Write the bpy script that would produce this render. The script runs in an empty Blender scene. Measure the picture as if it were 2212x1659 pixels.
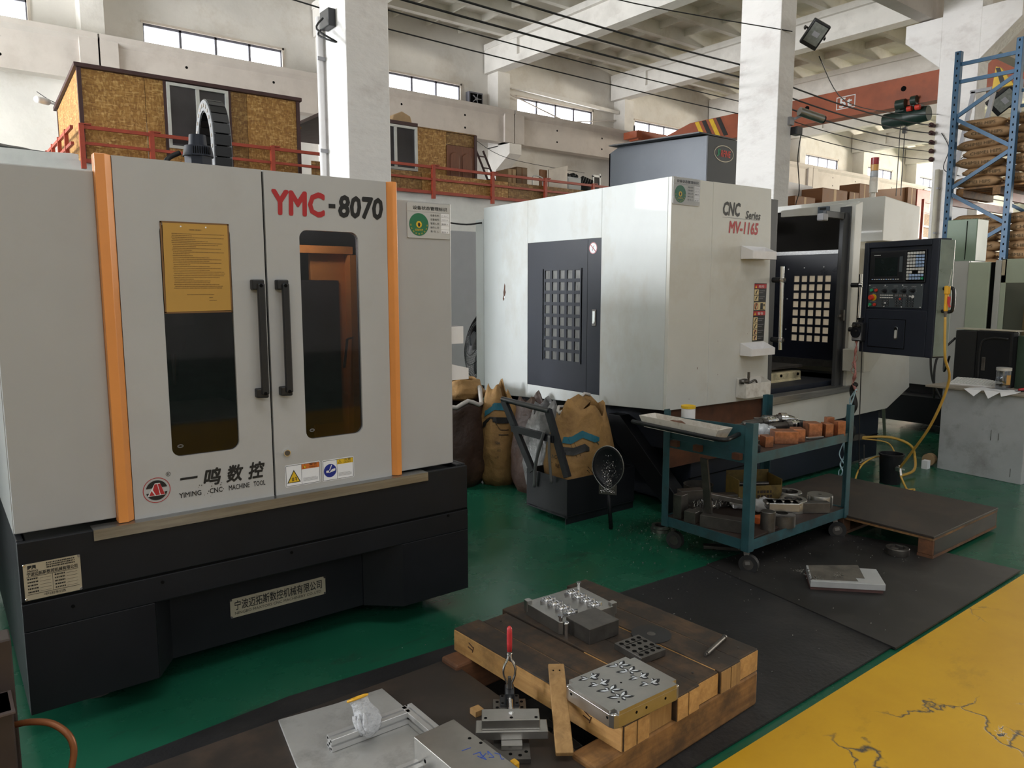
import bpy, math, random
from mathutils import Matrix, Vector
random.seed(7)
PI = math.pi
S = bpy.context.scene
COL = S.collection

# ------------------------------------------------------------------ camera, world, lights, exposure
cam_d = bpy.data.cameras.new('camera'); cam = bpy.data.objects.new('camera', cam_d); COL.objects.link(cam)
cam_d.sensor_fit = 'HORIZONTAL'; cam_d.sensor_width = 36.0; cam_d.lens = 1616.6 / 2212 * 36.0
cam_d.clip_start = 0.05; cam_d.clip_end = 300
_yaw, _pit = math.radians(37.8723), math.radians(7.25998)
_f = Vector((math.sin(_yaw) * math.cos(_pit), math.cos(_yaw) * math.cos(_pit), -math.sin(_pit)))
_r = Vector((math.cos(_yaw), -math.sin(_yaw), 0)); _u = _r.cross(_f)
cam.matrix_world = Matrix(((_r.x, _u.x, -_f.x, 0), (_r.y, _u.y, -_f.y, 0), (_r.z, _u.z, -_f.z, 1.6), (0, 0, 0, 1)))
S.camera = cam
S.view_settings.view_transform = 'Standard'; S.view_settings.look = 'None'
S.view_settings.gamma = 1.0; S.view_settings.use_curve_mapping = False
S.view_settings.exposure = 0.25
W = bpy.data.worlds.new('sky'); S.world = W; W.use_nodes = True
_bg = W.node_tree.nodes['Background']; _bg.inputs[0].default_value = (0.86, 0.93, 1.0, 1); _bg.inputs[1].default_value = 0.38

def area(name, loc, target, sx, sy, power, col):
    d = bpy.data.lights.new(name, 'AREA'); d.shape = 'RECTANGLE'; d.size = sx; d.size_y = sy; d.energy = power; d.color = col
    o = bpy.data.objects.new(name, d); COL.objects.link(o); o.location = loc
    o.rotation_euler = (Vector(target) - Vector(loc)).to_track_quat('-Z', 'Y').to_euler()
    return o
# daylight through left gable, front windows and far gate, plus added unseen fill lamps
area('daylight_left_gable', (-11, 7.5, 6.2), (6, 4, 1.2), 7, 4.5, 380, (0.86, 0.94, 1.0))
area('upper_hall_fill_left', (-12.5, 15, 4.2), (20, 15.5, 9.2), 8, 4, 4600, (0.95, 0.97, 1.0))  # unseen lamp added to lift the ceiling and the back hall
area('upper_hall_fill_right', (60, 4, 4.0), (22, 11, 10), 10, 6, 11500, (1.0, 0.93, 0.80))  # second added lamp, aimed upwards to brighten the roof
area('lane_fill_light', (2.0, -2.2, 9.55), (3.0, -.6, 0), 9, 2.2, 260, (0.98, 0.99, 1.0))  # added overhead lamp for the yellow lane; the roof above stays closed
area('daylight_front_windows', (-4, -9.0, 7.6), (6, 8, 1.0), 12, 1.8, 230, (0.97, 0.98, 1.0))
area('daylight_far_gate', (40, -4, 5.0), (16, 6, 1.0), 8, 6, 1500, (1.0, 0.96, 0.88))

# ------------------------------------------------------------------ materials (procedural)
MATS = {}
def mat(name, col, rough=0.5, metal=0.0, var=0.08, scale=6.0, dirt=None, dirt_amt=0.35, dirt_scale=2.5, bump=0.0, bscale=60.0,
        stretch=(1, 1, 1), emit=0.0, spec=0.5, coat=0.0, rvar=0.1):
    if name in MATS: return MATS[name]
    m = bpy.data.materials.new(name); m.use_nodes = True; nt = m.node_tree; N = nt.nodes; L = nt.links
    b = N['Principled BSDF']; b.inputs['Roughness'].default_value = rough; b.inputs['Metallic'].default_value = metal
    b.inputs['Specular IOR Level'].default_value = spec; b.inputs['Coat Weight'].default_value = coat
    tc = N.new('ShaderNodeTexCoord'); mp = N.new('ShaderNodeMapping'); mp.inputs['Scale'].default_value = stretch
    L.new(tc.outputs['Object'], mp.inputs['Vector'])
    n = N.new('ShaderNodeTexNoise'); n.inputs['Scale'].default_value = scale; n.inputs['Detail'].default_value = 6; n.inputs['Roughness'].default_value = 0.6
    L.new(mp.outputs[0], n.inputs['Vector'])
    r = N.new('ShaderNodeValToRGB'); e = r.color_ramp.elements
    e[0].position = 0.3; e[1].position = 0.72
    e[0].color = (*[max(0, c * (1 - var * 1.4)) for c in col], 1); e[1].color = (*[min(1, c * (1 + var)) for c in col], 1)
    L.new(n.outputs['Fac'], r.inputs['Fac']); out = r.outputs['Color']
    if dirt:
        n2 = N.new('ShaderNodeTexNoise'); n2.inputs['Scale'].default_value = dirt_scale; n2.inputs['Detail'].default_value = 9; n2.inputs['Roughness'].default_value = 0.68
        L.new(mp.outputs[0], n2.inputs['Vector'])
        r2 = N.new('ShaderNodeValToRGB'); r2.color_ramp.elements[0].position = 0.5; r2.color_ramp.elements[1].position = 0.72
        r2.color_ramp.elements[0].color = (0, 0, 0, 1); r2.color_ramp.elements[1].color = (dirt_amt,) * 3 + (1,)
        L.new(n2.outputs['Fac'], r2.inputs['Fac'])
        mx = N.new('ShaderNodeMix'); mx.data_type = 'RGBA'; L.new(r2.outputs['Color'], mx.inputs[0]); L.new(out, mx.inputs[6]); mx.inputs[7].default_value = (*dirt, 1)
        out = mx.outputs[2]
    L.new(out, b.inputs['Base Color'])
    if rvar:
        mr = N.new('ShaderNodeMapRange'); mr.inputs[3].default_value = max(0.02, rough - rvar); mr.inputs[4].default_value = min(1, rough + rvar)
        L.new(n.outputs['Fac'], mr.inputs[0]); L.new(mr.outputs[0], b.inputs['Roughness'])
    if bump:
        nb = N.new('ShaderNodeTexNoise'); nb.inputs['Scale'].default_value = bscale; nb.inputs['Detail'].default_value = 4; L.new(mp.outputs[0], nb.inputs['Vector'])
        bp = N.new('ShaderNodeBump'); bp.inputs['Strength'].default_value = bump; bp.inputs['Distance'].default_value = 0.02
        L.new(nb.outputs['Fac'], bp.inputs['Height']); L.new(bp.outputs[0], b.inputs['Normal'])
    if emit:
        b.inputs['Emission Color'].default_value = (*col, 1); b.inputs['Emission Strength'].default_value = emit
    MATS[name] = m; return m

def node_mat(name, rough=0.6, metal=0.0):
    m = bpy.data.materials.new(name); m.use_nodes = True; MATS[name] = m
    nt = m.node_tree; b = nt.nodes['Principled BSDF']; b.inputs['Roughness'].default_value = rough; b.inputs['Metallic'].default_value = metal
    return m, nt.nodes, nt.links, b
def ramp(N, stops):
    r = N.new('ShaderNodeValToRGB'); e = r.color_ramp.elements
    while len(e) < len(stops): e.new(0.5)
    for k, (p, c) in enumerate(stops): e[k].position = p; e[k].color = (*c, 1)
    return r
def mixc(N, L, fac, a, b, mode='MIX'):
    x = N.new('ShaderNodeMix'); x.data_type = 'RGBA'; x.blend_type = mode
    if isinstance(fac, float): x.inputs[0].default_value = fac
    else: L.new(fac, x.inputs[0])
    for i, v in ((6, a), (7, b)):
        if isinstance(v, tuple): x.inputs[i].default_value = (*v, 1)
        else: L.new(v, x.inputs[i])
    return x.outputs[2]
def noise(N, L, vec, scale, detail=6, rough=0.6, dist=0.0):
    n = N.new('ShaderNodeTexNoise'); n.inputs['Scale'].default_value = scale; n.inputs['Detail'].default_value = detail
    n.inputs['Roughness'].default_value = rough; n.inputs['Distortion'].default_value = dist
    L.new(vec, n.inputs['Vector']); return n.outputs['Fac']
def coord(N, L, scale=(1, 1, 1), rot=(0, 0, 0)):
    tc = N.new('ShaderNodeTexCoord'); mp = N.new('ShaderNodeMapping'); mp.inputs['Scale'].default_value = scale; mp.inputs['Rotation'].default_value = rot
    L.new(tc.outputs['Object'], mp.inputs['Vector']); return mp.outputs[0]

def osb_mat(name, tone):
    m, N, L, b = node_mat(name, 0.65)
    v1 = coord(N, L, (15, 15, 46), (0.2, 0.55, 0.1)); v2 = coord(N, L, (46, 40, 17), (0.5, -0.3, 0.4))
    def flakes(v):
        n = N.new('ShaderNodeTexVoronoi'); n.inputs['Scale'].default_value = 1.0; n.inputs['Randomness'].default_value = 1.0; L.new(v, n.inputs['Vector'])
        sp = N.new('ShaderNodeSeparateColor'); L.new(n.outputs['Color'], sp.inputs[0]); return sp.outputs[0]
    t = tone
    a = ramp(N, [(0.0, (0.20 * t, 0.085 * t, 0.02 * t)), (0.5, (0.33 * t, 0.16 * t, 0.035 * t)), (0.86, (0.45 * t, 0.24 * t, 0.07 * t)), (1.0, (0.72 * t, 0.47 * t, 0.19 * t))]); L.new(flakes(v1), a.inputs[0])
    c = ramp(N, [(0.0, (0.23 * t, 0.10 * t, 0.022 * t)), (0.6, (0.36 * t, 0.18 * t, 0.04 * t)), (1.0, (0.60 * t, 0.37 * t, 0.13 * t))]); L.new(flakes(v2), c.inputs[0])
    f = noise(N, L, coord(N, L), 14, 5)
    L.new(mixc(N, L, f, a.outputs[0], c.outputs[0]), b.inputs['Base Color']); return m

def wood_mat(name, base, dark, grime, amt, along='y', scale=1.0, thresh=0.42):
    m, N, L, b = node_mat(name, 0.7)
    st = {'x': (1.2, 16, 16), 'y': (16, 1.2, 16), 'z': (16, 16, 1.2)}[along]
    v = coord(N, L, tuple(s * scale for s in st))
    g = ramp(N, [(0.25, dark), (0.7, base)]); L.new(noise(N, L, v, 1.6, 8, 0.65, 1.2), g.inputs[0])
    d = ramp(N, [(thresh, (0, 0, 0)), (thresh + 0.25, (amt,) * 3)]); L.new(noise(N, L, coord(N, L, (1, 1, 1)), 5.5, 9, 0.7), d.inputs[0])
    col = mixc(N, L, d.outputs[0], g.outputs[0], grime)
    L.new(col, b.inputs['Base Color'])
    bp = N.new('ShaderNodeBump'); bp.inputs['Strength'].default_value = 0.25; bp.inputs['Distance'].default_value = 0.004
    L.new(noise(N, L, v, 2.5, 6), bp.inputs['Height']); L.new(bp.outputs[0], b.inputs['Normal']); return m

def green_floor():
    m, N, L, b = node_mat('green epoxy floor', 0.22)
    v = coord(N, L)
    a = ramp(N, [(0.3, (0.008, 0.080, 0.044)), (0.7, (0.014, 0.118, 0.066))]); L.new(noise(N, L, v, 0.9, 5), a.inputs[0])
    s = ramp(N, [(0.56, (0, 0, 0)), (0.72, (0.75,) * 3)]); L.new(noise(N, L, coord(N, L, (0.7, 2.4, 1)), 2.1, 10, 0.72, 0.6), s.inputs[0])
    col = mixc(N, L, s.outputs[0], a.outputs[0], (0.022, 0.035, 0.028))
    s2 = ramp(N, [(0.62, (0, 0, 0)), (0.67, (0.6,) * 3)]); L.new(noise(N, L, coord(N, L, (1.0, 9, 1)), 3.0, 12, 0.8, 1.0), s2.inputs[0])
    L.new(mixc(N, L, s2.outputs[0], col, (0.02, 0.03, 0.026)), b.inputs['Base Color'])
    rr = ramp(N, [(0.3, (0.16,) * 3), (0.7, (0.36,) * 3)]); L.new(noise(N, L, v, 3.0, 6), rr.inputs[0]); L.new(rr.outputs[0], b.inputs['Roughness'])
    return m

def yellow_floor():
    m, N, L, b = node_mat('worn yellow floor paint', 0.45)
    v = coord(N, L)
    a = ramp(N, [(0.25, (0.54, 0.285, 0.008)), (0.75, (0.66, 0.375, 0.012))]); L.new(noise(N, L, v, 2.2, 6), a.inputs[0])
    vo = N.new('ShaderNodeTexVoronoi'); vo.feature = 'DISTANCE_TO_EDGE'; vo.inputs['Scale'].default_value = 1.7
    wv = N.new('ShaderNodeVectorMath'); wv.operation = 'MULTIPLY_ADD'
    nn = N.new('ShaderNodeTexNoise'); nn.inputs['Scale'].default_value = 3.5; nn.inputs['Detail'].default_value = 9; L.new(v, nn.inputs['Vector'])
    L.new(nn.outputs['Color'], wv.inputs[0]); wv.inputs[1].default_value = (0.55, 0.55, 0.0); L.new(v, wv.inputs[2]); L.new(wv.outputs[0], vo.inputs['Vector'])
    c = ramp(N, [(0.0, (1,) * 3), (0.013, (0,) * 3)]); L.new(vo.outputs[0], c.inputs[0])
    gate = ramp(N, [(0.47, (0,) * 3), (0.56, (1,) * 3)]); L.new(noise(N, L, v, 1.1, 3), gate.inputs[0])
    mul = mixc(N, L, 1.0, c.outputs[0], gate.outputs[0], 'MULTIPLY')
    chips = ramp(N, [(0.645, (0,) * 3), (0.66, (1,) * 3)]); L.new(noise(N, L, v, 4.2, 9, 0.72, 0.8), chips.inputs[0])
    allm = mixc(N, L, 1.0, mul, mixc(N, L, 1.0, chips.outputs[0], gate.outputs[0], 'MULTIPLY'), 'LIGHTEN')
    st = ramp(N, [(0.58, (0,) * 3), (0.75, (0.45,) * 3)]); L.new(noise(N, L, coord(N, L, (1, 1.6, 1)), 2.6, 8, 0.7), st.inputs[0])
    col = mixc(N, L, st.outputs[0], a.outputs[0], (0.20, 0.125, 0.02))
    L.new(mixc(N, L, allm, col, (0.045, 0.05, 0.055)), b.inputs['Base Color'])
    bp = N.new('ShaderNodeBump'); bp.inputs['Strength'].default_value = 0.3; bp.inputs['Distance'].default_value = 0.003; bp.invert = True
    L.new(allm, bp.inputs['Height']); L.new(bp.outputs[0], b.inputs['Normal']); return m

def glass_mat(name, tint, gloss=0.12, rough=0.04):
    m = bpy.data.materials.new(name); m.use_nodes = True; nt = m.node_tree; N = nt.nodes; L = nt.links
    N.remove(N['Principled BSDF']); out = N['Material Output']
    t = N.new('ShaderNodeBsdfTransparent'); t.inputs[0].default_value = (*tint, 1)
    g = N.new('ShaderNodeBsdfGlossy'); g.inputs[0].default_value = (0.9, 0.93, 1, 1); g.inputs['Roughness'].default_value = rough
    fr = N.new('ShaderNodeFresnel'); fr.inputs[0].default_value = 1.5
    ad = N.new('ShaderNodeMath'); ad.operation = 'ADD'; ad.inputs[1].default_value = gloss - 0.04; L.new(fr.outputs[0], ad.inputs[0])
    mx = N.new('ShaderNodeMixShader'); geo = N.new('ShaderNodeNewGeometry'); iv = N.new('ShaderNodeMath'); iv.operation = 'SUBTRACT'; iv.inputs[0].default_value = 1.0; L.new(geo.outputs['Backfacing'], iv.inputs[1])
    mu = N.new('ShaderNodeMath'); mu.operation = 'MULTIPLY'; L.new(ad.outputs[0], mu.inputs[0]); L.new(iv.outputs[0], mu.inputs[1]); L.new(mu.outputs[0], mx.inputs[0]); L.new(t.outputs[0], mx.inputs[1]); L.new(g.outputs[0], mx.inputs[2]); L.new(mx.outputs[0], out.inputs[0])
    MATS[name] = m; return m

M_floor = green_floor(); M_yel = yellow_floor()
M_wall = mat('lime-washed wall', (0.74, 0.71, 0.66), 0.85, var=0.05, scale=1.2, dirt=(0.42, 0.34, 0.24), dirt_amt=0.4, dirt_scale=0.9, bump=0.2, bscale=9)
M_conc = mat('whitewashed concrete', (0.80, 0.77, 0.72), 0.85, var=0.05, scale=1.6, dirt=(0.40, 0.36, 0.32), dirt_amt=0.30, dirt_scale=1.5, bump=0.25, bscale=14)
M_pil = mat('painted pillar', (0.76, 0.735, 0.72), 0.8, var=0.04, scale=1.4, dirt=(0.42, 0.36, 0.34), dirt_amt=0.45, dirt_scale=2.1, bump=0.35, bscale=11, stretch=(1, 1, 1.8))
M_gird = mat('girder concrete', (0.60, 0.545, 0.50), 0.85, var=0.06, scale=1.5, dirt=(0.36, 0.30, 0.26), dirt_amt=0.35, dirt_scale=1.2)
M_roof = mat('ribbed roof slab', (0.80, 0.77, 0.70), 0.85, var=0.05, scale=1.0, dirt=(0.40, 0.33, 0.22), dirt_amt=0.5, dirt_scale=0.7)
M_fascia = mat('white plaster fascia', (0.70, 0.70, 0.70), 0.8, var=0.04, dirt=(0.4, 0.4, 0.42), dirt_amt=0.3, dirt_scale=1.4)
M_pane = mat('daylit frosted pane', (0.93, 0.96, 1.0), 0.4, var=0.0, emit=5.0)
M_frame = mat('pale window frame', (0.62, 0.55, 0.47), 0.6)
M_osb = osb_mat('osb board', 1.0); M_osb2 = osb_mat('darker osb board', 0.62)
M_trimbr = mat('dark brown steel edge', (0.055, 0.022, 0.022), 0.5)
M_red = mat('red oxide rail', (0.36, 0.052, 0.026), 0.5, var=0.12, scale=9)
M_orcr = mat('orange crane paint', (0.36, 0.088, 0.036), 0.5, var=0.15, scale=1.5, dirt=(0.12, 0.05, 0.035), dirt_amt=0.5, dirt_scale=1.2)
M_alum = mat('aluminium frame', (0.62, 0.62, 0.60), 0.4, 0.3)
M_dglass = mat('dark glass pane', (0.055, 0.05, 0.055), 0.12, var=0.2, scale=1.5)
M_door = mat('brown panelled door', (0.17, 0.058, 0.026), 0.45, var=0.15, scale=4, stretch=(8, 8, 1))
M_grey = mat('light grey machine enamel', (0.46, 0.465, 0.47), 0.38, var=0.03, scale=3, dirt=(0.36, 0.34, 0.31), dirt_amt=0.35, dirt_scale=1.8, coat=0.15)
M_grey2 = mat('grey machine side enamel', (0.42, 0.42, 0.42), 0.4, var=0.03, scale=2, dirt=(0.34, 0.31, 0.28), dirt_amt=0.25, dirt_scale=1.5, coat=0.1)
M_orange = mat('orange enamel', (0.78, 0.30, 0.075), 0.38, var=0.04)
M_base = mat('anthracite enamel', (0.010, 0.011, 0.014), 0.45, var=0.12, scale=4, spec=0.3)
M_navy = mat('navy enamel', (0.018, 0.022, 0.034), 0.45, var=0.12, scale=3, spec=0.3)
M_steel = mat('brushed steel', (0.36, 0.36, 0.355), 0.34, 0.9, var=0.18, scale=9, stretch=(0.4, 8, 8))
M_chrome = mat('chrome', (0.80, 0.80, 0.80), 0.14, 1.0, var=0.03, rvar=0.03)
M_machined = mat('machined steel', (0.43, 0.42, 0.40), 0.33, 0.95, var=0.08, scale=14)
M_shine = mat('polished cavity steel', (0.72, 0.72, 0.74), 0.16, 1.0, var=0.1, scale=40)
M_gauge = mat('dark ground steel', (0.15, 0.14, 0.13), 0.42, 0.8, var=0.2, scale=18)
M_iron = mat('oily cast iron', (0.085, 0.078, 0.072), 0.48, 0.5, var=0.25, scale=14)
M_black = mat('black plastic', (0.012, 0.013, 0.016), 0.42, var=0.15)
M_hole = mat('hole black', (0.004, 0.004, 0.004), 0.9, var=0.0, spec=0.1)
M_rubber = mat('black rubber', (0.020, 0.020, 0.021), 0.7, var=0.25, scale=8)
M_cable = mat('black cable', (0.008, 0.008, 0.009), 0.6)
M_white = mat('white plastic', (0.80, 0.79, 0.80), 0.42, var=0.03, dirt=(0.55, 0.47, 0.40), dirt_amt=0.2, dirt_scale=7)
M_dwhite = mat('grubby white plastic', (0.70, 0.67, 0.62), 0.5, var=0.06, dirt=(0.28, 0.20, 0.13), dirt_amt=0.6, dirt_scale=11)
M_paper = mat('white paper', (0.83, 0.84, 0.87), 0.85, var=0.03)
M_mv = mat('off-white machine enamel', (0.57, 0.60, 0.60), 0.45, var=0.07, scale=1.6, dirt=(0.40, 0.35, 0.27), dirt_amt=0.6, dirt_scale=1.5, stretch=(1, 1, 0.6), coat=0.1)
M_mv2 = mat('off-white machine enamel front', (0.60, 0.60, 0.565), 0.42, var=0.05, scale=2, dirt=(0.42, 0.37, 0.29), dirt_amt=0.5, dirt_scale=2.0, coat=0.1)
M_cream = mat('cream enamel', (0.55, 0.52, 0.43), 0.45, var=0.05, dirt=(0.34, 0.27, 0.17), dirt_amt=0.4, dirt_scale=3)
M_rust = mat('rusty sheet', (0.11, 0.040, 0.018), 0.7, var=0.35, scale=7, dirt=(0.03, 0.02, 0.016), dirt_amt=0.7, dirt_scale=5)
M_slate = mat('blue grey enamel', (0.078, 0.094, 0.122), 0.45, var=0.08, scale=2, dirt=(0.055, 0.063, 0.078), dirt_amt=0.5, dirt_scale=2)
M_slated = mat('charcoal enamel', (0.050, 0.052, 0.056), 0.5, var=0.1)
M_teal = mat('teal cart paint', (0.024, 0.088, 0.108), 0.5, var=0.25, scale=7, dirt=(0.026, 0.030, 0.028), dirt_amt=0.95, dirt_scale=4.5)
M_oil = mat('oily brown tray', (0.045, 0.028, 0.023), 0.55, var=0.3, scale=9, dirt=(0.015, 0.013, 0.012), dirt_amt=0.7, dirt_scale=5)
M_copper = mat('copper', (0.50, 0.21, 0.11), 0.36, 0.65, var=0.3, scale=22, dirt=(0.12, 0.045, 0.022), dirt_amt=0.8, dirt_scale=16, rvar=0.18)
M_kraft = mat('kraft paper sack', (0.31, 0.175, 0.060), 0.75, var=0.12, scale=8, dirt=(0.13, 0.065, 0.025), dirt_amt=0.7, dirt_scale=5, bump=0.6, bscale=16)
M_kraftd = mat('oil-soaked brown sack', (0.036, 0.016, 0.009), 0.6, var=0.25, scale=7, dirt=(0.10, 0.052, 0.024), dirt_amt=0.45, dirt_scale=3, bump=0.6, bscale=14)
M_kraftb = mat('pale kraft resin bag', (0.36, 0.215, 0.105), 0.75, var=0.12, scale=5, bump=0.5, bscale=10)
M_liner = mat('grey plastic liner', (0.21, 0.21, 0.21), 0.3, var=0.3, scale=12, bump=0.8, bscale=14)
M_blue = mat('blue rack paint', (0.030, 0.115, 0.235), 0.45, var=0.15, scale=9)
M_board = mat('oil-darkened plywood', (0.033, 0.026, 0.022), 0.5, var=0.2, scale=3, dirt=(0.085, 0.055, 0.038), dirt_amt=0.6, dirt_scale=4)
M_ply = wood_mat('plywood edge', (0.30, 0.155, 0.055), (0.14, 0.07, 0.03), (0.04, 0.03, 0.025), 0.8, 'x')
M_mat = mat('black rubber mat', (0.013, 0.013, 0.015), 0.60, var=0.3, scale=2.0, dirt=(0.038, 0.036, 0.035), dirt_amt=0.7, dirt_scale=1.8, bump=0.1, bscale=50)
M_plank = wood_mat('grimy plank top', (0.135, 0.075, 0.035), (0.05, 0.029, 0.016), (0.022, 0.017, 0.014), 0.92, 'y', thresh=0.30)
M_plankl = wood_mat('fresh sawn timber', (0.62, 0.36, 0.13), (0.40, 0.20, 0.06), (0.12, 0.06, 0.025), 0.7, 'y', thresh=0.48)
M_timber = wood_mat('sawn timber', (0.38, 0.19, 0.06), (0.19, 0.085, 0.027), (0.06, 0.035, 0.018), 0.85, 'x', thresh=0.40)
M_timberd = wood_mat('red brown timber', (0.21, 0.085, 0.035), (0.11, 0.045, 0.02), (0.05, 0.03, 0.02), 0.7, 'x', thresh=0.42)
M_stake = wood_mat('timber stake', (0.44, 0.26, 0.10), (0.26, 0.14, 0.05), (0.10, 0.06, 0.03), 0.7, 'z', thresh=0.5)
M_yellow = mat('yellow plastic', (0.72, 0.38, 0.02), 0.45, var=0.05)
M_hose = mat('yellow air hose', (0.55, 0.33, 0.06), 0.4, var=0.08)
M_redp = mat('red plastic', (0.55, 0.035, 0.04), 0.4)
M_redi = mat('red lettering', (0.42, 0.022, 0.026), 0.5, var=0.02)
M_blk = mat('black lettering', (0.012, 0.012, 0.012), 0.5, var=0.0)
M_gry = mat('grey lettering', (0.30, 0.30, 0.32), 0.6, var=0.0)
M_wht = mat('white lettering', (0.75, 0.75, 0.75), 0.6, var=0.0)
M_green = mat('green sticker', (0.022, 0.165, 0.075), 0.4)
M_sign = mat('silver grey sign', (0.52, 0.52, 0.51), 0.35, var=0.03)
M_brass = mat('engraved metal plate', (0.56, 0.50, 0.38), 0.38, 0.45, var=0.08, scale=8)
M_ybuf = mat('buff notice paper', (0.50, 0.29, 0.065), 0.75, var=0.03)
M_ybl = mat('blue marker', (0.02, 0.08, 0.42), 0.6)
M_tealp = mat('teal print', (0.010, 0.115, 0.165), 0.7)
M_sage = mat('sage green machine', (0.195, 0.27, 0.20), 0.45, var=0.06, scale=2)
M_palegrey = mat('pale grey cabinet', (0.47, 0.48, 0.47), 0.35, var=0.05, scale=1.5, dirt=(0.40, 0.36, 0.30), dirt_amt=0.35, dirt_scale=2)
M_palegreen = mat('greenish cabinet door', (0.42, 0.48, 0.38), 0.32, var=0.08, scale=1.2)
M_table = mat('scuffed grey sheet', (0.44, 0.46, 0.48), 0.45, var=0.1, scale=3, dirt=(0.17, 0.16, 0.15), dirt_amt=0.6, dirt_scale=4.5)
M_cardb = mat('brown cardboard', (0.165, 0.072, 0.026), 0.8, var=0.08)
M_cardl = mat('pale cardboard', (0.40, 0.27, 0.15), 0.8, var=0.08)
M_alu = mat('aluminium sheet', (0.54, 0.54, 0.53), 0.42, 0.55, var=0.12, scale=4, dirt=(0.16, 0.15, 0.145), dirt_amt=0.55, dirt_scale=6)
M_extr = mat('aluminium extrusion', (0.60, 0.60, 0.60), 0.36, 0.6, var=0.06, scale=6)
M_cotton = mat('grey white cotton knit', (0.55, 0.56, 0.59), 0.9, var=0.12, scale=14, bump=0.7, bscale=60)
M_swarf = mat('metal swarf', (0.45, 0.44, 0.43), 0.3, 0.9, var=0.3, scale=40)
M_glass = glass_mat('smoked machine glass', (0.33, 0.32, 0.33), 0.035)
M_film = glass_mat('creased clear film', (0.93, 0.93, 0.93), 0.045, 0.15)
M_clear = glass_mat('clear plastic', (0.90, 0.91, 0.92), 0.14)
M_acryl = glass_mat('acrylic door', (0.72, 0.74, 0.70), 0.12)
M_kb = mat('ivory keys', (0.72, 0.72, 0.70), 0.5, var=0.02)
M_led = mat('key cap pale blue', (0.40, 0.56, 0.85), 0.4, var=0.05)
M_gbtn = mat('green button', (0.02, 0.36, 0.16), 0.35); M_rbtn = mat('red button', (0.62, 0.05, 0.03), 0.35)
M_panel = mat('slate control panel', (0.055, 0.068, 0.078), 0.45, var=0.06)
M_scr = mat('dark screen', (0.012, 0.018, 0.018), 0.18, var=0.15)
M_bluesg = mat('blue mandatory sign', (0.01, 0.025, 0.26), 0.45); M_orsg = mat('orange warning band', (0.62, 0.16, 0.02), 0.5)
M_cy = mat('caution yellow', (0.75, 0.48, 0.02), 0.45)
M_hoist = mat('dark green hoist', (0.014, 0.035, 0.028), 0.4, var=0.2)
M_mesh = mat('black grille wire', (0.010, 0.010, 0.012), 0.5)
M_pinkw = mat('tangled pink wire', (0.42, 0.17, 0.15), 0.7, var=0.3, scale=40)
M_bluew = mat('pale twisted wire', (0.42, 0.60, 0.68), 0.6, var=0.3, scale=40)
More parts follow.
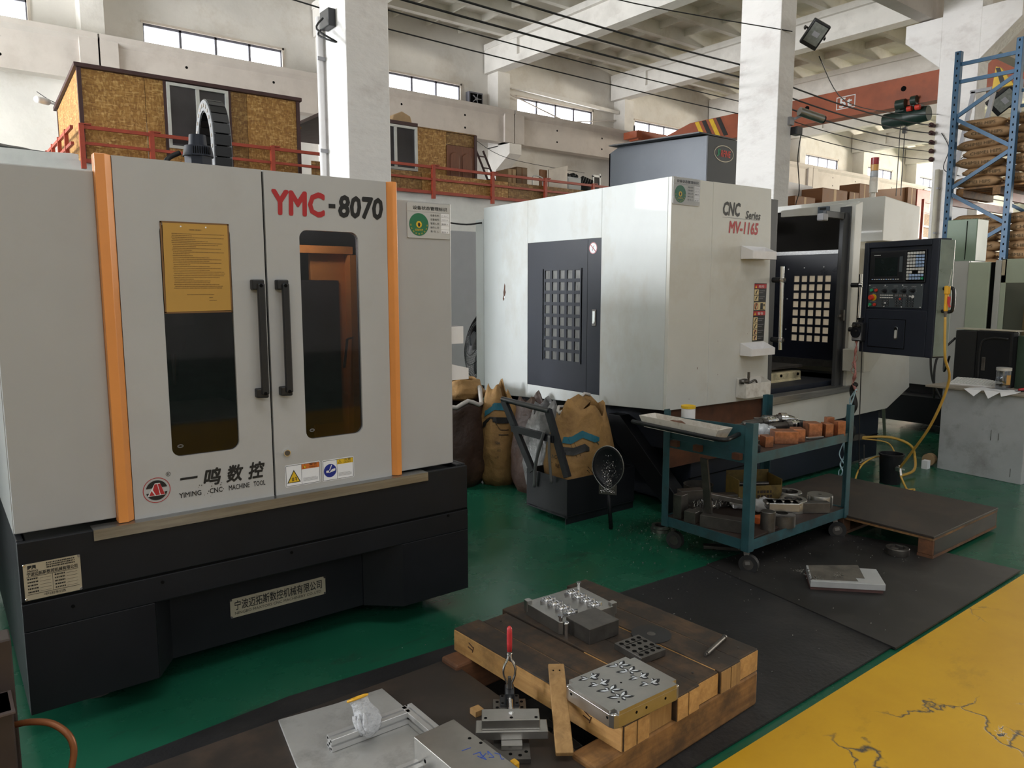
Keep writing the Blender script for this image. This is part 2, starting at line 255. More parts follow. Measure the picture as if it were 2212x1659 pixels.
# ------------------------------------------------------------------ builders
I4 = Matrix.Identity(4)
class B:
    """collects shapes (given in world space, or in the frame M) and links them as one mesh"""
    def __init__(s, M=None): s.M = M; s.v = []; s.f = []; s.ax = None
    def add(s, vs, fs):
        o = len(s.v)
        if s.M is not None: vs = [s.M @ Vector(p) for p in vs]
        s.v += [tuple(p) for p in vs]; s.f += [tuple(i + o for i in f) for f in fs]; return s
    def box(s, x0, x1, y0, y1, z0, z1):
        vs = [(x, y, z) for z in (z0, z1) for y in (y0, y1) for x in (x0, x1)]
        return s.add(vs, [(0, 2, 3, 1), (4, 5, 7, 6), (0, 1, 5, 4), (2, 6, 7, 3), (0, 4, 6, 2), (1, 3, 7, 5)])
    def bar(s, a, b, w, h, up=(0, 0, 1)):
        a, b = Vector(a), Vector(b); d = (b - a).normalized(); up = Vector(up)
        if abs(d.dot(up)) > 0.99: up = Vector((0, 1, 0))
        r = d.cross(up).normalized() * (w / 2); u = r.cross(d).normalized() * (h / 2)
        vs = [p + i * r + j * u for p in (a, b) for i, j in ((-1, -1), (1, -1), (1, 1), (-1, 1))]
        return s.add(vs, [(0, 1, 2, 3), (7, 6, 5, 4), (0, 4, 5, 1), (1, 5, 6, 2), (2, 6, 7, 3), (3, 7, 4, 0)])
    def prism(s, poly, axis, a, b):
        """polygon in the plane across `axis` ('x': (y,z), 'y': (x,z), 'z': (x,y)) extruded from a to b"""
        def P(p, t): return {'x': (t, p[0], p[1]), 'y': (p[0], t, p[1]), 'z': (p[0], p[1], t)}[axis]
        n = len(poly); vs = [P(p, a) for p in poly] + [P(p, b) for p in poly]
        fs = [tuple(range(n)), tuple(range(2 * n - 1, n - 1, -1))] + [(i, n + i, n + (i + 1) % n, (i + 1) % n) for i in range(n)]
        return s.add(vs, fs)
    def cyl(s, a, b, r0, r1=None, n=14, cap=True):
        r1 = r0 if r1 is None else r1; a, b = Vector(a), Vector(b); d = (b - a).normalized()
        t = Vector((1, 0, 0)) if abs(d.x) < 0.8 else Vector((0, 1, 0)); p = d.cross(t).normalized(); q = d.cross(p)
        vs = []
        for c, r in ((a, r0), (b, r1)):
            vs += [c + p * (r * math.cos(2 * PI * k / n)) + q * (r * math.sin(2 * PI * k / n)) for k in range(n)]
        fs = [(k, (k + 1) % n, n + (k + 1) % n, n + k) for k in range(n)]
        if cap: fs += [tuple(range(n - 1, -1, -1)), tuple(range(n, 2 * n))]
        return s.add(vs, fs)
    def tube(s, pts, r, n=8, closed=False):
        pts = [Vector(p) for p in pts]; m = len(pts); vs = []; prev = None
        for i, p in enumerate(pts):
            if closed: d = pts[(i + 1) % m] - pts[i - 1]
            else: d = pts[min(i + 1, m - 1)] - pts[max(i - 1, 0)]
            d.normalize()
            if prev is None:
                t = Vector((0, 0, 1)) if abs(d.z) < 0.8 else Vector((1, 0, 0)); u = d.cross(t).normalized()
            else:
                u = prev - d * prev.dot(d)
                if u.length < 1e-6: u = d.cross(Vector((0.3, 0.5, 0.8)))
                u.normalize()
            prev = u; w = d.cross(u); rr = r[i] if isinstance(r, (list, tuple)) else r
            vs += [p + u * (rr * math.cos(2 * PI * k / n)) + w * (rr * math.sin(2 * PI * k / n)) for k in range(n)]
        fs = []
        for i in range(m if closed else m - 1):
            j = (i + 1) % m
            fs += [(i * n + k, i * n + (k + 1) % n, j * n + (k + 1) % n, j * n + k) for k in range(n)]
        if not closed: fs += [tuple(range(n - 1, -1, -1)), tuple(range((m - 1) * n, m * n))]
        return s.add(vs, fs)
    def lathe(s, prof, c=(0, 0, 0), n=20, sx=1.0, sy=1.0):
        vs = []; m = len(prof)
        for r, z in prof: vs += [(c[0] + sx * r * math.cos(2 * PI * k / n), c[1] + sy * r * math.sin(2 * PI * k / n), c[2] + z) for k in range(n)]
        fs = [(i * n + k, i * n + (k + 1) % n, (i + 1) * n + (k + 1) % n, (i + 1) * n + k) for i in range(m - 1) for k in range(n)]
        if prof[0][0] > 1e-6: fs.append(tuple(range(n - 1, -1, -1)))
        if prof[-1][0] > 1e-6: fs.append(tuple(range((m - 1) * n, m * n)))
        return s.add(vs, fs)
    def ball(s, c, rx, ry=None, rz=None, n=14, m=8, fn=None):
        ry = ry or rx; rz = rz or rx; vs = []
        for i in range(m + 1):
            th = PI * i / m
            for k in range(n):
                ph = 2 * PI * k / n; d = Vector((math.sin(th) * math.cos(ph), math.sin(th) * math.sin(ph), -math.cos(th)))
                q = fn(d) if fn else 1.0
                vs.append((c[0] + d.x * rx * q, c[1] + d.y * ry * q, c[2] + d.z * rz * q))
        return s.add(vs, [(i * n + k, i * n + (k + 1) % n, (i + 1) * n + (k + 1) % n, (i + 1) * n + k) for i in range(m) for k in range(n)])
    def quad(s, a, b, c, d): return s.add([a, b, c, d], [(0, 1, 2, 3)])
    def hole_plate(s, x0, x1, z0, z1, y0, y1, loops):
        """plate across y with rounded holes (x0,x1,z0,z1,r): strips above, below and between plus rounded corners"""
        xs = x0
        for (a, b, c, d, r) in loops:
            s.box(xs, a, y0, y1, z0, z1); s.box(a, b, y0, y1, z0, c); s.box(a, b, y0, y1, d, z1); xs = b
            for (cx, cz, sx, sz) in ((a, c, 1, 1), (b, c, -1, 1), (b, d, -1, -1), (a, d, 1, -1)):
                arc = [(cx + sx * r * (1 - math.sin(t)), cz + sz * r * (1 - math.cos(t))) for t in [PI / 2 * k / 6 for k in range(7)]]
                s.prism([(cx, cz)] + arc, 'y', y0 + .0002, y1 - .0002)
        s.box(xs, x1, y0, y1, z0, z1); return s
    def o(s, name, m, parent=None, smooth=False, bevel=0.0, label=None, kind=None, seg=2):
        me = bpy.data.meshes.new(name); ob = bpy.data.objects.new(name, me); COL.objects.link(ob)
        base = I4
        if parent is not None:
            ob.parent = parent; base = wm(parent)
            org = s.ax if s.ax is not None else None
            inv = base.inverted(); vs = [inv @ Vector(p) for p in s.v]
        else:
            n = len(s.v); c = Vector((sum(p[0] for p in s.v) / n, sum(p[1] for p in s.v) / n, min(p[2] for p in s.v)))
            ob.location = c; vs = [Vector(p) - c for p in s.v]
        me.from_pydata([tuple(v) for v in vs], [], s.f); me.validate()
        import bmesh
        bm = bmesh.new(); bm.from_mesh(me); bmesh.ops.recalc_face_normals(bm, faces=bm.faces); bm.to_mesh(me); bm.free()
        me.materials.append(m)
        if smooth:
            for p in me.polygons: p.use_smooth = True
            if smooth == 'auto':
                me.set_sharp_from_angle(angle=math.radians(40))
        if bevel:
            bv = ob.modifiers.new('bevel', 'BEVEL'); bv.width = bevel; bv.segments = seg; bv.limit_method = 'ANGLE'; bv.angle_limit = math.radians(50)
        if label: ob['label'] = label
        if kind: ob['kind'] = kind
        return ob

def wm(o):
    m = o.matrix_basis.copy()
    while o.parent: o = o.parent; m = o.matrix_basis @ m
    return m
def thing(name, label, cat, loc, rz=0.0, group=None, rot=None):
    o = bpy.data.objects.new(name, None); COL.objects.link(o); o.empty_display_size = 0.1
    o.location = loc; o.rotation_euler = rot if rot else (0, 0, rz)
    o['label'] = label; o['category'] = cat
    if group: o['group'] = group
    return o
def tag(o, label, cat, group=None):
    o['label'] = label; o['category'] = cat
    if group: o['group'] = group
    return o
def L(t): return B(wm(t))                     # shapes in the frame of thing t
def struct(ob): ob['kind'] = 'structure'; return ob
def copy_tree(root, loc, rz=None, label=None, group=None, name=None):
    r = root.copy(); COL.objects.link(r); r.location = loc
    if rz is not None: r.rotation_euler = (0, 0, rz)
    if label: r['label'] = label
    if group: r['group'] = group
    for ch in list(root.children):
        c = ch.copy(); COL.objects.link(c); c.parent = r
        for g in list(ch.children):
            d = g.copy(); COL.objects.link(d); d.parent = c
    return r
def frame(o, right, up):
    r = Vector(right).normalized(); u = Vector(up).normalized(); n = r.cross(u)
    return Matrix(((r.x, u.x, n.x, o[0]), (r.y, u.y, n.y, o[1]), (r.z, u.z, n.z, o[2]), (0, 0, 0, 1)))
def FY(x, y, z): return frame((x, y, z), (1, 0, 0), (0, 0, 1))      # reading plane that faces -Y
def FX(x, y, z): return frame((x, y, z), (0, -1, 0), (0, 0, 1))     # reading plane that faces -X

def text(body, M, w, h, m, parent=None, name='lettering', shear=0.0, bold=0.0, depth=0.0006, keep=False):
    """flat lettering whose box (w x h) has its lower left corner at the origin of M"""
    cu = bpy.data.curves.new(name, 'FONT'); cu.body = body; cu.size = 1.0; cu.shear = shear; cu.extrude = 0.0; cu.resolution_u = 2
    tmp = bpy.data.objects.new('tmp', cu); COL.objects.link(tmp)
    dg = bpy.context.evaluated_depsgraph_get(); me0 = bpy.data.meshes.new_from_object(tmp.evaluated_get(dg))
    vs = [v.co.copy() for v in me0.vertices]; fs = [tuple(p.vertices) for p in me0.polygons]
    bpy.data.objects.remove(tmp); bpy.data.curves.remove(cu); bpy.data.meshes.remove(me0)
    if not vs: return None
    x0 = min(v.x for v in vs); x1 = max(v.x for v in vs); y0 = min(v.y for v in vs); y1 = max(v.y for v in vs)
    sx = w / (x1 - x0) if w else h / (y1 - y0); sy = h / (y1 - y0) if h else sx
    if keep: sx = sy = min(sx, sy)
    b = B(M); q = bold * 1.7
    for k, (dx, dy) in enumerate([(0, 0)] + [(q * 1.2 * math.cos(j * PI / 4), q * 1.2 * math.sin(j * PI / 4)) for j in range(8)] if bold else [(0, 0)]):
        b.add([((v.x - x0 + dx) * sx, (v.y - y0 + dy) * sy, depth + .00004 * k) for v in vs], fs)
    return b.o(name, m, parent)
def text_b(b, body, M, w, h, shear=0.0, bold=0.0, depth=0.0006):
    """same lettering added to an open builder"""
    cu = bpy.data.curves.new('t', 'FONT'); cu.body = body; cu.shear = shear; cu.offset = bold; cu.resolution_u = 2
    tmp = bpy.data.objects.new('tmp', cu); COL.objects.link(tmp)
    dg = bpy.context.evaluated_depsgraph_get(); me0 = bpy.data.meshes.new_from_object(tmp.evaluated_get(dg))
    vs = [v.co.copy() for v in me0.vertices]; fs = [tuple(p.vertices) for p in me0.polygons]
    bpy.data.objects.remove(tmp); bpy.data.curves.remove(cu); bpy.data.meshes.remove(me0)
    if not vs: return
    x0 = min(v.x for v in vs); x1 = max(v.x for v in vs); y0 = min(v.y for v in vs); y1 = max(v.y for v in vs)
    sx = w / (x1 - x0); sy = h / (y1 - y0)
    b.add([M @ Vector(((v.x - x0) * sx, (v.y - y0) * sy, depth)) for v in vs], fs)
def rrect(x0, x1, y0, y1, r, k=5):
    pts = []
    for cx, cy, a in ((x1 - r, y0 + r, -PI / 2), (x1 - r, y1 - r, 0), (x0 + r, y1 - r, PI / 2), (x0 + r, y0 + r, PI)):
        pts += [(cx + r * math.cos(a + PI / 2 * i / k), cy + r * math.sin(a + PI / 2 * i / k)) for i in range(k + 1)]
    return pts
def decal(M, poly, m, parent, name, t=0.0008, z=0.0): return B(M).prism(poly, 'z', z, z + t).o(name, m, parent)
def disc(r, c=(0, 0), n=28, sy=1.0): return [(c[0] + r * math.cos(2 * PI * k / n), c[1] + sy * r * math.sin(2 * PI * k / n)) for k in range(n)]
def dashes(b, M, x, y, w, h, seed=0, gap=0.3):
    """one line of small unreadable print"""
    rnd = random.Random(seed); t = x; end = x + w
    while t < end:
        l = min(end - t, h * rnd.uniform(0.5, 1.1)); b.add([M @ Vector(p) for p in ((t, y, .0012), (t + l, y, .0012), (t + l, y + h, .0012), (t, y + h, .0012))], [(0, 1, 2, 3)])
        t += l + h * gap * rnd.uniform(0.6, 1.8)
def catenary(a, b, sag, n=14):
    a, b = Vector(a), Vector(b)
    return [a.lerp(b, k / n) - Vector((0, 0, sag * 4 * (k / n) * (1 - k / n))) for k in range(n + 1)]
def smooth_path(pts, n=6):
    P = [Vector(p) for p in pts]; out = []
    for i in range(len(P) - 1):
        p0 = P[max(i - 1, 0)]; p1 = P[i]; p2 = P[i + 1]; p3 = P[min(i + 2, len(P) - 1)]
        for k in range(n):
            t = k / n
            out.append(0.5 * ((2 * p1) + (p2 - p0) * t + (2 * p0 - 5 * p1 + 4 * p2 - p3) * t * t + (3 * p1 - p0 - 3 * p2 + p3) * t ** 3))
    out.append(P[-1]); return out
# ------------------------------------------------------------------ the hall
struct(B().box(-14, 75, -12, 22, -0.15, 0).o('floor', M_floor))
struct(B().box(-14, 75, -3.2, 1.427, 0, 0.003).o('trim_1', M_yel))
# window slots in the high strip of the back wall
WIN = [(-1.25, 2.35), (4.8, 8.36), (10.75, 14.33), (16.73, 20.3), (22.63, 26.2), (28.5, 32.05), (34.37, 37.9), (40.2, 43.75), (46.1, 49.6)]
ZB, ZT, YW = 7.66, 8.19, 21.2
b = B().box(-14, 75, YW, YW + .3, 0, ZB).box(-14, 75, YW, YW + .3, ZT, 10.1)
xs = -14
for a, c in WIN: b.box(xs, a, YW, YW + .3, ZB, ZT); xs = c
b.box(xs, 75, YW, YW + .3, ZB, ZT)
struct(b.o('wall_back', M_wall))
M_mull = mat('grey window mullion', (0.16, 0.16, 0.19), 0.6)
for i, (a, c) in enumerate(WIN):
    f = B()
    f.box(a - .05, c + .05, YW - .03, YW + .03, ZT, ZT + .06).box(c, c + .06, YW - .03, YW + .03, ZB, ZT + .06).box(a, c, YW + .05, YW + .12, ZB - .0, ZB + .03)
    w = (c - a) / 4
    fo = struct(f.o('window_%d' % (i + 1), M_frame))
    for k in range(5): B().box(max(a, a + w * k - .03), min(c, a + w * k + .03), YW + .04, YW + .13, ZB, ZT).o('mullion', M_mull, fo)
    B().box(a, c, YW + .04, YW + .13, ZT - .05, ZT).o('mullion', M_mull, fo)
    for k in range(4): B().box(a + w * k + .02, a + w * (k + 1) - .02, YW + .09, YW + .11, ZB + .03, ZT).o('pane', M_pane, fo)
# other sides of the hall, open at the gates and window bands the daylight comes through
struct(B().box(-14.3, -14, -12, 2.5, 0, 10.1).box(-14.3, -14, 12.5, 22, 0, 10.1).box(-14.3, -14, 2.5, 12.5, 0, 2.2).box(-14.3, -14, 2.5, 12.5, 8.6, 10.1).o('wall_left', M_wall))
struct(B().box(-14, 75, -12.3, -12, 0, 4.2).box(-14, 75, -12.3, -12, 8.8, 10.1).o('wall_front', M_wall))
# roof: ribbed channel slabs on concrete beams
BX = [-8.5, -2.5, 3.5, 9.5, 15.5, 21.45, 27.4, 33.4, 39.4, 45.4, 51.4, 57.4]
struct(B().box(-14, 75, -12, 22, 10.0, 10.2).o('ceiling', M_roof))
b = B()
for k in range(23):
    y = -11.5 + k * 1.5
    b.prism([(y - .09, 9.62), (y + .09, 9.62), (y + .16, 10.0), (y - .16, 10.0)], 'x', -14, 75)
for x0 in BX:
    for k in range(1, 5):
        x = x0 + k * 1.2
        b.prism([(x - .03, 9.80), (x + .03, 9.80), (x + .06, 10.0), (x - .06, 10.0)], 'y', -11.5, 21.2)
ceil_ribs = struct(b.o('trim_2', M_roof))
for x in BX:
    g = B().box(x - .11, x + .11, -11.5, 21.15, 8.92, 9.45).box(x - .22, x + .22, -11.5, 21.15, 8.71, 8.93).box(x - .24, x + .24, -11.5, 21.15, 9.44, 9.62)
    g.box(x - .22, x + .22, 19.4, 21.15, 8.93, 9.44)
    struct(g.o('roof_beam', M_conc))
# back wall columns with corbels, crane girder on them
CXS = [-2.5, 3.58, 9.6, 15.7, 21.7, 27.7, 33.7, 39.7, 45.7]
for x in CXS:
    g = B().box(x - .25, x + .25, 20.62, 21.2, 6.3, 8.71)
    g.prism([(21.2, 0), (20.75, 0), (20.75, 5.55), (20.0, 6.0), (20.0, 6.33), (21.2, 6.33)], 'x', x - .25, x + .25)
    struct(g.o('wall_column', M_conc))
for k in range(len(CXS) - 1):
    a, c = CXS[k] + .02, CXS[k + 1] - .02
    g = B().box(a, c, 20.12, 20.5, 6.35, 7.33).prism([(20.02, 7.28), (20.02, 7.40), (20.6, 7.40), (20.6, 7.28), (20.5, 7.18), (20.12, 7.18)], 'x', a, c)
    for e in (a, c - .38): g.box(e, e + .38, 20.04, 20.5, 6.35, 7.33)
    gg = struct(g.o('crane_girder', M_gird))
    h = B()
    for hx in (a + 1.9, c - 1.9):
        for hz in (6.62, 7.0): h.cyl((hx, 20.119, hz), (hx, 20.13, hz), .035, n=8)
    h.o('bolt_hole', M_hole, gg)
struct(B().box(-14, 60, 20.22, 20.34, 7.40, 7.44).o('crane_rail', mat('dark rail', (0.05, 0.045, 0.045), 0.6)))
# interior pillars, corbels and the dark crane girder on them
for i, (x, yb, w) in enumerate([(2.81, 6.27, .39), (8.81, 6.38, .34), (14.8, 6.43, .42), (-3.2, 6.3, .4), (20.8, 6.4, .4), (26.8, 6.4, .4), (32.8, 6.4, .4)]):
    g = B().box(x, x + w, 5.78, yb, 0, 9.65)
    p = struct(g.o('pillar', M_pil, bevel=.012))
    if i != 0: p.data.name = 'pillar'
    c = B().prism([(yb - .005, 5.56), (7.07, 6.13), (7.07, 6.44), (yb - .005, 6.44)], 'x', x, x + w).prism([(5.785, 5.56), (5.16, 6.13), (5.16, 6.44), (5.785, 6.44)], 'x', x, x + w)
    c.o('corbel', M_pil, p, bevel=.01)
struct(B().box(-14, 60, 6.6, 6.85, 6.46, 7.3).box(-14, 60, 6.5, 6.95, 7.2, 7.36).o('inner_crane_girder', M_gird))
# mezzanine: plaster front, floor slab
rnd = random.Random(3)
jag = [(-14, 0), (30.5, 0)] ; xx = 30.5; top = []
while xx > 2.1: top.append((xx, 3.645 + rnd.uniform(-.015, .02))); xx -= rnd.uniform(.12, .35)
top += [(2.1, 3.65), (2.1, 3.73)]; xx = 2.0
while xx > -14: top.append((xx, 3.73 + rnd.uniform(-.01, .012))); xx -= rnd.uniform(.15, .4)
struct(B().prism(jag + [(30.5, 3.65)] + top + [(-14, 3.73)], 'y', 14.0, 14.2).o('wall_mezzanine', M_fascia))
struct(B().box(2.12, 34, 14.2, 21.1, 3.45, 3.62).o('mezzanine_floor', M_gird))

# ------------------------------------------------------------------ mezzanine rail
def rail(name, label, loc, build):
    t = thing(name, label, 'railing', loc); build(t); return t
def rail_front(t):
    px = [2.15, 3.18, 5.23, 7.1, 8.69, 10.25, 11.81, 13.37, 14.93, 16.5, 18.05, 19.6, 21.2, 22.7, 24.3, 25.8, 27.4, 28.9]
    for x in px: B().box(x - .035, x + .035, 13.86, 13.93, 3.5, 4.2).box(x - .01, x + .14, 13.855, 13.935, 4.185, 4.205).o('post', M_red, t)
    for a, c in zip(px[:-1], px[1:]):
        B().bar((a, 13.895, 4.15), (c, 13.895, 4.15), .05, .055).o('top_rail', M_red, t)
        B().bar((a, 13.895, 3.90), (c, 13.895, 3.90), .045, .045).o('middle_rail', M_red, t)
    B().box(2.15, 29, 13.88, 13.99, 3.60, 3.66).o('floor_angle', M_red, t)
    x = 6.0; k = 0
    while x < 28:
        w = 2.3 if k % 2 else 2.44
        B().box(x, x + w - .012, 13.94, 13.96, 3.655, 4.02).o('kick_board', M_osb2 if k % 3 != 1 else M_osb, t); x += w; k += 1
rail('guard_rail', 'red steel guard rail with strandboard kick panels along the mezzanine edge', (2.15, 13.9, 3.5), rail_front)
def rail_side(t):
    for y in (14.6, 15.4, 16.2, 17.0): B().box(2.0, 2.06, y - .03, y + .03, 3.6, 4.2).o('post', M_red, t)
    for z in (4.15, 3.9): B().bar((2.03, 14.0, z), (2.03, 17.0, z), .045, .05).o('rail', M_red, t)
rail('guard_rail', 'short red guard rail returning beside the left end of the strandboard office', (2.03, 14, 3.6), rail_side)
def rail_far(t):
    for x in (31.3, 32.6, 33.9): B().box(x - .05, x + .05, 13.8, 13.9, 0, 5.1).o('post', M_red, t)
    for z in (5.0, 4.62, 4.05): B().bar((31.3, 13.85, z), (33.9, 13.85, z), .06, .08).o('rail', M_red, t)
    B().box(31.36, 33.85, 13.9, 13.92, 3.65, 4.55).o('board', M_osb, t)
rail('guard_rail', 'red frame with a strandboard panel beside the third pillar', (31.3, 13.85, 0), rail_far)

# ------------------------------------------------------------------ strandboard offices
def office_left():
    t = thing('site_office', 'strandboard office with dark edges and white sliding window, left on the mezzanine', 'cabin', (2.18, 14.1, 3.62))
    x0, x1, y0, y1, zb = 2.18, 5.84, 14.1, 16.5, 3.62
    zt = lambda y: 5.15 - (y - y0) * .1
    for a, c in ((x0 + .05, 3.16), (3.168, 3.46), (4.58, 4.86), (4.868, x1 - .05)):
        B().box(a, c, y0, y0 + .025, zb, 5.10).o('board', M_osb if a < 4.5 or a > 4.7 else M_osb2, t)
    B().box(3.5, 4.54, y0, y0 + .025, zb, 4.0).o('board', M_osb, t)
    for a, c in ((y0 + .03, 14.9), (14.908, 15.7), (15.708, y1 - .05)):
        B().prism([(a, zb), (c, zb), (c, zt(c) - .05), (a, zt(a) - .05)], 'x', x0, x0 + .025).o('board', M_osb, t)
    B().box(x1 - .03, x1, y0, y1, zb, 5.0).o('board', M_osb2, t)
    B().prism([(y0 - .06, 5.11), (y0 - .06, 5.17), (y1 + .1, 4.93), (y1 + .1, 4.87)], 'x', x0 - .05, x1 + .05).o('roof', M_trimbr, t)
    for x in (x0 - .01, x1 - .04): B().box(x, x + .06, y0 - .02, y0 + .04, zb, 5.12).o('edge_post', M_trimbr, t)
    for x in (3.45, 4.53): B().box(x, x + .05, y0 - .012, y0 + .03, zb, 5.11).o('edge_post', M_trimbr, t)
    B().box(x0 - .01, x0 + .05, y1 - .05, y1, zb, 4.88).o('edge_post', M_trimbr, t)
    sliding(t, 3.50, 4.53, y0 - .01, 4.0, 5.09)
def sliding(t, a, c, y, z0, z1):
    f = B()
    f.box(a, a + .05, y - .03, y + .05, z0 + .0505, z1 - .0505).box(c - .05, c, y - .03, y + .05, z0 + .0505, z1 - .0505).box(a, c, y - .03, y + .05, z0, z0 + .05).box(a, c, y - .03, y + .05, z1 - .05, z1)
    m = (a + c) / 2; f.box(m - .04, m + .02, y - .025, y + .03, z0 + .0505, z1 - .0505)
    w = f.o('sliding_window', M_alum, t)
    B().box(a + .05, m - .04, y + .0, y + .01, z0 + .05, z1 - .05).o('pane', M_dglass, w)
    B().box(m + .02, c - .05, y + .02, y + .03, z0 + .05, z1 - .05).o('pane', M_dglass, w)
office_left()
def office_right():
    t = thing('site_office', 'strandboard office with sliding window and brown panelled door, behind the first pillar', 'cabin', (6.9, 14.15, 3.62))
    y0 = 14.15
    B().box(6.5, 7.42, y0, y0 + .025, 3.62, 5.0).o('board', M_osb2, t)
    B().box(7.44, 8.44, y0, y0 + .025, 3.62, 4.06).o('board', M_osb, t)
    B().box(8.46, 9.19, y0, y0 + .025, 3.62, 4.98).o('board', M_osb, t)
    B().box(9.198, 9.96, y0, y0 + .025, 4.72, 4.97).o('board', M_osb2, t)
    B().box(9.93, 9.96, y0, 17.2, 3.62, 4.95).o('board', M_osb2, t)
    B().box(6.4, 8.46, y0 - .04, 17.2, 4.98, 5.05).o('roof', M_trimbr, t)
    B().box(8.47, 9.98, y0 - .02, 17.2, 4.98, 5.0).o('roof', M_osb2, t)
    B().box(9.93, 9.99, y0 - .03, y0 + .03, 3.62, 4.99).o('edge_post', M_trimbr, t)
    sliding(t, 7.43, 8.45, y0 - .01, 4.07, 4.97)
    d = B().box(9.2, 9.93, y0 - .01, y0 + .03, 3.62, 4.71).o('door', M_door, t)
    for a, c in ((9.29, 9.52), (9.61, 9.84)):
        arch = [(a, 3.75), (c, 3.75), (c, 4.50)] + [(c - (c - a) * k / 6, 4.50 + .07 * math.sin(PI * k / 6)) for k in range(1, 6)] + [(a, 4.50)]
        B().prism(arch, 'y', y0 - .022, y0 - .009).o('door_panel', M_door, d, bevel=.006)
    # pale extractor hood lying on the roof
    h = B().prism([(7.95, 5.05), (8.45, 5.05), (8.4, 5.22), (8.2, 5.30), (8.0, 5.2)], 'y', 14.3, 15.0).o('roof_hood', M_cardl, None, bevel=.02)
    tag(h, 'buff carton lying on the roof of the office with the brown door', 'carton')
office_right()
w = B().box(6.0, 6.42, 15.5, 15.53, 3.62, 4.9).box(5.9, 6.45, 15.45, 15.55, 4.9, 4.95).o('board_screen', M_osb); tag(w, 'narrow strandboard screen between left office and first pillar', 'screen')

# ------------------------------------------------------------------ things kept on the mezzanine
def carton(label, x0, x1, z1, y=14.5, d=.5, m=None, name='carton', cat='carton', rz=0.0, z0=3.62):
    t = thing(name, label, cat, ((x0 + x1) / 2, y + d / 2, z0), rz)
    w = (x1 - x0) / 2; h = z1 - z0; m = m or M_cardb
    L(t).box(-w, w, -d / 2, d / 2, 0, h).o('body', m, t, bevel=.01)
    L(t).box(-w * .98, -w * .02, -d / 2 - .004, d / 2, h, h + .012).box(w * .02, w * .98, -d / 2 - .004, d / 2, h, h + .012).o('flap', m, t)
    L(t).box(-w * .1, w * .1, -d / 2 - .002, -d / 2 + .002, h * .2, h).o('tape', M_cardl if m is M_cardb else M_cardb, t)
    return t
carton('buff carton with cut corner standing beside the folded brown carton on mezzanine', 11.16, 11.40, 4.42, m=M_cardl)
carton('tall open brown carton leaning beside the mezzanine ladder', 11.42, 11.75, 4.49, m=mat('mid cardboard', (0.20, 0.125, 0.07), .8))
t = thing('ladder', 'dark steel ladder leaning on the back wall behind the cartons', 'ladder', (11.3, 15.2, 3.62))
for dx in (0, .22): B().bar((11.0 + dx, 15.6, 5.0), (11.45 + dx, 15.3, 3.66), .03, .05).o('stile', M_trimbr, t)
for k in range(5): B().bar((11.05 + .1 * k, 15.56 - .06 * k, 4.85 - .28 * k), (11.27 + .1 * k, 15.56 - .06 * k, 4.85 - .28 * k), .03, .03).o('rung', M_trimbr, t)
h = B().tube(smooth_path([(11.85, 14.4, 3.62), (11.83, 14.4, 4.2), (11.9, 14.4, 4.32), (12.1, 14.4, 4.30), (12.16, 14.4, 4.2), (12.15, 14.4, 3.62)], 4), .018).o('trolley_hoop', M_alum, None, True)
tag(h, 'bent grey tube handle standing upright behind the red rail', 'handle')
p = B().box(12.2, 12.42, 14.55, 14.6, 3.62, 4.52).o('door_leaf', mat('teak board', (0.25, 0.10, 0.035), .6), None, bevel=.005); tag(p, 'narrow orange brown board standing left of the grey sheet panel', 'board')
p = B().prism([(12.43, 3.62), (13.05, 3.62), (13.05, 4.69), (12.43, 4.53)], 'y', 14.5, 14.53).o('sheet_panel', mat('dull zinc sheet', (0.42, 0.38, 0.34), .4, .5, var=.15, scale=2), None, bevel=.004); tag(p, 'dull grey sheet panel with slanted top on the mezzanine', 'panel')
t = thing('steel_cabinet', 'small grey cabinet with black bundle on top, right of sheet panel', 'cabinet', (13.3, 14.8, 3.62))
B().box(13.06, 13.53, 14.5, 15.0, 3.62, 4.42).o('body', M_table, t, bevel=.01); B().box(13.1, 13.5, 14.495, 14.5, 3.7, 4.38).o('door', M_palegrey, t)
k = B()
for q in range(9): k.ball((13.1 + .05 * q, 14.7 + .04 * math.sin(q * 2), 4.47 + .02 * math.cos(q)), .06, .1, .07, 8, 6)
p = k.o('tool_bag', M_black, None, True); tag(p, 'black soft bundle on top of the small grey mezzanine cabinet', 'bag')
k = B()
for q in range(5): k.tube(smooth_path([(13.6 + .09 * q, 14.6, 4.28), (13.65 + .08 * q, 14.55, 4.46 - .02 * q), (13.7 + .07 * q, 14.7, 4.40), (13.72 + .07 * q, 14.6, 4.25)], 4), .035, 6)
k.box(13.55, 14.0, 14.5, 14.9, 3.62, 4.28); p = k.o('motor_heap', M_cable, None, True); tag(p, 'black heap of hoses and motors right of the small cabinet', 'machine part')
t = thing('framed_board', 'grey framed board leaning at the right end of the mezzanine clutter', 'board', (14.1, 14.6, 3.62))
f = B()
for a in ((14.0, 3.62, 14.04, 4.53), (14.24, 3.62, 14.28, 4.6), (14.0, 4.5, 14.28, 4.55), (14.0, 4.1, 14.28, 4.14)): f.box(a[0], a[2], 14.55, 14.6, a[1], a[3])
f.o('frame', M_alum, t); B().box(14.03, 14.25, 14.57, 14.585, 4.14, 4.5).o('panel', M_dglass, t)
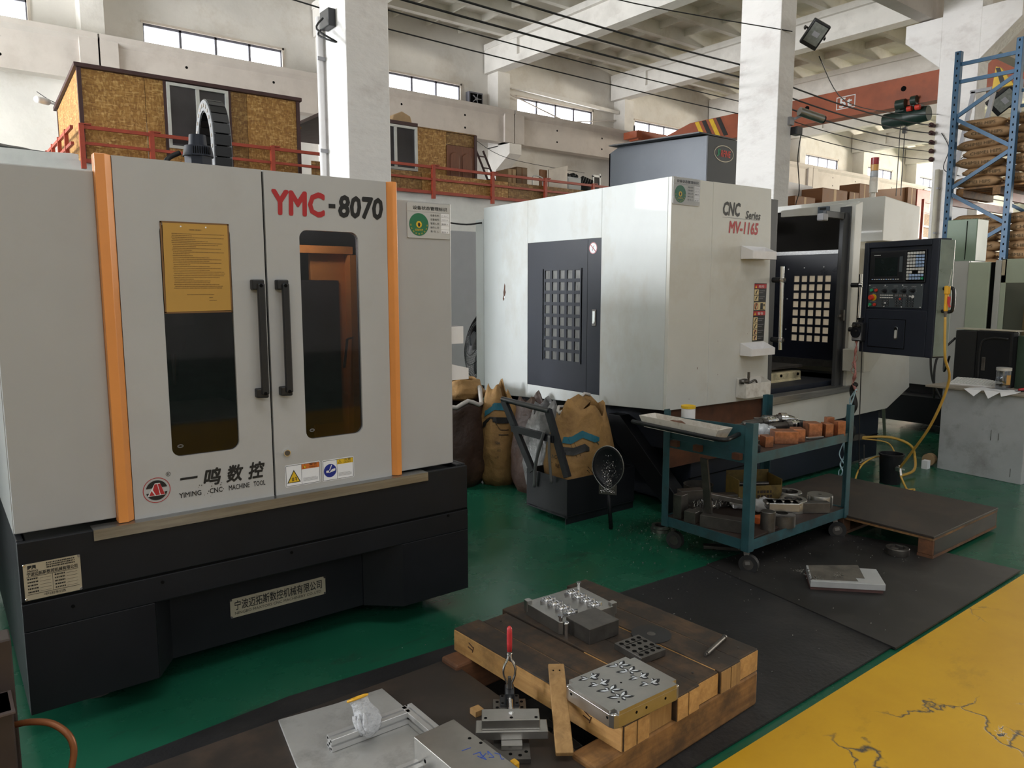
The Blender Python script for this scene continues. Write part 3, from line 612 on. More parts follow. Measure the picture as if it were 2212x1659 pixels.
for i, (lab, x0, x1, z1, d, m) in enumerate([
    ('low dark brown carton just right of the second pillar', 23.5, 24.76, 4.72, .8, M_cardb),
    ('large brown carton with slanted left side above the open machine', 25.2, 26.9, 5.12, .9, M_cardb),
    ('narrow brown carton between the large carton and the signal tower', 27.05, 27.74, 5.12, .8, M_cardb),
    ('upright brown carton directly behind the signal tower', 27.76, 28.5, 5.48, .8, M_cardb),
    ('tall carton at the right end of the row beside the red crate', 31.58, 32.3, 5.65, .8, M_cardb)]):
    carton(lab, x0, x1, z1, 14.6, d, m)
p = B().prism([(28.9, 3.62), (31.54, 3.62), (31.54, 5.65), (28.9, 5.34)], 'y', 14.7, 14.76).o('board', M_cardb, None); tag(p, 'long brown board with rising top edge right of the signal tower', 'board')
p = B().box(32.4, 33.6, 14.6, 15.2, 3.62, 5.66).o('crate', M_red, None, bevel=.02); tag(p, 'red steel crate at the far end of the mezzanine beside third pillar', 'crate')
p = B().prism([(24.6, 3.62), (25.3, 3.62), (25.9, 5.3), (24.3, 5.35), (24.2, 4.6)], 'y', 15.4, 15.42).o('bright_wall_panel', M_paper); tag(p, 'white panel standing in for bright wall behind the brown cartons', 'sheet')  # panel added for the bright stretch of wall between the cartons
# dark tarpaulin lying on the mezzanine edge, far left
k = B(); n = 14
vs = []; fs = []
for j in range(5):
    for i in range(n):
        x = -2.5 + i * 4.2 / (n - 1); z = 3.72 + .30 * max(0, (1.75 - x) / 1.75) ** .8 * math.sin(PI * (j + .4) / 5.2) * (1 + .12 * math.sin(i * 2.1 + j)) if x < 1.75 else 3.73
        vs.append((x, 14.02 + j * .22, z + .004))
for j in range(4):
    for i in range(n - 1): fs.append((j * n + i, j * n + i + 1, (j + 1) * n + i + 1, (j + 1) * n + i))
p = k.add(vs, fs).o('tarpaulin', mat('dark grey tarpaulin', (0.035, 0.033, 0.036), .6, var=.2), None, True); tag(p, 'dark grey tarpaulin heaped on the wall top at far left', 'tarpaulin')

# wall fan on the back wall, lamps, cameras
t = thing('wall_fan', 'square black extractor fan in a pale frame on the back wall', 'fan', (14.82, 20.95, 7.6))
B().box(14.55, 15.1, 21.0, 21.19, 7.58, 8.02).o('frame', M_mull, t); B().box(14.6, 15.05, 20.98, 21.01, 7.63, 7.97).o('opening', M_hole, t)
for k in range(5):
    a = 2 * PI * k / 5; c = Vector((14.82, 20.96, 7.8)); r = Vector((math.cos(a), 0, math.sin(a)))
    B().bar(c + r * .03, c + r * .17, .02, .09, (0.5, 1, 0)).o('blade', M_gry, t)
B().cyl((14.82, 20.93, 7.8), (14.82, 20.99, 7.8), .05).o('hub', M_gry, t)
t = thing('wall_fan', 'small dark ventilator beside the column left of the orange crane end', 'fan', (22.25, 20.95, 7.6))
B().box(22.05, 22.45, 21.0, 21.19, 7.56, 7.95).o('frame', M_mull, t); B().box(22.1, 22.4, 20.98, 21.01, 7.6, 7.9).o('opening', M_hole, t)
# diagonal stays in front of the third window
for a, c, l in (((16.0, 21.05, 8.25), (19.4, 21.05, 7.5), 'left'), ((21.4, 21.05, 8.0), (18.2, 21.05, 7.5), 'right')):
    p = B().bar(a, c, .035, .035).o('stay_bar', M_gird); tag(p, 'thin steel stay crossing the third window from the %s column' % l, 'bar')
p = B().bar((16.0, 20.9, 8.42), (21.4, 20.9, 8.25), .08, .12).o('duct_pipe', M_conc); tag(p, 'pale pipe running along the wall above the third window', 'pipe')

def floodlight(label, c, rz, tilt, s=1.0, roll=0.0):
    t = thing('floodlight', label, 'lamp', c, rot=(tilt, roll, rz))
    q = L(t); q.box(-.14 * s, .14 * s, -.05 * s, .05 * s, -.19 * s, .19 * s); q.o('housing', M_black, t, bevel=.012)
    L(t).box(-.112 * s, .112 * s, -.056 * s, -.05 * s, -.13 * s, .16 * s).o('lens', mat('lamp lens', (0.20, 0.21, 0.19), .2, var=.2, scale=20), t)
    L(t).box(-.05 * s, .05 * s, -.060 * s, -.055 * s, -.02 * s, .05 * s).o('led_chip', M_cy if False else M_gry, t)
    L(t).bar((-.17 * s, .02, 0), (-.17 * s, .16 * s, 0), .02, .03).bar((.17 * s, .02, 0), (.17 * s, .16 * s, 0), .02, .03).bar((-.17 * s, .16 * s, 0), (.17 * s, .16 * s, 0), .03, .02).o('bracket', M_black, t)
    return t
floodlight('black floodlight on the second pillar near the ceiling', (9.33, 5.62, 4.86), math.radians(-38), math.radians(35), .85, math.radians(28))
floodlight('black floodlight on the third pillar behind the blue rack', (14.95, 5.40, 4.83), math.radians(-30), math.radians(40), 1.15, math.radians(38))
floodlight('small black lamp at the top left corner of the picture', (0.33, 4.2, 3.52), math.radians(-10), math.radians(45), .55)
t = thing('security_camera', 'silver bullet camera on bracket at the second pillar', 'camera', (9.3, 5.7, 3.83))
B().cyl((9.12, 5.66, 3.88), (9.44, 5.52, 3.80), .055, n=16).o('housing', M_machined, t, 'auto'); B().cyl((9.43, 5.524, 3.802), (9.46, 5.511, 3.795), .05, n=16).o('lens', M_black, t)
B().bar((9.12, 5.78, 3.78), (9.2, 5.65, 3.85), .03, .03).box(9.05, 9.14, 5.74, 5.78, 3.72, 3.82).o('bracket', M_gry, t)
t = thing('junction_box', 'small black junction box under the silver camera', 'box', (9.17, 5.72, 3.6))
B().box(9.12, 9.25, 5.68, 5.78, 3.60, 3.70).o('box', M_black, t, bevel=.006)
t = thing('security_camera', 'white bullet camera beside the left strandboard office', 'camera', (2.1, 17.0, 5.05))
B().cyl((2.05, 16.6, 5.02), (1.85, 16.3, 4.98), .06, n=12).o('housing', M_white, t, True); B().bar((2.05, 16.6, 5.02), (2.18, 16.65, 5.0), .03, .03).o('bracket', M_white, t)
# conduit pipe on first pillar with a small box at its top
t = thing('conduit', 'white conduit pipe running up the left side of first pillar', 'pipe', (2.70, 6.2, 0))
B().cyl((2.775, 6.20, 0), (2.775, 6.20, 3.85), .028).o('pipe', M_white, t, True)
for z in (1.9, 2.75, 3.5): B().box(2.742, 2.815, 6.168, 6.178, z, z + .03).o('clip', M_gry, t)
t = thing('junction_box', 'black socket box on the first pillar beside the conduit top', 'box', (2.75, 6.0, 3.7))
B().box(2.745, 2.81, 5.95, 6.12, 3.72, 3.86).o('box', M_black, t, bevel=.008)
p = B().tube(smooth_path([(2.72, 6.0, 3.78), (2.62, 5.9, 3.65), (2.74, 5.8, 3.55), (2.66, 5.95, 3.62), (2.72, 6.05, 3.7)], 5), .008, 6).o('wire_tail', M_cable, None, True); tag(p, 'loose black wire tail under the socket box of first pillar', 'wire')
t = thing('conduit', 'cream conduit pipe on the left edge of the third pillar', 'pipe', (14.72, 6.3, 0))
B().cyl((14.72, 6.3, 0), (14.72, 6.3, 3.75), .04).o('pipe', M_cream, t, True)
for z in (1.5, 2.6, 3.4): B().box(14.68, 14.82, 6.26, 6.29, z, z + .03).o('clip', M_gry, t)

# ------------------------------------------------------------------ bus cables, wires
CB = [((4.99, 4.553), (8.886, 4.599), (14.778, 4.553), .011, 'topmost'), ((4.377, 4.416), (8.897, 4.439), (14.8, 4.416), .011, 'second from the top'),
      ((3.734, 4.273), (8.906, 4.285), (14.826, 4.255), .011, 'third from the top'), ((3.575, 4.149), (8.917, 4.124), (14.851, 4.101), .0065, 'fourth from the top'), ((3.572, 3.982), (8.927, 3.961), (14.874, 3.955), .0065, 'lowest')]
for (a, m, e, r, w) in CB:
    lx = -3.0; lz = a[1] + .05
    pts = [(lx, 6.45, lz + .35)] + catenary((a[0], 6.45, a[1]), (m[0], 6.45, m[1]), .02, 6) + catenary((m[0], 6.45, m[1]), (e[0], 6.45, e[1]), .12, 12)[1:]
    p = B().tube(pts, r, 6).o('power_cable', M_cable, None, True)
    tag(p, 'black power cable stretched behind the pillars, %s of five' % w, 'cable')
    t = thing('insulator', 'dark insulator on third pillar holding the cable %s' % w, 'insulator', (e[0] - .05, 6.45, e[1]))
    B().cyl((e[0] - .12, 6.45, e[1]), (e[0] + .05, 6.45, e[1]), .045, .03, 8).o('cap', M_trimbr, t, True); B().bar((e[0] + .03, 6.45, e[1]), (14.85, 6.36, e[1]), .03, .03).o('arm', M_gry, t)
for pts, l in (([(3.6, 6.4, 4.9), (6.2, 6.4, 4.86), (9.0, 5.74, 4.86)], 'thin wire running along the ceiling to the floodlight on second pillar'),
               ([(9.42, 5.6, 4.6), (11.2, 6.2, 4.42), (13.2, 6.4, 4.55), (14.8, 6.4, 4.75)], 'thin sagging wire from the second pillar floodlight towards third pillar'),
               ([(9.25, 5.7, 3.62), (9.2, 5.7, 3.3), (9.3, 5.72, 2.9), (9.22, 5.72, 2.6), (9.26, 5.74, 1.6)], 'black drop wire hanging down the right side of second pillar'),
               ([(14.77, 6.3, 4.4), (14.76, 6.15, 4.1), (14.72, 6.2, 3.75), (14.77, 5.95, 3.6)], 'black lead looping between the insulators of third pillar'),
               ([(14.76, 6.15, 3.7), (14.74, 5.8, 3.95), (14.77, 5.55, 3.6), (14.74, 5.75, 3.3), (14.76, 6.15, 3.55)], 'coiled grey wire loop on third pillar above conduit'),
               ([(2.3, 16.4, 4.95), (2.1, 16.6, 5.05), (1.9, 16.7, 5.2)], 'thin wire at the left office roof corner'),
               ([(10.05, 14.4, 5.0), (11.5, 14.9, 4.75), (14.3, 15.2, 4.7)], 'thin drooping wire across the white wall above mezzanine clutter')):
    p = B().tube(smooth_path(pts, 6), .007, 5).o('wire', M_cable, None, True); tag(p, l, 'wire')

# ------------------------------------------------------------------ overhead crane
t = thing('overhead_crane', 'orange overhead travelling crane with black and yellow end stripes', 'crane', (22, 19.5, 6.7))
g = B().prism([(19.3, 7.05), (17.8, 7.42), (6.6, 7.42), (6.6, 6.72), (17.8, 6.72), (19.3, 6.9)], 'x', 21.85, 22.15); g.o('girder', M_orcr, t, bevel=.01)
B().box(21.78, 22.22, 6.6, 18.6, 6.62, 6.74).o('lower_flange', M_orcr, t)
B().box(20.8, 23.2, 19.3, 19.75, 6.95, 7.30).box(20.6, 20.9, 19.2, 19.85, 7.0, 7.25).o('end_carriage', M_orcr, t, bevel=.02)
for k, m in enumerate((M_cy, M_blk, M_cy, M_blk)):
    y = 17.6 - .3 * k; B().prism([(y, 7.40), (y - .17, 7.40), (y - .17 - .35, 6.76), (y - .35, 6.76)], 'x', 21.84, 21.85).o('stripe', m, t)
fr = B()
M0 = FX(21.84, 12.35, 6.87); fr.M = M0
for x0, x1, y0, y1 in ((0, .58, 0, .025), (0, .58, .335, .36), (0, .025, .0255, .3345), (.555, .58, .0255, .3345)): fr.box(x0, x1, y0, y1, 0, .004)
fr.o('load_mark_frame', M_wht, t); text('5t', M0 @ Matrix.Translation((.10, .05, .002)), .38, .26, M_wht, t, 'load_mark', bold=.008)
for y in (13.9, 11.0): B().cyl((21.83, y - .6, 7.1), (21.86, y - .6, 7.1), .07).o('hole', M_hole, t)
t = thing('electric_hoist', 'dark green electric hoist trolley hanging under the orange crane', 'hoist', (22, 10.3, 6.0))
B().cyl((22, 10.95, 6.32), (22, 10.35, 6.34), .21, n=20).o('drum', M_hoist, t, 'auto'); B().cyl((22, 10.35, 6.34), (22, 9.75, 6.36), .25, .2, n=20).o('motor', M_hoist, t, 'auto')
B().box(21.85, 22.15, 9.95, 10.6, 6.5, 6.75).cyl((21.7, 10.5, 6.66), (21.7, 10.25, 6.66), .13).cyl((21.7, 10.1, 6.70), (21.7, 9.95, 6.70), .12).o('trolley', M_hoist, t, 'auto')
for y in (10.2, 9.98): B().cyl((21.7, y, 6.5), (21.7, y - .12, 6.5), .07).o('buffer', M_rbtn, t)
for y, z in ((10.45, 4.2), (10.32, 4.2)): B().cyl((21.9, y, z), (21.9, y, 6.2), .012, n=5).o('rope', M_cable, t)
B().box(21.85, 21.95, 10.27, 10.37, 5.9, 6.05).o('hook_block', M_black, t)
# ------------------------------------------------------------------ left machining centre
def machine_left():
    t = thing('machining_center', 'grey machining center with orange strips, double doors and anthracite base, left foreground', 'machine', (1.1, 3.9, 0))
    YF = 3.03; YB = 5.3  # unseen depth lengthened so the enclosure shades the right machine
    # enclosure: thin sheet walls round a dark working space, open at the top
    e = B().box(.176, .212, 3.06, YB, .75, 2.012).box(1.96, 1.997, 3.06, YB, .75, 2.0).box(.18, 1.997, YB - .03, YB, .75, 2.0)
    e.o('side_wall', M_grey2, t)
    B().box(.178, .498, YF + .012, YF + .04, .752, 2.012).o('front_panel', M_grey2, t, bevel=.004)
    B().box(1.68, 1.997, YF + .012, YF + .04, .745, 2.0).o('front_panel', M_grey2, t, bevel=.004)
    B().box(.22, 1.95, YF + .2, YB - .05, .72, .76).box(.5, .52, YF + .05, YB - .1, .75, 1.95).box(.5, 1.7, YB - .12, YB - .1, .75, 1.95).box(1.66, 1.68, YF + .05, YB - .1, .75, 1.95).o('inner_lining', M_base, t)
    # orange strips: chamfered posts
    for nm, xa, xb, xc, y in (('l', .498, .53, .554, 0), ('r', 1.648, 1.668, 1.69, 0)):
        if nm == 'l': poly = [(xa, YF + .03), (xa, YF - .022), (xb, YF - .026), (xc, YF - .002), (xc, YF + .03)]
        else: poly = [(xa, YF + .03), (xa, YF - .002), (xb - .002, YF - .026), (xc, YF - .022), (xc, YF + .03)]
        B().prism(poly, 'z', .738, 2.07).o('orange_strip', M_orange, t, bevel=.003)
    # doors with rounded windows
    def door(x0, x1, w):
        d = B().hole_plate(x0, x1, .737, 2.069, YF - .004, YF + .022, [w + (.035,)]).o('door', M_grey, t)
        a, c, z0, z1 = w
        B().prism(rrect(a + .0005, c - .0005, z0 + .0005, z1 - .0005, .035), 'y', YF + .006, YF + .009).o('window_pane', M_glass, d)
        return d
    d1 = door(.556, 1.089, (.70, .956, .956, 1.845))
    d2 = door(1.098, 1.646, (1.238, 1.505, .958, 1.842))
    B().box(1.089, 1.098, YF + .012, YF + .03, .737, 2.065).o('door_gap', M_hole, t)
    B().box(.556, 1.646, YF + .005, YF + .03, .73, .737).o('door_gap', M_hole, t)
    # certification marks on the panes
    for d, x in ((d1, .722), (d2, 1.258)):
        M = FY(x, YF + .0055, .975); b = B(M)
        for r0, r1 in ((.011, .0095), (.0075, .0065)):
            po = disc(r0, (.011, .02), 20, .6); pi = disc(r1, (.011, .02), 20, .55)
            for k in range(20):
                q = (k + 1) % 20; b.add([(po[k][0], po[k][1], .001), (po[q][0], po[q][1], .001), (pi[q][0], pi[q][1], .001), (pi[k][0], pi[k][1], .001)], [(0, 1, 2, 3)])
        for k in range(2): dashes(b, M, .002, .004 - k * .006, .018, .003, k); 
        b.M = None
        b.o('safety_mark', M_gry, d)
    # handles
    for d, x in ((d1, 1.052), (d2, 1.152)):
        h = B().prism([(x - .026, YF), (x - .026, YF - .03), (x + .016, YF - .052), (x + .016, YF - .02), (x + .004, YF)], 'z', 1.595, 1.636)
        h.prism([(x - .026, YF), (x - .026, YF - .03), (x + .016, YF - .052), (x + .016, YF - .02), (x + .004, YF)], 'z', 1.160, 1.198)
        h.box(x - .012, x + .017, YF - .058, YF - .036, 1.175, 1.62)
        ho = h.o('door_handle', M_black, d, bevel=.005)
        B().cyl((x + .0, YF - .053, 1.612), (x + .0, YF - .0585, 1.612), .007).cyl((x + .0, YF - .053, 1.18), (x + .0, YF - .0585, 1.18), .007).o('screw_hole', M_hole, ho)
    lk = B().cyl((1.149, YF - .004, .914), (1.149, YF - .014, .914), .0165, .014, 20); lk.o('lock', M_chrome, d2, 'auto')
    B().cyl((1.149, YF - .0145, .914), (1.149, YF - .0165, .914), .0115, n=20).o('lock_core', M_gauge, d2)
    # YMC-8070
    yy = YF - .0045
    text('YMC', FY(1.131, yy, 1.901), .220, .093, M_redi, d2, 'lettering', shear=.04, bold=.020)
    B().box(1.372, 1.402, yy - .0012, yy, 1.938, 1.956).o('lettering', M_blk, d2)
    text('8070', FY(1.418, yy, 1.905), .207, .088, M_blk, d2, 'lettering', shear=.1, bold=.018)
    # maker's emblem and names on the left door
    M = FY(.637, yy, .838)
    ring = B(M)
    def annulus(b, r0, r1, z=.001, n=36):
        po = disc(r0, n=n); pi = disc(r1, n=n)
        for k in range(n):
            q = (k + 1) % n; b.add([(po[k][0], po[k][1], z), (po[q][0], po[q][1], z), (pi[q][0], pi[q][1], z), (pi[k][0], pi[k][1], z)], [(0, 1, 2, 3)])
    annulus(ring, .049, .0465); ring.o('emblem_ring', M_redi, d1)
    blk = B(M)
    for sg in (1, -1):
        blk.add([(.0385 * math.cos(a), sg * .0385 * math.sin(a), .001) for a in [math.asin(.24) + (PI - 2 * math.asin(.24)) * k / 14 for k in range(15)]], [tuple(range(15))])
    blk.o('emblem_disc', M_blk, d1)
    wh = B(M)
    for pl in ([(-.034, -.021), (-.006, .027), (.012, .027), (.030, -.021)],): wh.add([(x, y, .0015) for x, y in pl], [(0, 1, 2, 3)])
    wh.o('emblem_ground', M_wht, d1)
    rd = B(M)
    for pl in ([(-.028, -.019), (-.019, .0), (-.008, -.019)], [(-.014, .003), (-.007, .024), (.002, .024), (.010, -.019), (-.004, -.019)], [(.004, .024), (.013, .024), (.028, -.019), (.013, -.019)]):
        rd.add([(x, y, .002) for x, y in pl], [tuple(range(len(pl)))])
    rd.o('emblem_letter', M_redi, d1)
    text('®', FY(.672, yy, .885), .018, .018, M_blk, d1)
    for k, ch in enumerate('一鸣数控'):
        x = .722 + k * .088
        if k == 0: text(ch, FY(x, yy, .862), .066, .009, M_blk, d1, bold=.0, shear=.2)
        else: text(ch, FY(x, yy, .826), .066, .066, M_blk, d1, bold=.016, shear=.22)
    for s, x, w in (('YIMING', .716, .082), ('·CNC·', .825, .06), ('MACHINE', .905, .083), ('TOOL', 1.005, .048)):
        text(s, FY(x, yy, .792), w, .02 if '·' not in s else .02, M_blk, d1, bold=.008)
    sp = B(FY(0, yy, 0))
    rnd = random.Random(5)
    for k in range(16):
        x, z, r = .80 + rnd.uniform(-.03, .08), .80 + rnd.uniform(-.02, .035), rnd.uniform(.001, .0028)
        sp.add([(x + r * math.cos(a), z + r * math.sin(a), .001) for a in [2 * PI * j / 7 for j in range(7)]], [tuple(range(7))])
    sp.o('specks', M_gauge, d1)
    # warning labels
    def wlabel(x0, x1, z0, z1, kind):
        M = FY(x0, yy, z0); w = x1 - x0; h = z1 - z0
        s = decal(M, rrect(0, w, 0, h, .006), M_paper, d2, 'warning_label')
        b = B(M)
        for p in ((.004, w - .004, .003, .0045), (.004, w - .004, h - .0045, h - .003), (.003, .0045, .004, h - .004), (w - .0045, w - .003, .004, h - .004), (w * .455, w * .462, .004, h - .004)): b.box(p[0], p[1], p[2], p[3], .0008, .0014)
        for k in range(5): dashes(b, M, w * .5, h * (.60 - .085 * k), w * .42 * (1 if k < 3 else .8), h * .04, k + (9 if kind == 'w' else 3))
        for v in range(0): pass
        b2 = B(M); 
        for k in range(5): b2.box(w * .5, w * (.92 - .05 * (k == 4)), h * (.16 + .035 * k), h * (.172 + .035 * k), .0008, .0012)
        b2.o('small_print', M_gry, s)
        bM = b.M; b.M = None
        b.o('label_frame', M_blk, s)
        decal(M, [(w * .465, h * .72), (w - .005, h * .72), (w - .005, h - .005), (w * .465, h - .005)], M_orsg if kind == 'w' else M_cy, s, 'label_band', .0012)
        decal(M, [(w * .50, h * .76), (w * .60, h * .76), (w * .55, h * .93)], M_blk, s, 'warning_triangle', .0016)
        decal(M, [(w * .515, h * .77), (w * .585, h * .77), (w * .55, h * .905)], M_cy, s, 'warning_triangle', .002)
        text('警告' if kind == 'w' else '注意', M @ Matrix.Translation((w * .68, h * .85, .0012)), w * .22, h * .10, M_blk, s)
        text('WARNING' if kind == 'w' else 'CAUTION', M @ Matrix.Translation((w * .67, h * .75, .0012)), w * .24, h * .07, M_blk, s)
        if kind == 'w':
            decal(M, [(w * .05, h * .17), (w * .43, h * .17), (w * .24, h * .76)], M_blk, s, 'warning_triangle', .0012)
            decal(M, [(w * .085, h * .20), (w * .395, h * .20), (w * .24, h * .685)], M_cy, s, 'warning_triangle', .0016)
            k = B(M)
            for x in (.18, .22): k.box(w * x, w * (x + .018), h * .25, h * .41, .0016, .002)
            k.box(w * .18, w * .238, h * .25, h * .275, .0016, .002).bar((w * .27, h * .41, .0018), (w * .31, h * .38, .0018), .003, .0006).bar((w * .31, h * .38, .0018), (w * .285, h * .32, .0018), .003, .0006).bar((w * .285, h * .32, .0018), (w * .31, h * .26, .0018), .003, .0006)
            k.o('pictogram', M_blk, s)
        else:
            decal(M, disc(h * .31, (w * .24, h * .48)), M_bluesg, s, 'mandatory_disc', .0012)
            k = B(M).bar((w * .29, h * .74, .0015), (w * .22, h * .50, .0015), .004, .0006).box(w * .12, w * .2, h * .40, h * .5, .0012, .0018).prism([(w * .20, h * .38), (w * .40, h * .46), (w * .40, h * .56), (w * .30, h * .54)], 'z', .0012, .0018)
            k.o('pictogram', M_wht, s)
    wlabel(1.139, 1.296, .764, .859, 'w'); wlabel(1.305, 1.455, .762, .857, 'c')
    # stainless drip strip, base
    B().box(.41, 1.814, 2.980, 2.985, .697, .733).box(.41, 1.814, 2.980, YF + .02, .7335, .737).o('drip_strip', M_steel, t)
    YB0 = 2.99
    bs = B().box(.178, 2.045, YB0, YB0 + .02, .52, .735).box(.205, 2.02, YB0 + .025, 4.6, .70, .722)
    bs.box(.178, .20, YB0 + .0205, 4.75, .10, .74).box(2.025, 2.045, YB0 + .0205, 4.75, .10, .742).box(.202, 2.023, 4.6, 4.74, .1, .72)
    bs.box(1.992, 2.0245, YB0 + .0205, YB0 + .25, .7225, .742)
    bs.o('base_upper', M_base, t, bevel=.004)
    lw = B().box(.178, 2.047, YB0 + .0, YB0 + .02, .411, .512)
    lw.box(.178, .60, YB0, YB0 + .02, .105, .4105)
    lw.prism([(1.676, YB0), (2.047, YB0), (2.047, YB0 + .0195), (1.700, YB0 + .0195), (1.535, YB0 + .149), (1.53, YB0 + .13)], 'z', .103, .4105)
    lw.prism([(.6005, YB0), (.68, YB0 + .1295), (.60, YB0 + .1295)], 'z', .105, .41)
    lw.box(.5, 1.53, YB0 + .13, YB0 + .16, .105, .399).box(.5, 1.6, YB0 + .021, YB0 + .16, .40, .4105)
    lw.o('base_lower', M_base, t, bevel=.003)
    B().box(.18, 2.045, YB0 + .003, YB0 + .02, .508, .522).o('base_seam', M_hole, t)
    for x, z in ((.63, .485), (1.14, .49), (1.93, .50), (.33, .47)): B().cyl((x, YB0 + .001, z), (x, YB0 - .004, z), .006).o('bolt', M_hole, t)
    B().box(.35, 1.95, YB0 + .3, 4.6, .04, .5).o('base_core', M_hole, t)
    for x, y in ((.42, 3.25), (1.9, 3.3), (.42, 4.5), (1.9, 4.5)): B().cyl((x, y, 0), (x, y, .12), .06, .03).o('foot', M_iron, t, 'auto')
    # nameplates
    def plate(x0, x1, z0, z1, back=0.0):
        if back:
            k = (YB0 + back) / 3.03; x0, x1, z0, z1 = x0 * k, x1 * k, 1.6 + (z0 - 1.6) * k, 1.6 + (z1 - 1.6) * k
        M = FY(x0, YB0 + back - .0005, z0); w = x1 - x0; h = z1 - z0
        s = decal(M, [(0, 0), (w, 0), (w, h), (0, h)], M_brass, t, 'nameplate', .002)
        for cx, cy in ((.004, .004), (w - .004, .004), (w - .004, h - .004), (.004, h - .004)):
            B(M).cyl((cx, cy, .002), (cx, cy, .0045), .0055, .004, 12).o('rivet', M_chrome, s, 'auto')
        return s, M @ Matrix.Translation((0, 0, .002)), w, h
    s, M, w, h = plate(.888, 1.303, .252, .333, .13)
    text('宁波迈拓斯数控机械有限公司', M @ Matrix.Translation((.018, .031, 0)), w - .036, .042, M_blk, s, bold=.006)
    text('NINGBO MAXTORS CNC MACHINERY CO.,LTD.', M @ Matrix.Translation((.018, .010, 0)), w - .036, .014, M_blk, s)
    s, M, w, h = plate(.19, .363, .526, .656)
    text('宁波迈拓斯数控机械有限公司', M @ Matrix.Translation((.010, h * .655, 0)), w - .02, .014, M_blk, s, bold=.01)
    text('Maxtors', M @ Matrix.Translation((.012, h * .775, 0)), .032, .007, M_blk, s, shear=.2, bold=.01)
    b = B(M)
    b.box(.013, .038, h * .84, h * .95, 0, .0008)
    for x0, x1, z in ((.008, w - .008, .63), (.008, w - .008, .15)): b.box(x0, x1, h * z, h * z + .0012, 0, .0008)
    b.box(w * .49, w * .495, h * .15, h * .63, 0, .0008)
    for k in range(5):
        z = h * (.56 - .09 * k)
        b.box(w * .27, w * .46, z, z + .0006, 0, .0006); b.box(w * .74, w * .93, z, z + .0006, 0, .0006)
    Mi = b.M; b.M = None
    for k in range(5):
        z = h * (.56 - .09 * k); dashes(b, Mi, w * .06, z, w * .18, h * .04, k, .25); dashes(b, Mi, w * .53, z, w * .18, h * .04, k + 20, .25)
    for k in range(3): dashes(b, Mi, w * .40, h * (.93 - .06 * k), w * .5, h * .035, k + 40, .3)
    b.o('engraving', M_blk, s)
    v = B(M).add([(.013, h * .84, .001), (.026, h * .90, .001), (.0245, h * .84, .001)], [(0, 1, 2)]).add([(.0265, h * .84, .001), (.030, h * .88, .001), (.038, h * .84, .001)], [(0, 1, 2)]).bar((.0265, h * .88, .001), (.0265, h * .95, .001), .001, .0004)
    v.o('emblem', M_brass, s)
    text('中国制造', M @ Matrix.Translation((w * .33, h * .05, 0)), w * .38, h * .075, M_blk, s)
    # orange inner frame and machine parts seen through the panes
    f = B().box(1.44, 1.655, 3.40, 3.42, .85, 1.775).box(1.615, 1.655, 3.34, 3.42, .85, 1.76).box(1.30, 1.64, 3.36, 3.42, 1.765, 1.80)
    f.o('inner_frame', M_orange, t)
    B().box(1.38, 1.575, 3.385, 3.398, .95, 1.64).o('inner_window', M_dglass, t)
    B().bar((1.565, 3.33, 1.22), (1.585, 3.33, 1.36), .008, .01).bar((1.585, 3.33, 1.36), (1.62, 3.34, 1.365), .008, .008).o('inner_handle', M_steel, t)
    B().box(.62, 1.30, 3.7, 4.4, .76, .98).o('work_table', M_iron, t, bevel=.01)
    sp = B().cyl((.95, 4.0, 1.42), (.95, 4.0, 1.75), .11, n=20).cyl((.95, 4.0, 1.28), (.95, 4.0, 1.42), .06, .08, 20).box(.78, 1.12, 3.95, 4.5, 1.55, 1.98)
    sp.o('spindle_head', M_gauge, t, 'auto')
    B().cyl((.95, 4.0, 1.12), (.95, 4.0, 1.28), .02, .035, 16).o('tool_holder', M_chrome, t, 'auto')
    B().box(1.24, 1.44, 3.16, 3.24, 1.955, 1.985).o('fill_lamp_box', M_frame, t)  # housing made up for the added lamp below
    wl = area('inner_frame_fill', (1.34, 3.20, 1.93), (1.55, 3.42, 1.35), .12, .04, 2.6, (1.0, .97, .92)); wl.name = 'inner_frame_fill'  # lamp added to brighten the orange inner frame
    # motor and energy chain standing above the roof line
    mt = B().cyl((1.02, 3.62, 1.95), (1.02, 3.62, 2.19), .060, n=8).cyl((1.02, 3.62, 2.19), (1.02, 3.62, 2.235), .066, .058, n=20).cyl((1.02, 3.62, 2.235), (1.02, 3.62, 2.285), .040, .036, n=20)
    for k in range(8):
        a = PI / 8 + k * PI / 4; mt.box(1.02 + .060 * math.cos(a) - .008, 1.02 + .060 * math.cos(a) + .008, 3.62 + .060 * math.sin(a) - .008, 3.62 + .060 * math.sin(a) + .008, 1.95, 2.15)
    m_ = mt.o('spindle_motor', M_navy, t, 'auto')
    for k in range(9):
        a = -PI / 2 + (k - 4) * .14; B().bar((1.02 + .0665 * math.cos(a), 3.62 + .0665 * math.sin(a), 2.197), (1.02 + .0665 * math.cos(a), 3.62 + .0665 * math.sin(a), 2.228), .004, .003, (1, 0, 0)).o('vent_slot', M_hole, m_)
    for z in ((.95, 3.58, 2.13), (1.045, 3.575, 2.14)): B().ball(z, .006).o('bolt', M_chrome, m_)
    for pts in ([(.94, 3.62, 2.20), (.88, 3.60, 2.16), (.86, 3.60, 2.08), (.85, 3.62, 1.98)], [(.94, 3.60, 2.15), (.86, 3.56, 2.10), (.80, 3.56, 2.06), (.78, 3.6, 1.98)]):
        B().tube(smooth_path(pts, 5), .011, 7).o('motor_cable', M_cable, t, True)
    B().tube(smooth_path([(.98, 3.5, 2.04), (.88, 3.48, 2.098), (.80, 3.48, 2.085), (.78, 3.5, 1.98)], 6), .005, 6).o('earth_wire', mat('yellow green wire', (.6, .55, .25), .5), t, True)
    ch = B(); side = B(); pins = B()
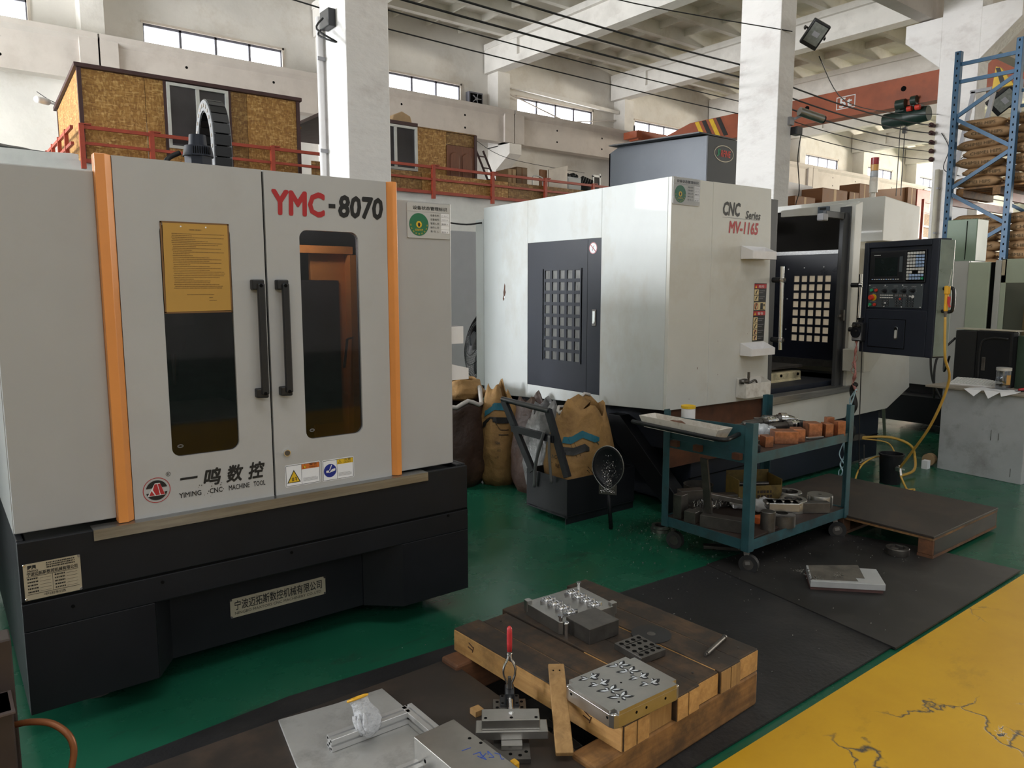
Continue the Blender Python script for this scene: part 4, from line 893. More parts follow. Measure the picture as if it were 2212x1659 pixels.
    yc, xc0, xc1, zc, ro, ri = 3.96, 1.160, 1.222, 2.285, .235, .175
    def arc(r, rz): return [(yc + r * math.cos(a), zc + rz * math.sin(a)) for a in [PI * k / 24 for k in range(25)]]
    def legs(r, rz, z0): return [(yc + r, z0)] + arc(r, rz) + [(yc - r, z0)]
    outer = legs(.150, .235, 1.9); inner = legs(.105, .185, 1.9)
    for k in range(len(outer) - 1):
        q = [outer[k], outer[k + 1], inner[k + 1], inner[k]]
        side.prism(q, 'x', xc0 - .012, xc0)
        side.prism(q, 'x', xc1, xc1 + .012)
    so = side.o('chain_side', mat('grey energy chain', (0.26, 0.27, 0.29), .5, var=.15, scale=20), t)
    def dense(z0, r, rz):
        p = [(yc + r, z0 + (zc - z0) * k / 7) for k in range(7)] + [(yc + r * math.cos(a), zc + rz * math.sin(a)) for a in [PI * k / 13 for k in range(14)]] + [(yc - r, zc - (zc - z0) * k / 7) for k in range(1, 8)]
        return p
    o1 = dense(1.92, .153, .238); i1 = dense(1.92, .102, .182); mid = dense(1.92, .127, .21)
    for k in range(len(o1) - 1):
        a, c = Vector((0, *o1[k])), Vector((0, *o1[k + 1])); e = (c - a) * .06
        for P, nm in ((o1, 'link_plate'), (i1, 'link_plate')):
            a, c = Vector((0, *P[k])), Vector((0, *P[k + 1])); e = (c - a) * .06; a2 = a + e; c2 = c - e
            B().bar((xc0 - .008, (a2.y + c2.y) / 2, (a2.z + c2.z) / 2), (xc1 + .008, (a2.y + c2.y) / 2, (a2.z + c2.z) / 2), (c2 - a2).length, .006, (0, -(c2 - a2).z, (c2 - a2).y)).o(nm, M_black, t)
        B().ball((xc0 - .013, *mid[k]), .003, .006, .010, 8, 5).o('link_pin', M_frame, t)
    return t
machine_left()

# notice held in the left door window
def notice():
    t = thing('notice', 'buff paper notice with printed lines in left door window', 'notice', (.83, 3.023, 1.513))
    M = frame((.708, 3.0225, 1.513), (1, 0, .004), (-.000, 0, 1)); w, h = .238, .330
    B(M).prism([(0, 0), (w, .002), (w, h), (.003, h)], 'z', 0, .001).o('sheet', M_ybuf, t)
    b = B(); M2 = M @ Matrix.Translation((0, 0, .0003)); rnd = random.Random(11)
    dashes(b, M2, w * .40, h * .925, w * .2, .0045, 1)
    for k in range(31):
        z = h * (.88 - .0205 * k)
        dashes(b, M2, w * (.13 + .02 * rnd.random()), z, w * rnd.choice([.78, .74, .35, .3, .55, .25, .7, .8]), .0028, k + 30, .35)
    dashes(b, M2, w * .32, h * .19, w * .42, .0028, 90); dashes(b, M2, w * .66, h * .155, w * .06, .0028, 91); dashes(b, M2, w * .66, h * .12, w * .12, .0028, 92)
    b.o('print', mat('faded print', (.20, .115, .04), .8, var=0), t)
    for x in (.28, .66): decal(M, disc(.003, (w * x, h * .965), 10), M_paper, t, 'pin', .002)
    e = B(M).box(-.006, 0, -.004, h + .004, -.001, .0006).box(w, w + .006, -.004, h + .004, -.001, .0006).box(-.006, w + .006, -.006, 0, -.001, .0006).box(-.006, w + .006, h, h + .006, -.001, .0006)
    e.o('folder_edge', M_rust if False else mat('brown folder', (.19, .095, .03), .6), t)
notice()

def status_sign(label, M, w, h, glare=False):
    o = M.to_translation(); t = thing('status_sign', label, 'sign', tuple(o))
    p = B(M).prism(rrect(0, w, 0, h, h * .05), 'z', .001, .004).o('plate', M_sign, t)
    D = M @ Matrix.Translation((0, 0, .004))
    text('设备状态管理标识', D @ Matrix.Translation((w * .13, h * .805, 0)), w * .80, h * .105, M_blk, t, bold=.008)
    b = B(D).box(.01 * w, .99 * w, h * .745, h * .752, 0, .0005); b.o('rule', M_gry, t)
    dl = decal(D, disc(h * .32, (w * .265, h * .385), 40), M_green, t, 'dial', .0012)
    cx, cy, r = w * .265, h * .385, h * .32
    decal(D, disc(r * .30, (cx, cy), 24), M_cy, dl, 'dial_center', .0018)
    k = B(D).prism([(cx - r * .16, cy), (cx + r * .16, cy), (cx, cy + r * .20)], 'z', .0018, .0024).box(cx - r * .10, cx + r * .10, cy - r * .18, cy, .0018, .0024); k.o('dial_arrow', M_blk, dl)
    text('设备状态', D @ Matrix.Translation((cx - r * .42, cy - r * .58, .0014)), r * .84, r * .2, M_cy, dl)
    rg = B()
    for j in range(9):
        a = PI + PI * (j + .2) / 8.4; Q = D @ Matrix.Translation((cx + r * .83 * math.cos(a), cy + r * .83 * math.sin(a), .0004)) @ Matrix.Rotation(a + PI / 2, 4, 'Z')
        dashes(rg, Q, -r * .07, -r * .07, r * .15, r * .035, j); dashes(rg, Q, -r * .07, 0, r * .15, r * .04, j + 5)
    rg.o('dial_print', M_cy, dl)
    for j, s in enumerate(('设备名称：', '设备编号：', '管理人员：', '操作人员：', '责 任 人：')):
        text(s, D @ Matrix.Translation((w * .535, h * (.635 - .115 * j), 0)), w * .22, h * .062, M_blk, t)
    pl = B(D)
    for j in range(5): pl.box(w * .785, w * .985, h * (.625 - .115 * j), h * (.71 - .115 * j) + .1 * h * .2, 0, .0012)
    sl = pl.o('name_slip', M_paper, t)
    for j, s in ((0, 'C N C'), (1, 'JGZX 03')): text(s, D @ Matrix.Translation((w * .80, h * (.64 - .115 * j), .0012)), w * .15, h * .045, M_gry, sl)
    b = B()
    for j in (2, 4): dashes(b, D @ Matrix.Translation((0, 0, .0008)), w * .80, h * (.64 - .115 * j), w * .14, h * .04, j + 60, .5)
    b.o('handwriting', M_gry, sl)
    B(D).prism(rrect(w * .01, w * .99, h * .01, h * .99, h * .04), 'z', .0032, .0034).o('film', M_film, t) if glare else None
    return t
status_sign('grey equipment status sign with green dial on the right end of left machine', FY(1.757, 3.041, 1.832), .231, .160)

# white trays stuck on the right side of the left machine
def tray(label, M, w, d, hb, hf, m, name='parts_tray'):
    """open-topped wall tray; M: back lower left corner, x right, y up, z away from the wall"""
    t = thing(name, label, 'tray', tuple(M.to_translation())); q = B(M); s = .004
    q.prism([(0, 0), (hb, 0), (hf, d), (0, d)], 'x', 0, s) if False else None
    def side(x0, x1): q.add([(x0, 0, 0), (x0, hb, 0), (x0, hf, d), (x0, 0, d), (x1, 0, 0), (x1, hb, 0), (x1, hf, d), (x1, 0, d)], [(0, 1, 2, 3), (7, 6, 5, 4), (0, 4, 5, 1), (1, 5, 6, 2), (2, 6, 7, 3), (3, 7, 4, 0)])
    side(0, s); side(w - s, w)
    q.box(s, w - s, 0, s, 0, d - s).box(s, w - s, 0, hf, d - s, d)
    q.o('bin', m, t); B(M).box(s, w - s, s, hb, 0, s).o('back_plate', m, t)
    return t
Mx = frame((2.0, 3.42, 1.335), (0, 1, 0), (0, 0, 1))
tray('small white tray high on the right side of left machine', frame((1.998, 3.085, 1.330), (0, 1, 0), (0, 0, 1)), .20, .095, .085, .085, M_white)
tray('small white slant-sided tray low on the right side of left machine', frame((1.998, 3.085, 1.150), (0, 1, 0), (0, 0, 1)), .20, .125, .085, .055, M_white)
# ------------------------------------------------------------------ right machining centre (front-left corner at 3.885, 3.30)
def machine_right():
    t = thing('machining_center', 'off-white machining center with open doors and navy side door, right of center', 'machine', (5.4, 4.3, 0))
    X0, Y0 = 3.885, 3.30
    # side wall with a navy service door of recessed square windows
    s = B()
    def yz(y0, y1, z00, z01, z10, z11): s.prism([(y0, z00), (y1, z01), (y1, z11), (y0, z10)], 'x', X0, X0 + .035)
    zb = lambda y: .78 - (y - 3.3) * .0515; zt = lambda y: 2.325 - (y - 3.3) * .014
    D0, D1, DZ0, DZ1 = 3.942, 4.788, .815, 1.965
    yz(Y0 + .0305, D0, zb(Y0), zb(D0), zt(Y0), zt(D0)); yz(D1, 5.398, zb(D1), zb(5.398), zt(D1), zt(5.398))
    yz(D0, D1, zb(D0), zb(D1), DZ0, DZ0); yz(D0, D1, DZ1, DZ1, zt(D0), zt(D1))
    s.o('side_panel', M_mv, t, bevel=.003)
    d = B(); gy = [4.155 + k * .0868 for k in range(6)]; gz = [1.03 + k * .0905 for k in range(9)]
    bw = .013
    d.box(X0 + .004, X0 + .03, D0, gy[0], DZ0, DZ1).box(X0 + .004, X0 + .03, gy[-1], D1, DZ0, DZ1).box(X0 + .004, X0 + .03, gy[0], gy[-1], DZ0, gz[0]).box(X0 + .004, X0 + .03, gy[0], gy[-1], gz[-1], DZ1)
    for y in gy: d.box(X0 + .004, X0 + .03, y - bw, y + bw, gz[0], gz[-1])
    for z in gz: d.box(X0 + .0045, X0 + .0295, gy[0], gy[-1], z - bw, z + bw)
    do = d.o('service_door', M_navy, t)
    B().box(X0 + .012, X0 + .02, gy[0], gy[-1], gz[0], gz[-1]).o('service_window', mat('dusty dark window', (.14, .14, .135), .3, var=.25, scale=6, stretch=(1, 6, 1)), do)
    B().box(X0 + .002, X0 + .036, D0 - .006, D0, DZ0, DZ1).box(X0 + .002, X0 + .036, D1, D1 + .006, DZ0, DZ1).box(X0 + .002, X0 + .036, D0, D1, DZ0 - .006, DZ0).box(X0 + .002, X0 + .036, D0, D1, DZ1, DZ1 + .006).o('door_gap', M_hole, t)
    B().box(X0 + .0035, X0 + .006, 4.085, 4.088, DZ0 + .01, DZ1 - .01).o('door_fold', M_hole, do)
    lt = B().box(X0 - .002, X0 + .004, 3.988, 4.030, 1.325, 1.447).o('latch', M_gauge, do, bevel=.003)
    B().box(X0 - .0045, X0 - .002, 3.996, 4.022, 1.345, 1.435).o('latch_paddle', M_chrome, lt, bevel=.002)
    B().cyl((X0 - .005, 4.009, 1.352), (X0 - .009, 4.009, 1.352), .009).o('latch_key', M_chrome, lt)
    M = FX(X0 + .0035, 4.03, 1.895)
    p = decal(M, disc(.042), M_paper, do, 'no_touch_sticker'); k = B(M)
    po, pi = disc(.041), disc(.037)
    for j in range(28):
        q = (j + 1) % 28; k.add([(po[j][0], po[j][1], .0014), (po[q][0], po[q][1], .0014), (pi[q][0], pi[q][1], .0014), (pi[j][0], pi[j][1], .0014)], [(0, 1, 2, 3)])
    k.bar((-.028, .026, .0015), (.028, -.026, .0015), .005, .0004); k.o('prohibition', M_redi, p)
    B(M).bar((-.008, -.02, .0012), (.002, .012, .0012), .006, .0004).bar((.002, .012, .0012), (.012, .016, .0012), .004, .0004).o('pictogram', M_gry, p)
    # torn paint flake
    pts = [(.0, .075), (.012, .055), (.010, .02), (.018, .0), (.004, -.035), (.006, -.05), (-.016, -.075), (-.022, -.05), (-.012, -.03), (-.014, .0), (-.006, .03)]
    fo = decal(FX(X0 - .0002, 5.10, 1.57), [(x * 1.05, y * 1.0) for x, y in pts], M_rust, t, 'paint_flake', .0006)
    decal(FX(X0 - .0012, 5.10, 1.57), [(.002, -.03), (.012, -.04), (.004, -.058), (-.006, -.045)], M_paper, fo, 'flake_edge', .0006)
    # left fixed front panel and sliding door
    f = B(); f.prism([(X0, .780), (4.322, .776), (4.310, 2.325), (X0, 2.324)], 'y', Y0, Y0 + .03); f.o('front_panel', M_mv2, t, bevel=.003)
    dd = B(); dd.prism([(4.326, .776), (5.06, .766), (5.0, 2.331), (4.314, 2.326)], 'y', Y0, Y0 + .03); dl = dd.o('sliding_door', M_mv2, t, bevel=.003)
    B().prism([(4.32, .78), (4.328, .78), (4.316, 2.325), (4.308, 2.325)], 'y', Y0 + .004, Y0 + .03).o('door_gap', M_wht, t)
    B().prism([(5.062, .775), (5.125, .775), (5.112, 2.262), (5.002, 2.262)], 'y', Y0 + .012, Y0 + .06).o('door_edge', M_slated, dl, bevel=.004)
    # handles
    def bar_handle(par, x, y, z0, z1, zz, lean):
        h = B().cyl((x, y, z0), (x + lean, y, z1), .0155, n=18).o('door_handle', M_chrome, par, 'auto')
        for z in zz:
            xx = x + lean * (z - z0) / (z1 - z0)
            B().cyl((xx, y + .075, z), (xx, y + .012, z), .020, n=16).o('handle_post', M_black, h, 'auto')
            B().cyl((xx, y + .004, z), (xx, y - .024, z), .022, .019, 16).o('handle_cap', M_chrome, h, 'auto')
            B().cyl((xx, y - .0245, z), (xx, y - .0255, z), .009).o('cap_screw', M_gauge, h)
    bar_handle(dl, 5.085, Y0 - .075, 1.14, 1.765, (1.665, 1.215), -.02)
    # inscriptions
    yy = Y0 - .0005
    text('CNC', FY(4.43, yy, 2.112), .195, .088, M_blk, dl, shear=.18, bold=.020)
    text('Series', FY(4.693, yy, 2.100), .178, .054, M_blk, dl, shear=.2, bold=.014)
    B(FY(4.425, yy, 2.094)).box(0, .44, 0, .003, 0, .0006).o('underline', M_gry, dl)
    text('MV-1165', FY(4.503, yy, 1.992), .346, .080, M_redi, dl, shear=.14, bold=.018)
    # warning strip
    M = FY(4.83, yy, 1.209)
    w = decal(M, [(0, 0), (.148, 0), (.158, .43), (.004, .43)], M_black, dl, 'warning_strip')
    D = M @ Matrix.Translation((0, 0, .001)); rnd = random.Random(4)
    for z in (.395, .195):
        b = decal(D, [(.002, z - .002), (.153, z - .002), (.154, z + .03), (.003, z + .03)], M_redi, w, 'red_band', .0006); decal(D, [(.012, z), (.034, z), (.023, z + .022)], M_cy, b, 'warning_triangle', .001)
        text('危险' if z > .3 else '警告', D @ Matrix.Translation((.055, z + .003, .0006)), .07, .018, M_wht, b)
    for z0, z1, n in ((.345, .385, 0), (.30, .34, 1), (.232, .29, 2), (.14, .18, 3), (.095, .135, 4), (.05, .09, 5), (.008, .045, 6)):
        c = decal(D, [(.006, z0), (.058 if n != 2 else .15, z0), (.058 if n != 2 else .15, z1), (.006, z1)], mat('buff print', (.62, .50, .27), .6), w, 'pictogram_field', .0006)
        q = B(D)
        if n in (2, 5, 6):
            r = (z1 - z0) * .42; po, pi = disc(r, (.033, (z0 + z1) / 2), 18), disc(r * .75, (.033, (z0 + z1) / 2), 18)
            for j in range(18):
                e = (j + 1) % 18; q.add([(po[j][0], po[j][1], .0008), (po[e][0], po[e][1], .0008), (pi[e][0], pi[e][1], .0008), (pi[j][0], pi[j][1], .0008)], [(0, 1, 2, 3)])
            q.bar((.033 - r * .6, (z0 + z1) / 2 - r * .6, .0009), (.033 + r * .6, (z0 + z1) / 2 + r * .6, .0009), .004, .0003); q.o('prohibition', M_redi, c)
            q = B(D)
        q.bar((.022, z0 + .006, .0010), (.034, z1 - .01, .0010), .010, .0003).bar((.034, z1 - .012, .0010), (.046, z1 - .008, .0010), .007, .0003)
        if n == 2: q.box(.085, .118, z0 + .006, z1 - .006, .0006, .001).box(.125, .14, z1 - .03, z1 - .012, .0006, .001).box(.078, .14, z0 + .003, z0 + .008, .0006, .001)
        q.o('pictogram', M_blk, c)
        if n != 2:
            q = B()
            for j in range(2): dashes(q, D, .066, z1 - .012 - .014 * j, .07 - .02 * j, .004, n * 3 + j)
            q.o('small_print', M_gry, w)
    # small scratches and chips
    q = B(FY(0, yy, 0))
    for x, z, r in ((4.20, 1.05, .006), (4.42, 1.23, .003), (4.43, .99, .003), (4.77, 1.27, .0025), (4.05, .96, .0025), (4.12, .84, .003)): q.add([(x + r * .6 * math.cos(a), z + r * 1.6 * math.sin(a), .0006) for a in [2 * PI * j / 7 for j in range(7)]], [tuple(range(7))])
    q.o('paint_chip', M_rust, t)
    # rusty sheet under the front panel, dark post
    B().prism([(3.95, .36), (5.06, .36), (5.06, .76), (3.95, .772)], 'y', Y0 + .05, Y0 + .07).o('apron', M_rust, t)
    B().box(5.062, 5.10, Y0 - .0, Y0 + .06, .40, .775).o('apron_post', M_slated, t); B().cyl((5.08, Y0 - .0, .66), (5.08, Y0 - .008, .66), .009).o('bolt', M_wht, t)
    # lower front: sill, cream body, tapering right end
    B().prism([(5.07, .765), (6.335, .765), (6.335, .715), (5.07, .700)], 'y', Y0 - .02, Y0 + .10).o('sill', M_steel, t, bevel=.004)
    B().prism([(5.10, .47), (7.0, .492), (7.425, .66), (7.33, 1.30), (6.34, 1.25), (6.34, .715), (5.10, .700)], 'y', Y0 + .0, Y0 + .05).o('lower_panel', M_cream if False else M_mv2, t, bevel=.003)
    B().prism([(6.34, 1.2), (7.345, 1.2), (7.40, 2.02), (6.7, 2.02), (6.34, 2.0)], 'y', Y0 + .15, Y0 + .19).o('panel_behind_console', M_cream, t)
    B().prism([(6.72, 2.02), (7.40, 2.02), (7.40, 2.36), (6.72, 2.41)], 'y', Y0 + .0, Y0 + .34).o('upper_cabinet', M_mv2, t, bevel=.006)
    B().prism([(7.41, 2.06), (7.50, 2.06), (7.50, 2.26), (7.41, 2.27)], 'y', Y0 + .25, Y0 + .8).o('upper_cabinet_step', M_mv2, t)
    B().box(7.345, 7.40, Y0 + .04, 5.3, .66, 2.36).o('right_wall', M_cream, t)
    # front frame post of the opening and the short lintel with its interlock
    B().prism([(6.235, .72), (6.335, .72), (6.345, 2.335), (6.225, 2.30)], 'y', Y0, Y0 + .09).o('frame_post', M_mv2, t, bevel=.004)
    B().prism([(Y0 + .02, 2.24), (Y0 + .75, 2.255), (Y0 + .75, 2.315), (Y0 + .02, 2.335)], 'x', 6.30, 6.335).o('lintel', M_mv2, t, bevel=.003)
    il = B().box(6.27, 6.302, Y0 + .27, Y0 + .37, 2.235, 2.315).o('interlock', mat('blue grey switch', (.10, .125, .16), .5), t, bevel=.004)
    B().box(6.268, 6.27, Y0 + .29, Y0 + .35, 2.285, 2.305).o('switch_mark', M_blk, il)
    # right sliding door pushed back: dark frame
    rd = B().box(6.14, 6.235, Y0 + .05, Y0 + .085, .735, 2.24).box(5.86, 6.16, Y0 + .05, Y0 + .085, 2.18, 2.235).box(6.215, 6.245, Y0 + .03, Y0 + .13, .735, 2.29)
    r = rd.o('sliding_door', M_slated, t, bevel=.004)
    B().box(5.80, 5.88, Y0 + .04, Y0 + .10, 2.15, 2.21).o('door_roller', M_gry, r, bevel=.01)
    B().box(6.165, 6.185, Y0 + .02, Y0 + .05, 1.33, 1.42).box(6.12, 6.17, Y0 + .035, Y0 + .05, 1.36, 1.38).o('door_catch', M_gauge, r)
    bar_handle(r, 6.212, Y0 - .085, 1.165, 1.72, (1.63, 1.255), .0)
    # working space: right inner wall with its window, lining, table, vice
    XR = 6.74
    g0, g1 = 3.765, 4.17; z0, z1 = 1.08, 1.735
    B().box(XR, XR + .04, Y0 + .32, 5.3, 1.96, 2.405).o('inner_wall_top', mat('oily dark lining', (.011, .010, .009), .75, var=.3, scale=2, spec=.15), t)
    B().box(XR - .012, XR + .03, Y0 + .3, 5.3, 2.345, 2.405).o('wall_rim', M_mv2, t, bevel=.003)
    B().box(XR - .01, XR + .04, Y0 + .02, 5.3, 1.925, 1.96).o('wall_strip', M_steel, t)
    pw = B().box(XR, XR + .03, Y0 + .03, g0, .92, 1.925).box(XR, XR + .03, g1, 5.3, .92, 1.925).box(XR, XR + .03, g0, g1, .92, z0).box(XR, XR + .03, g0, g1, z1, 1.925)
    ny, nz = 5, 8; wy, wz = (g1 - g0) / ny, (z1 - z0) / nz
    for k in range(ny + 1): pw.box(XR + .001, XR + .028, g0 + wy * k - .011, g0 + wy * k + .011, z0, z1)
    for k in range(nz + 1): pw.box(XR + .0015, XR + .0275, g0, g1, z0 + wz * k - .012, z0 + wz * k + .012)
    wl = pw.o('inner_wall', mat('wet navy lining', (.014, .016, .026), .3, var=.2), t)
    pm = mat('daylit dusty window', (.62, .52, .38), .5, var=.18, scale=5, emit=.22)  # panes glow slightly in place of daylight from behind
    for a in range(ny):
        for c in range(nz): B().box(XR + .012, XR + .016, g0 + wy * a + .011, g0 + wy * (a + 1) - .011, z0 + wz * c + .012, z0 + wz * (c + 1) - .012).o('pane', pm, wl)
    fr = B().box(XR - .006, XR, g0 - .075, g0 - .065, z0 - .08, z1 + .10).o('window_edge', M_hole, wl)
    for y, z in ((3.70, 1.80), (3.85, 1.805), (4.05, 1.80), (4.22, 1.79), (3.70, 1.4), (3.70, 1.2), (4.22, 1.5), (4.22, 1.2)): B().cyl((XR, y, z), (XR - .004, y, z), .006, n=8).o('bolt', M_wht, wl)
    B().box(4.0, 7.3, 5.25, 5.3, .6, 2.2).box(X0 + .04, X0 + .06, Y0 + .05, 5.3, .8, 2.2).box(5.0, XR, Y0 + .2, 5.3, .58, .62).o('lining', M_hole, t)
    B().box(XR - .05, XR, Y0 + .15, 5.2, .86, .925).o('ledge', M_gauge, t)
    tb = B().box(5.3, 6.12, 3.66, 4.1, .60, .875).prism([(3.60, .60), (3.60, .765), (3.66, .82), (3.66, .60)], 'x', 5.3, 6.10); tb.o('machine_table', mat('oily cream casting', (.60, .52, .33), .45, var=.25, scale=9, dirt=(.05, .045, .035), dirt_amt=.8, dirt_scale=8), t, bevel=.01)
    B().box(5.2, 6.20, 3.70, 4.15, .90, .92).o('table_top', M_iron, t); B().box(6.31, 6.72, 3.45, 4.2, .62, .80).o('way_cover', M_iron, t, bevel=.02)
    for x in (5.80, 6.06): B().cyl((x, 3.66, .85), (x, 3.65, .85), .012).o('bolt', M_hole, t)
    B().box(5.80, 5.84, 3.594, 3.5995, .70, .76).o('table_label', M_paper, t)
    B().box(6.3, 6.7, 4.45, 4.7, 2.2, 2.3).o('lamp_housing', M_gauge, t)
    # base
    bs = B().box(4.25, 7.0, Y0 + .07, 5.2, 0.03, .49).box(4.12, 6.9, Y0 + .13, 5.25, .45, .80); bs.o('base', M_navy, t, bevel=.006)
    B().box(4.24, 7.005, Y0 + .066, Y0 + .08, .238, .245).o('base_seam', M_hole, t)
    for x in (4.5, 6.8): B().cyl((x, 3.6, 0), (x, 3.6, .05), .07).cyl((x, 5.0, 0), (x, 5.0, .05), .07).o('foot', M_iron, t)
    # column cover with the maker's oval badge
    c = B().prism([(3.86, 2.25), (3.86, 2.795), (4.82, 2.845), (4.94, 2.80), (4.94, 2.25)], 'x', 4.95, 4.965).prism([(3.86, 2.25), (3.86, 2.795), (4.82, 2.845), (4.94, 2.80), (4.94, 2.25)], 'x', 5.31, 5.325)
    c.box(4.95, 5.325, 4.925, 4.94, 2.25, 2.80); c.o('column_cover', M_slate, t)
    fc = B().box(4.95, 5.325, 3.852, 3.866, 2.25, 2.796).o('column_cover_front', M_slated, t, bevel=.003)
    B().prism([(3.87, 2.806), (4.86, 2.846), (4.86, 2.856), (3.87, 2.816)], 'x', 4.86, 5.34).o('cover_lid', M_slated, t)
    M = FY(5.155, 3.851, 2.675); po, pi = disc(.125, sy=.52, n=40), disc(.119, sy=.49, n=40); k = B(M)
    for j in range(40):
        q = (j + 1) % 40; k.add([(po[j][0], po[j][1], .001), (po[q][0], po[q][1], .001), (pi[q][0], pi[q][1], .001), (pi[j][0], pi[j][1], .001)], [(0, 1, 2, 3)])
    k.o('badge_rim', M_brass, fc)
    text('JI', M @ Matrix.Translation((-.088, -.024, 0)), .040, .056, M_gbtn, fc, shear=.15, bold=.01); text('RFINE', M @ Matrix.Translation((-.040, -.024, 0)), .125, .050, M_rbtn, fc, shear=.15, bold=.01)
    # rear electrical cabinet
    B().box(3.90, 4.6, 5.42, 5.54, .735, 2.205).o('rear_cabinet', M_mv, t, bevel=.004)
    # signal tower
    tw = B().cyl((6.9, 3.5, 2.41), (6.9, 3.5, 2.47), .020).cyl((6.9, 3.5, 2.47), (6.9, 3.5, 2.55), .036, n=18).box(6.86, 6.94, 3.46, 3.54, 2.405, 2.42).o('signal_tower', M_dwhite, t, 'auto')
    for a, m in ((2.55, M_dwhite), (2.605, mat('grey lens', (.38, .40, .44), .3)), (2.66, mat('amber lens', (.55, .30, .08), .3)), (2.72, mat('red lens', (.28, .02, .025), .3))):
        B().cyl((6.9, 3.5, a), (6.9, 3.5, a + .058), .035, n=18).o('lens', m, tw, 'auto')
    # console bracket and arm
    B().prism([(6.17, .90), (6.28, .90), (6.50, 1.06), (6.52, 1.10), (6.16, 1.09)], 'y', 3.12, 3.31).o('console_bracket', M_mv2, t, bevel=.005)
    return t
machine_right()
status_sign('equipment status sign under creased film on the upper left front of right machine', FY(3.89, 3.299, 2.150), .275, .175, True)
tray('upper white plastic tray stuck on the off-white sliding door', FY(4.652, 3.298, 1.812), .292, .10, .094, .055, M_white)
tray('middle white plastic tray below the red warning strip', FY(4.685, 3.298, 1.113), .292, .10, .092, .050, M_white)
tray('lowest deep grubby white tray holding tools', FY(4.655, 3.298, .805), .31, .085, .14, .105, M_dwhite)
p = B().cyl((4.75, 3.26, .84), (4.735, 3.25, .985), .007, n=8).cyl((4.735, 3.25, .945), (4.733, 3.249, .99), .010, n=8).o('hex_key', M_gauge, None, 'auto'); tag(p, 'dark steel key standing upright in the lowest white tray', 'tool')
p = B().ball((4.70, 3.262, .925), .05, .028, .02, 12, 6).cyl((4.66, 3.25, .91), (4.66, 3.25, .94), .022, n=12).o('tool_socket', M_gauge, None, True); tag(p, 'rounded dark steel socket lying in the lowest white tray', 'tool')
p = B().tube(smooth_path([(4.76, 3.27, .9), (4.82, 3.255, .925), (4.87, 3.27, .9)], 4), .008, 6).o('spanner', M_gauge, None, True); tag(p, 'curved dark spanner end in the lowest white tray', 'tool')

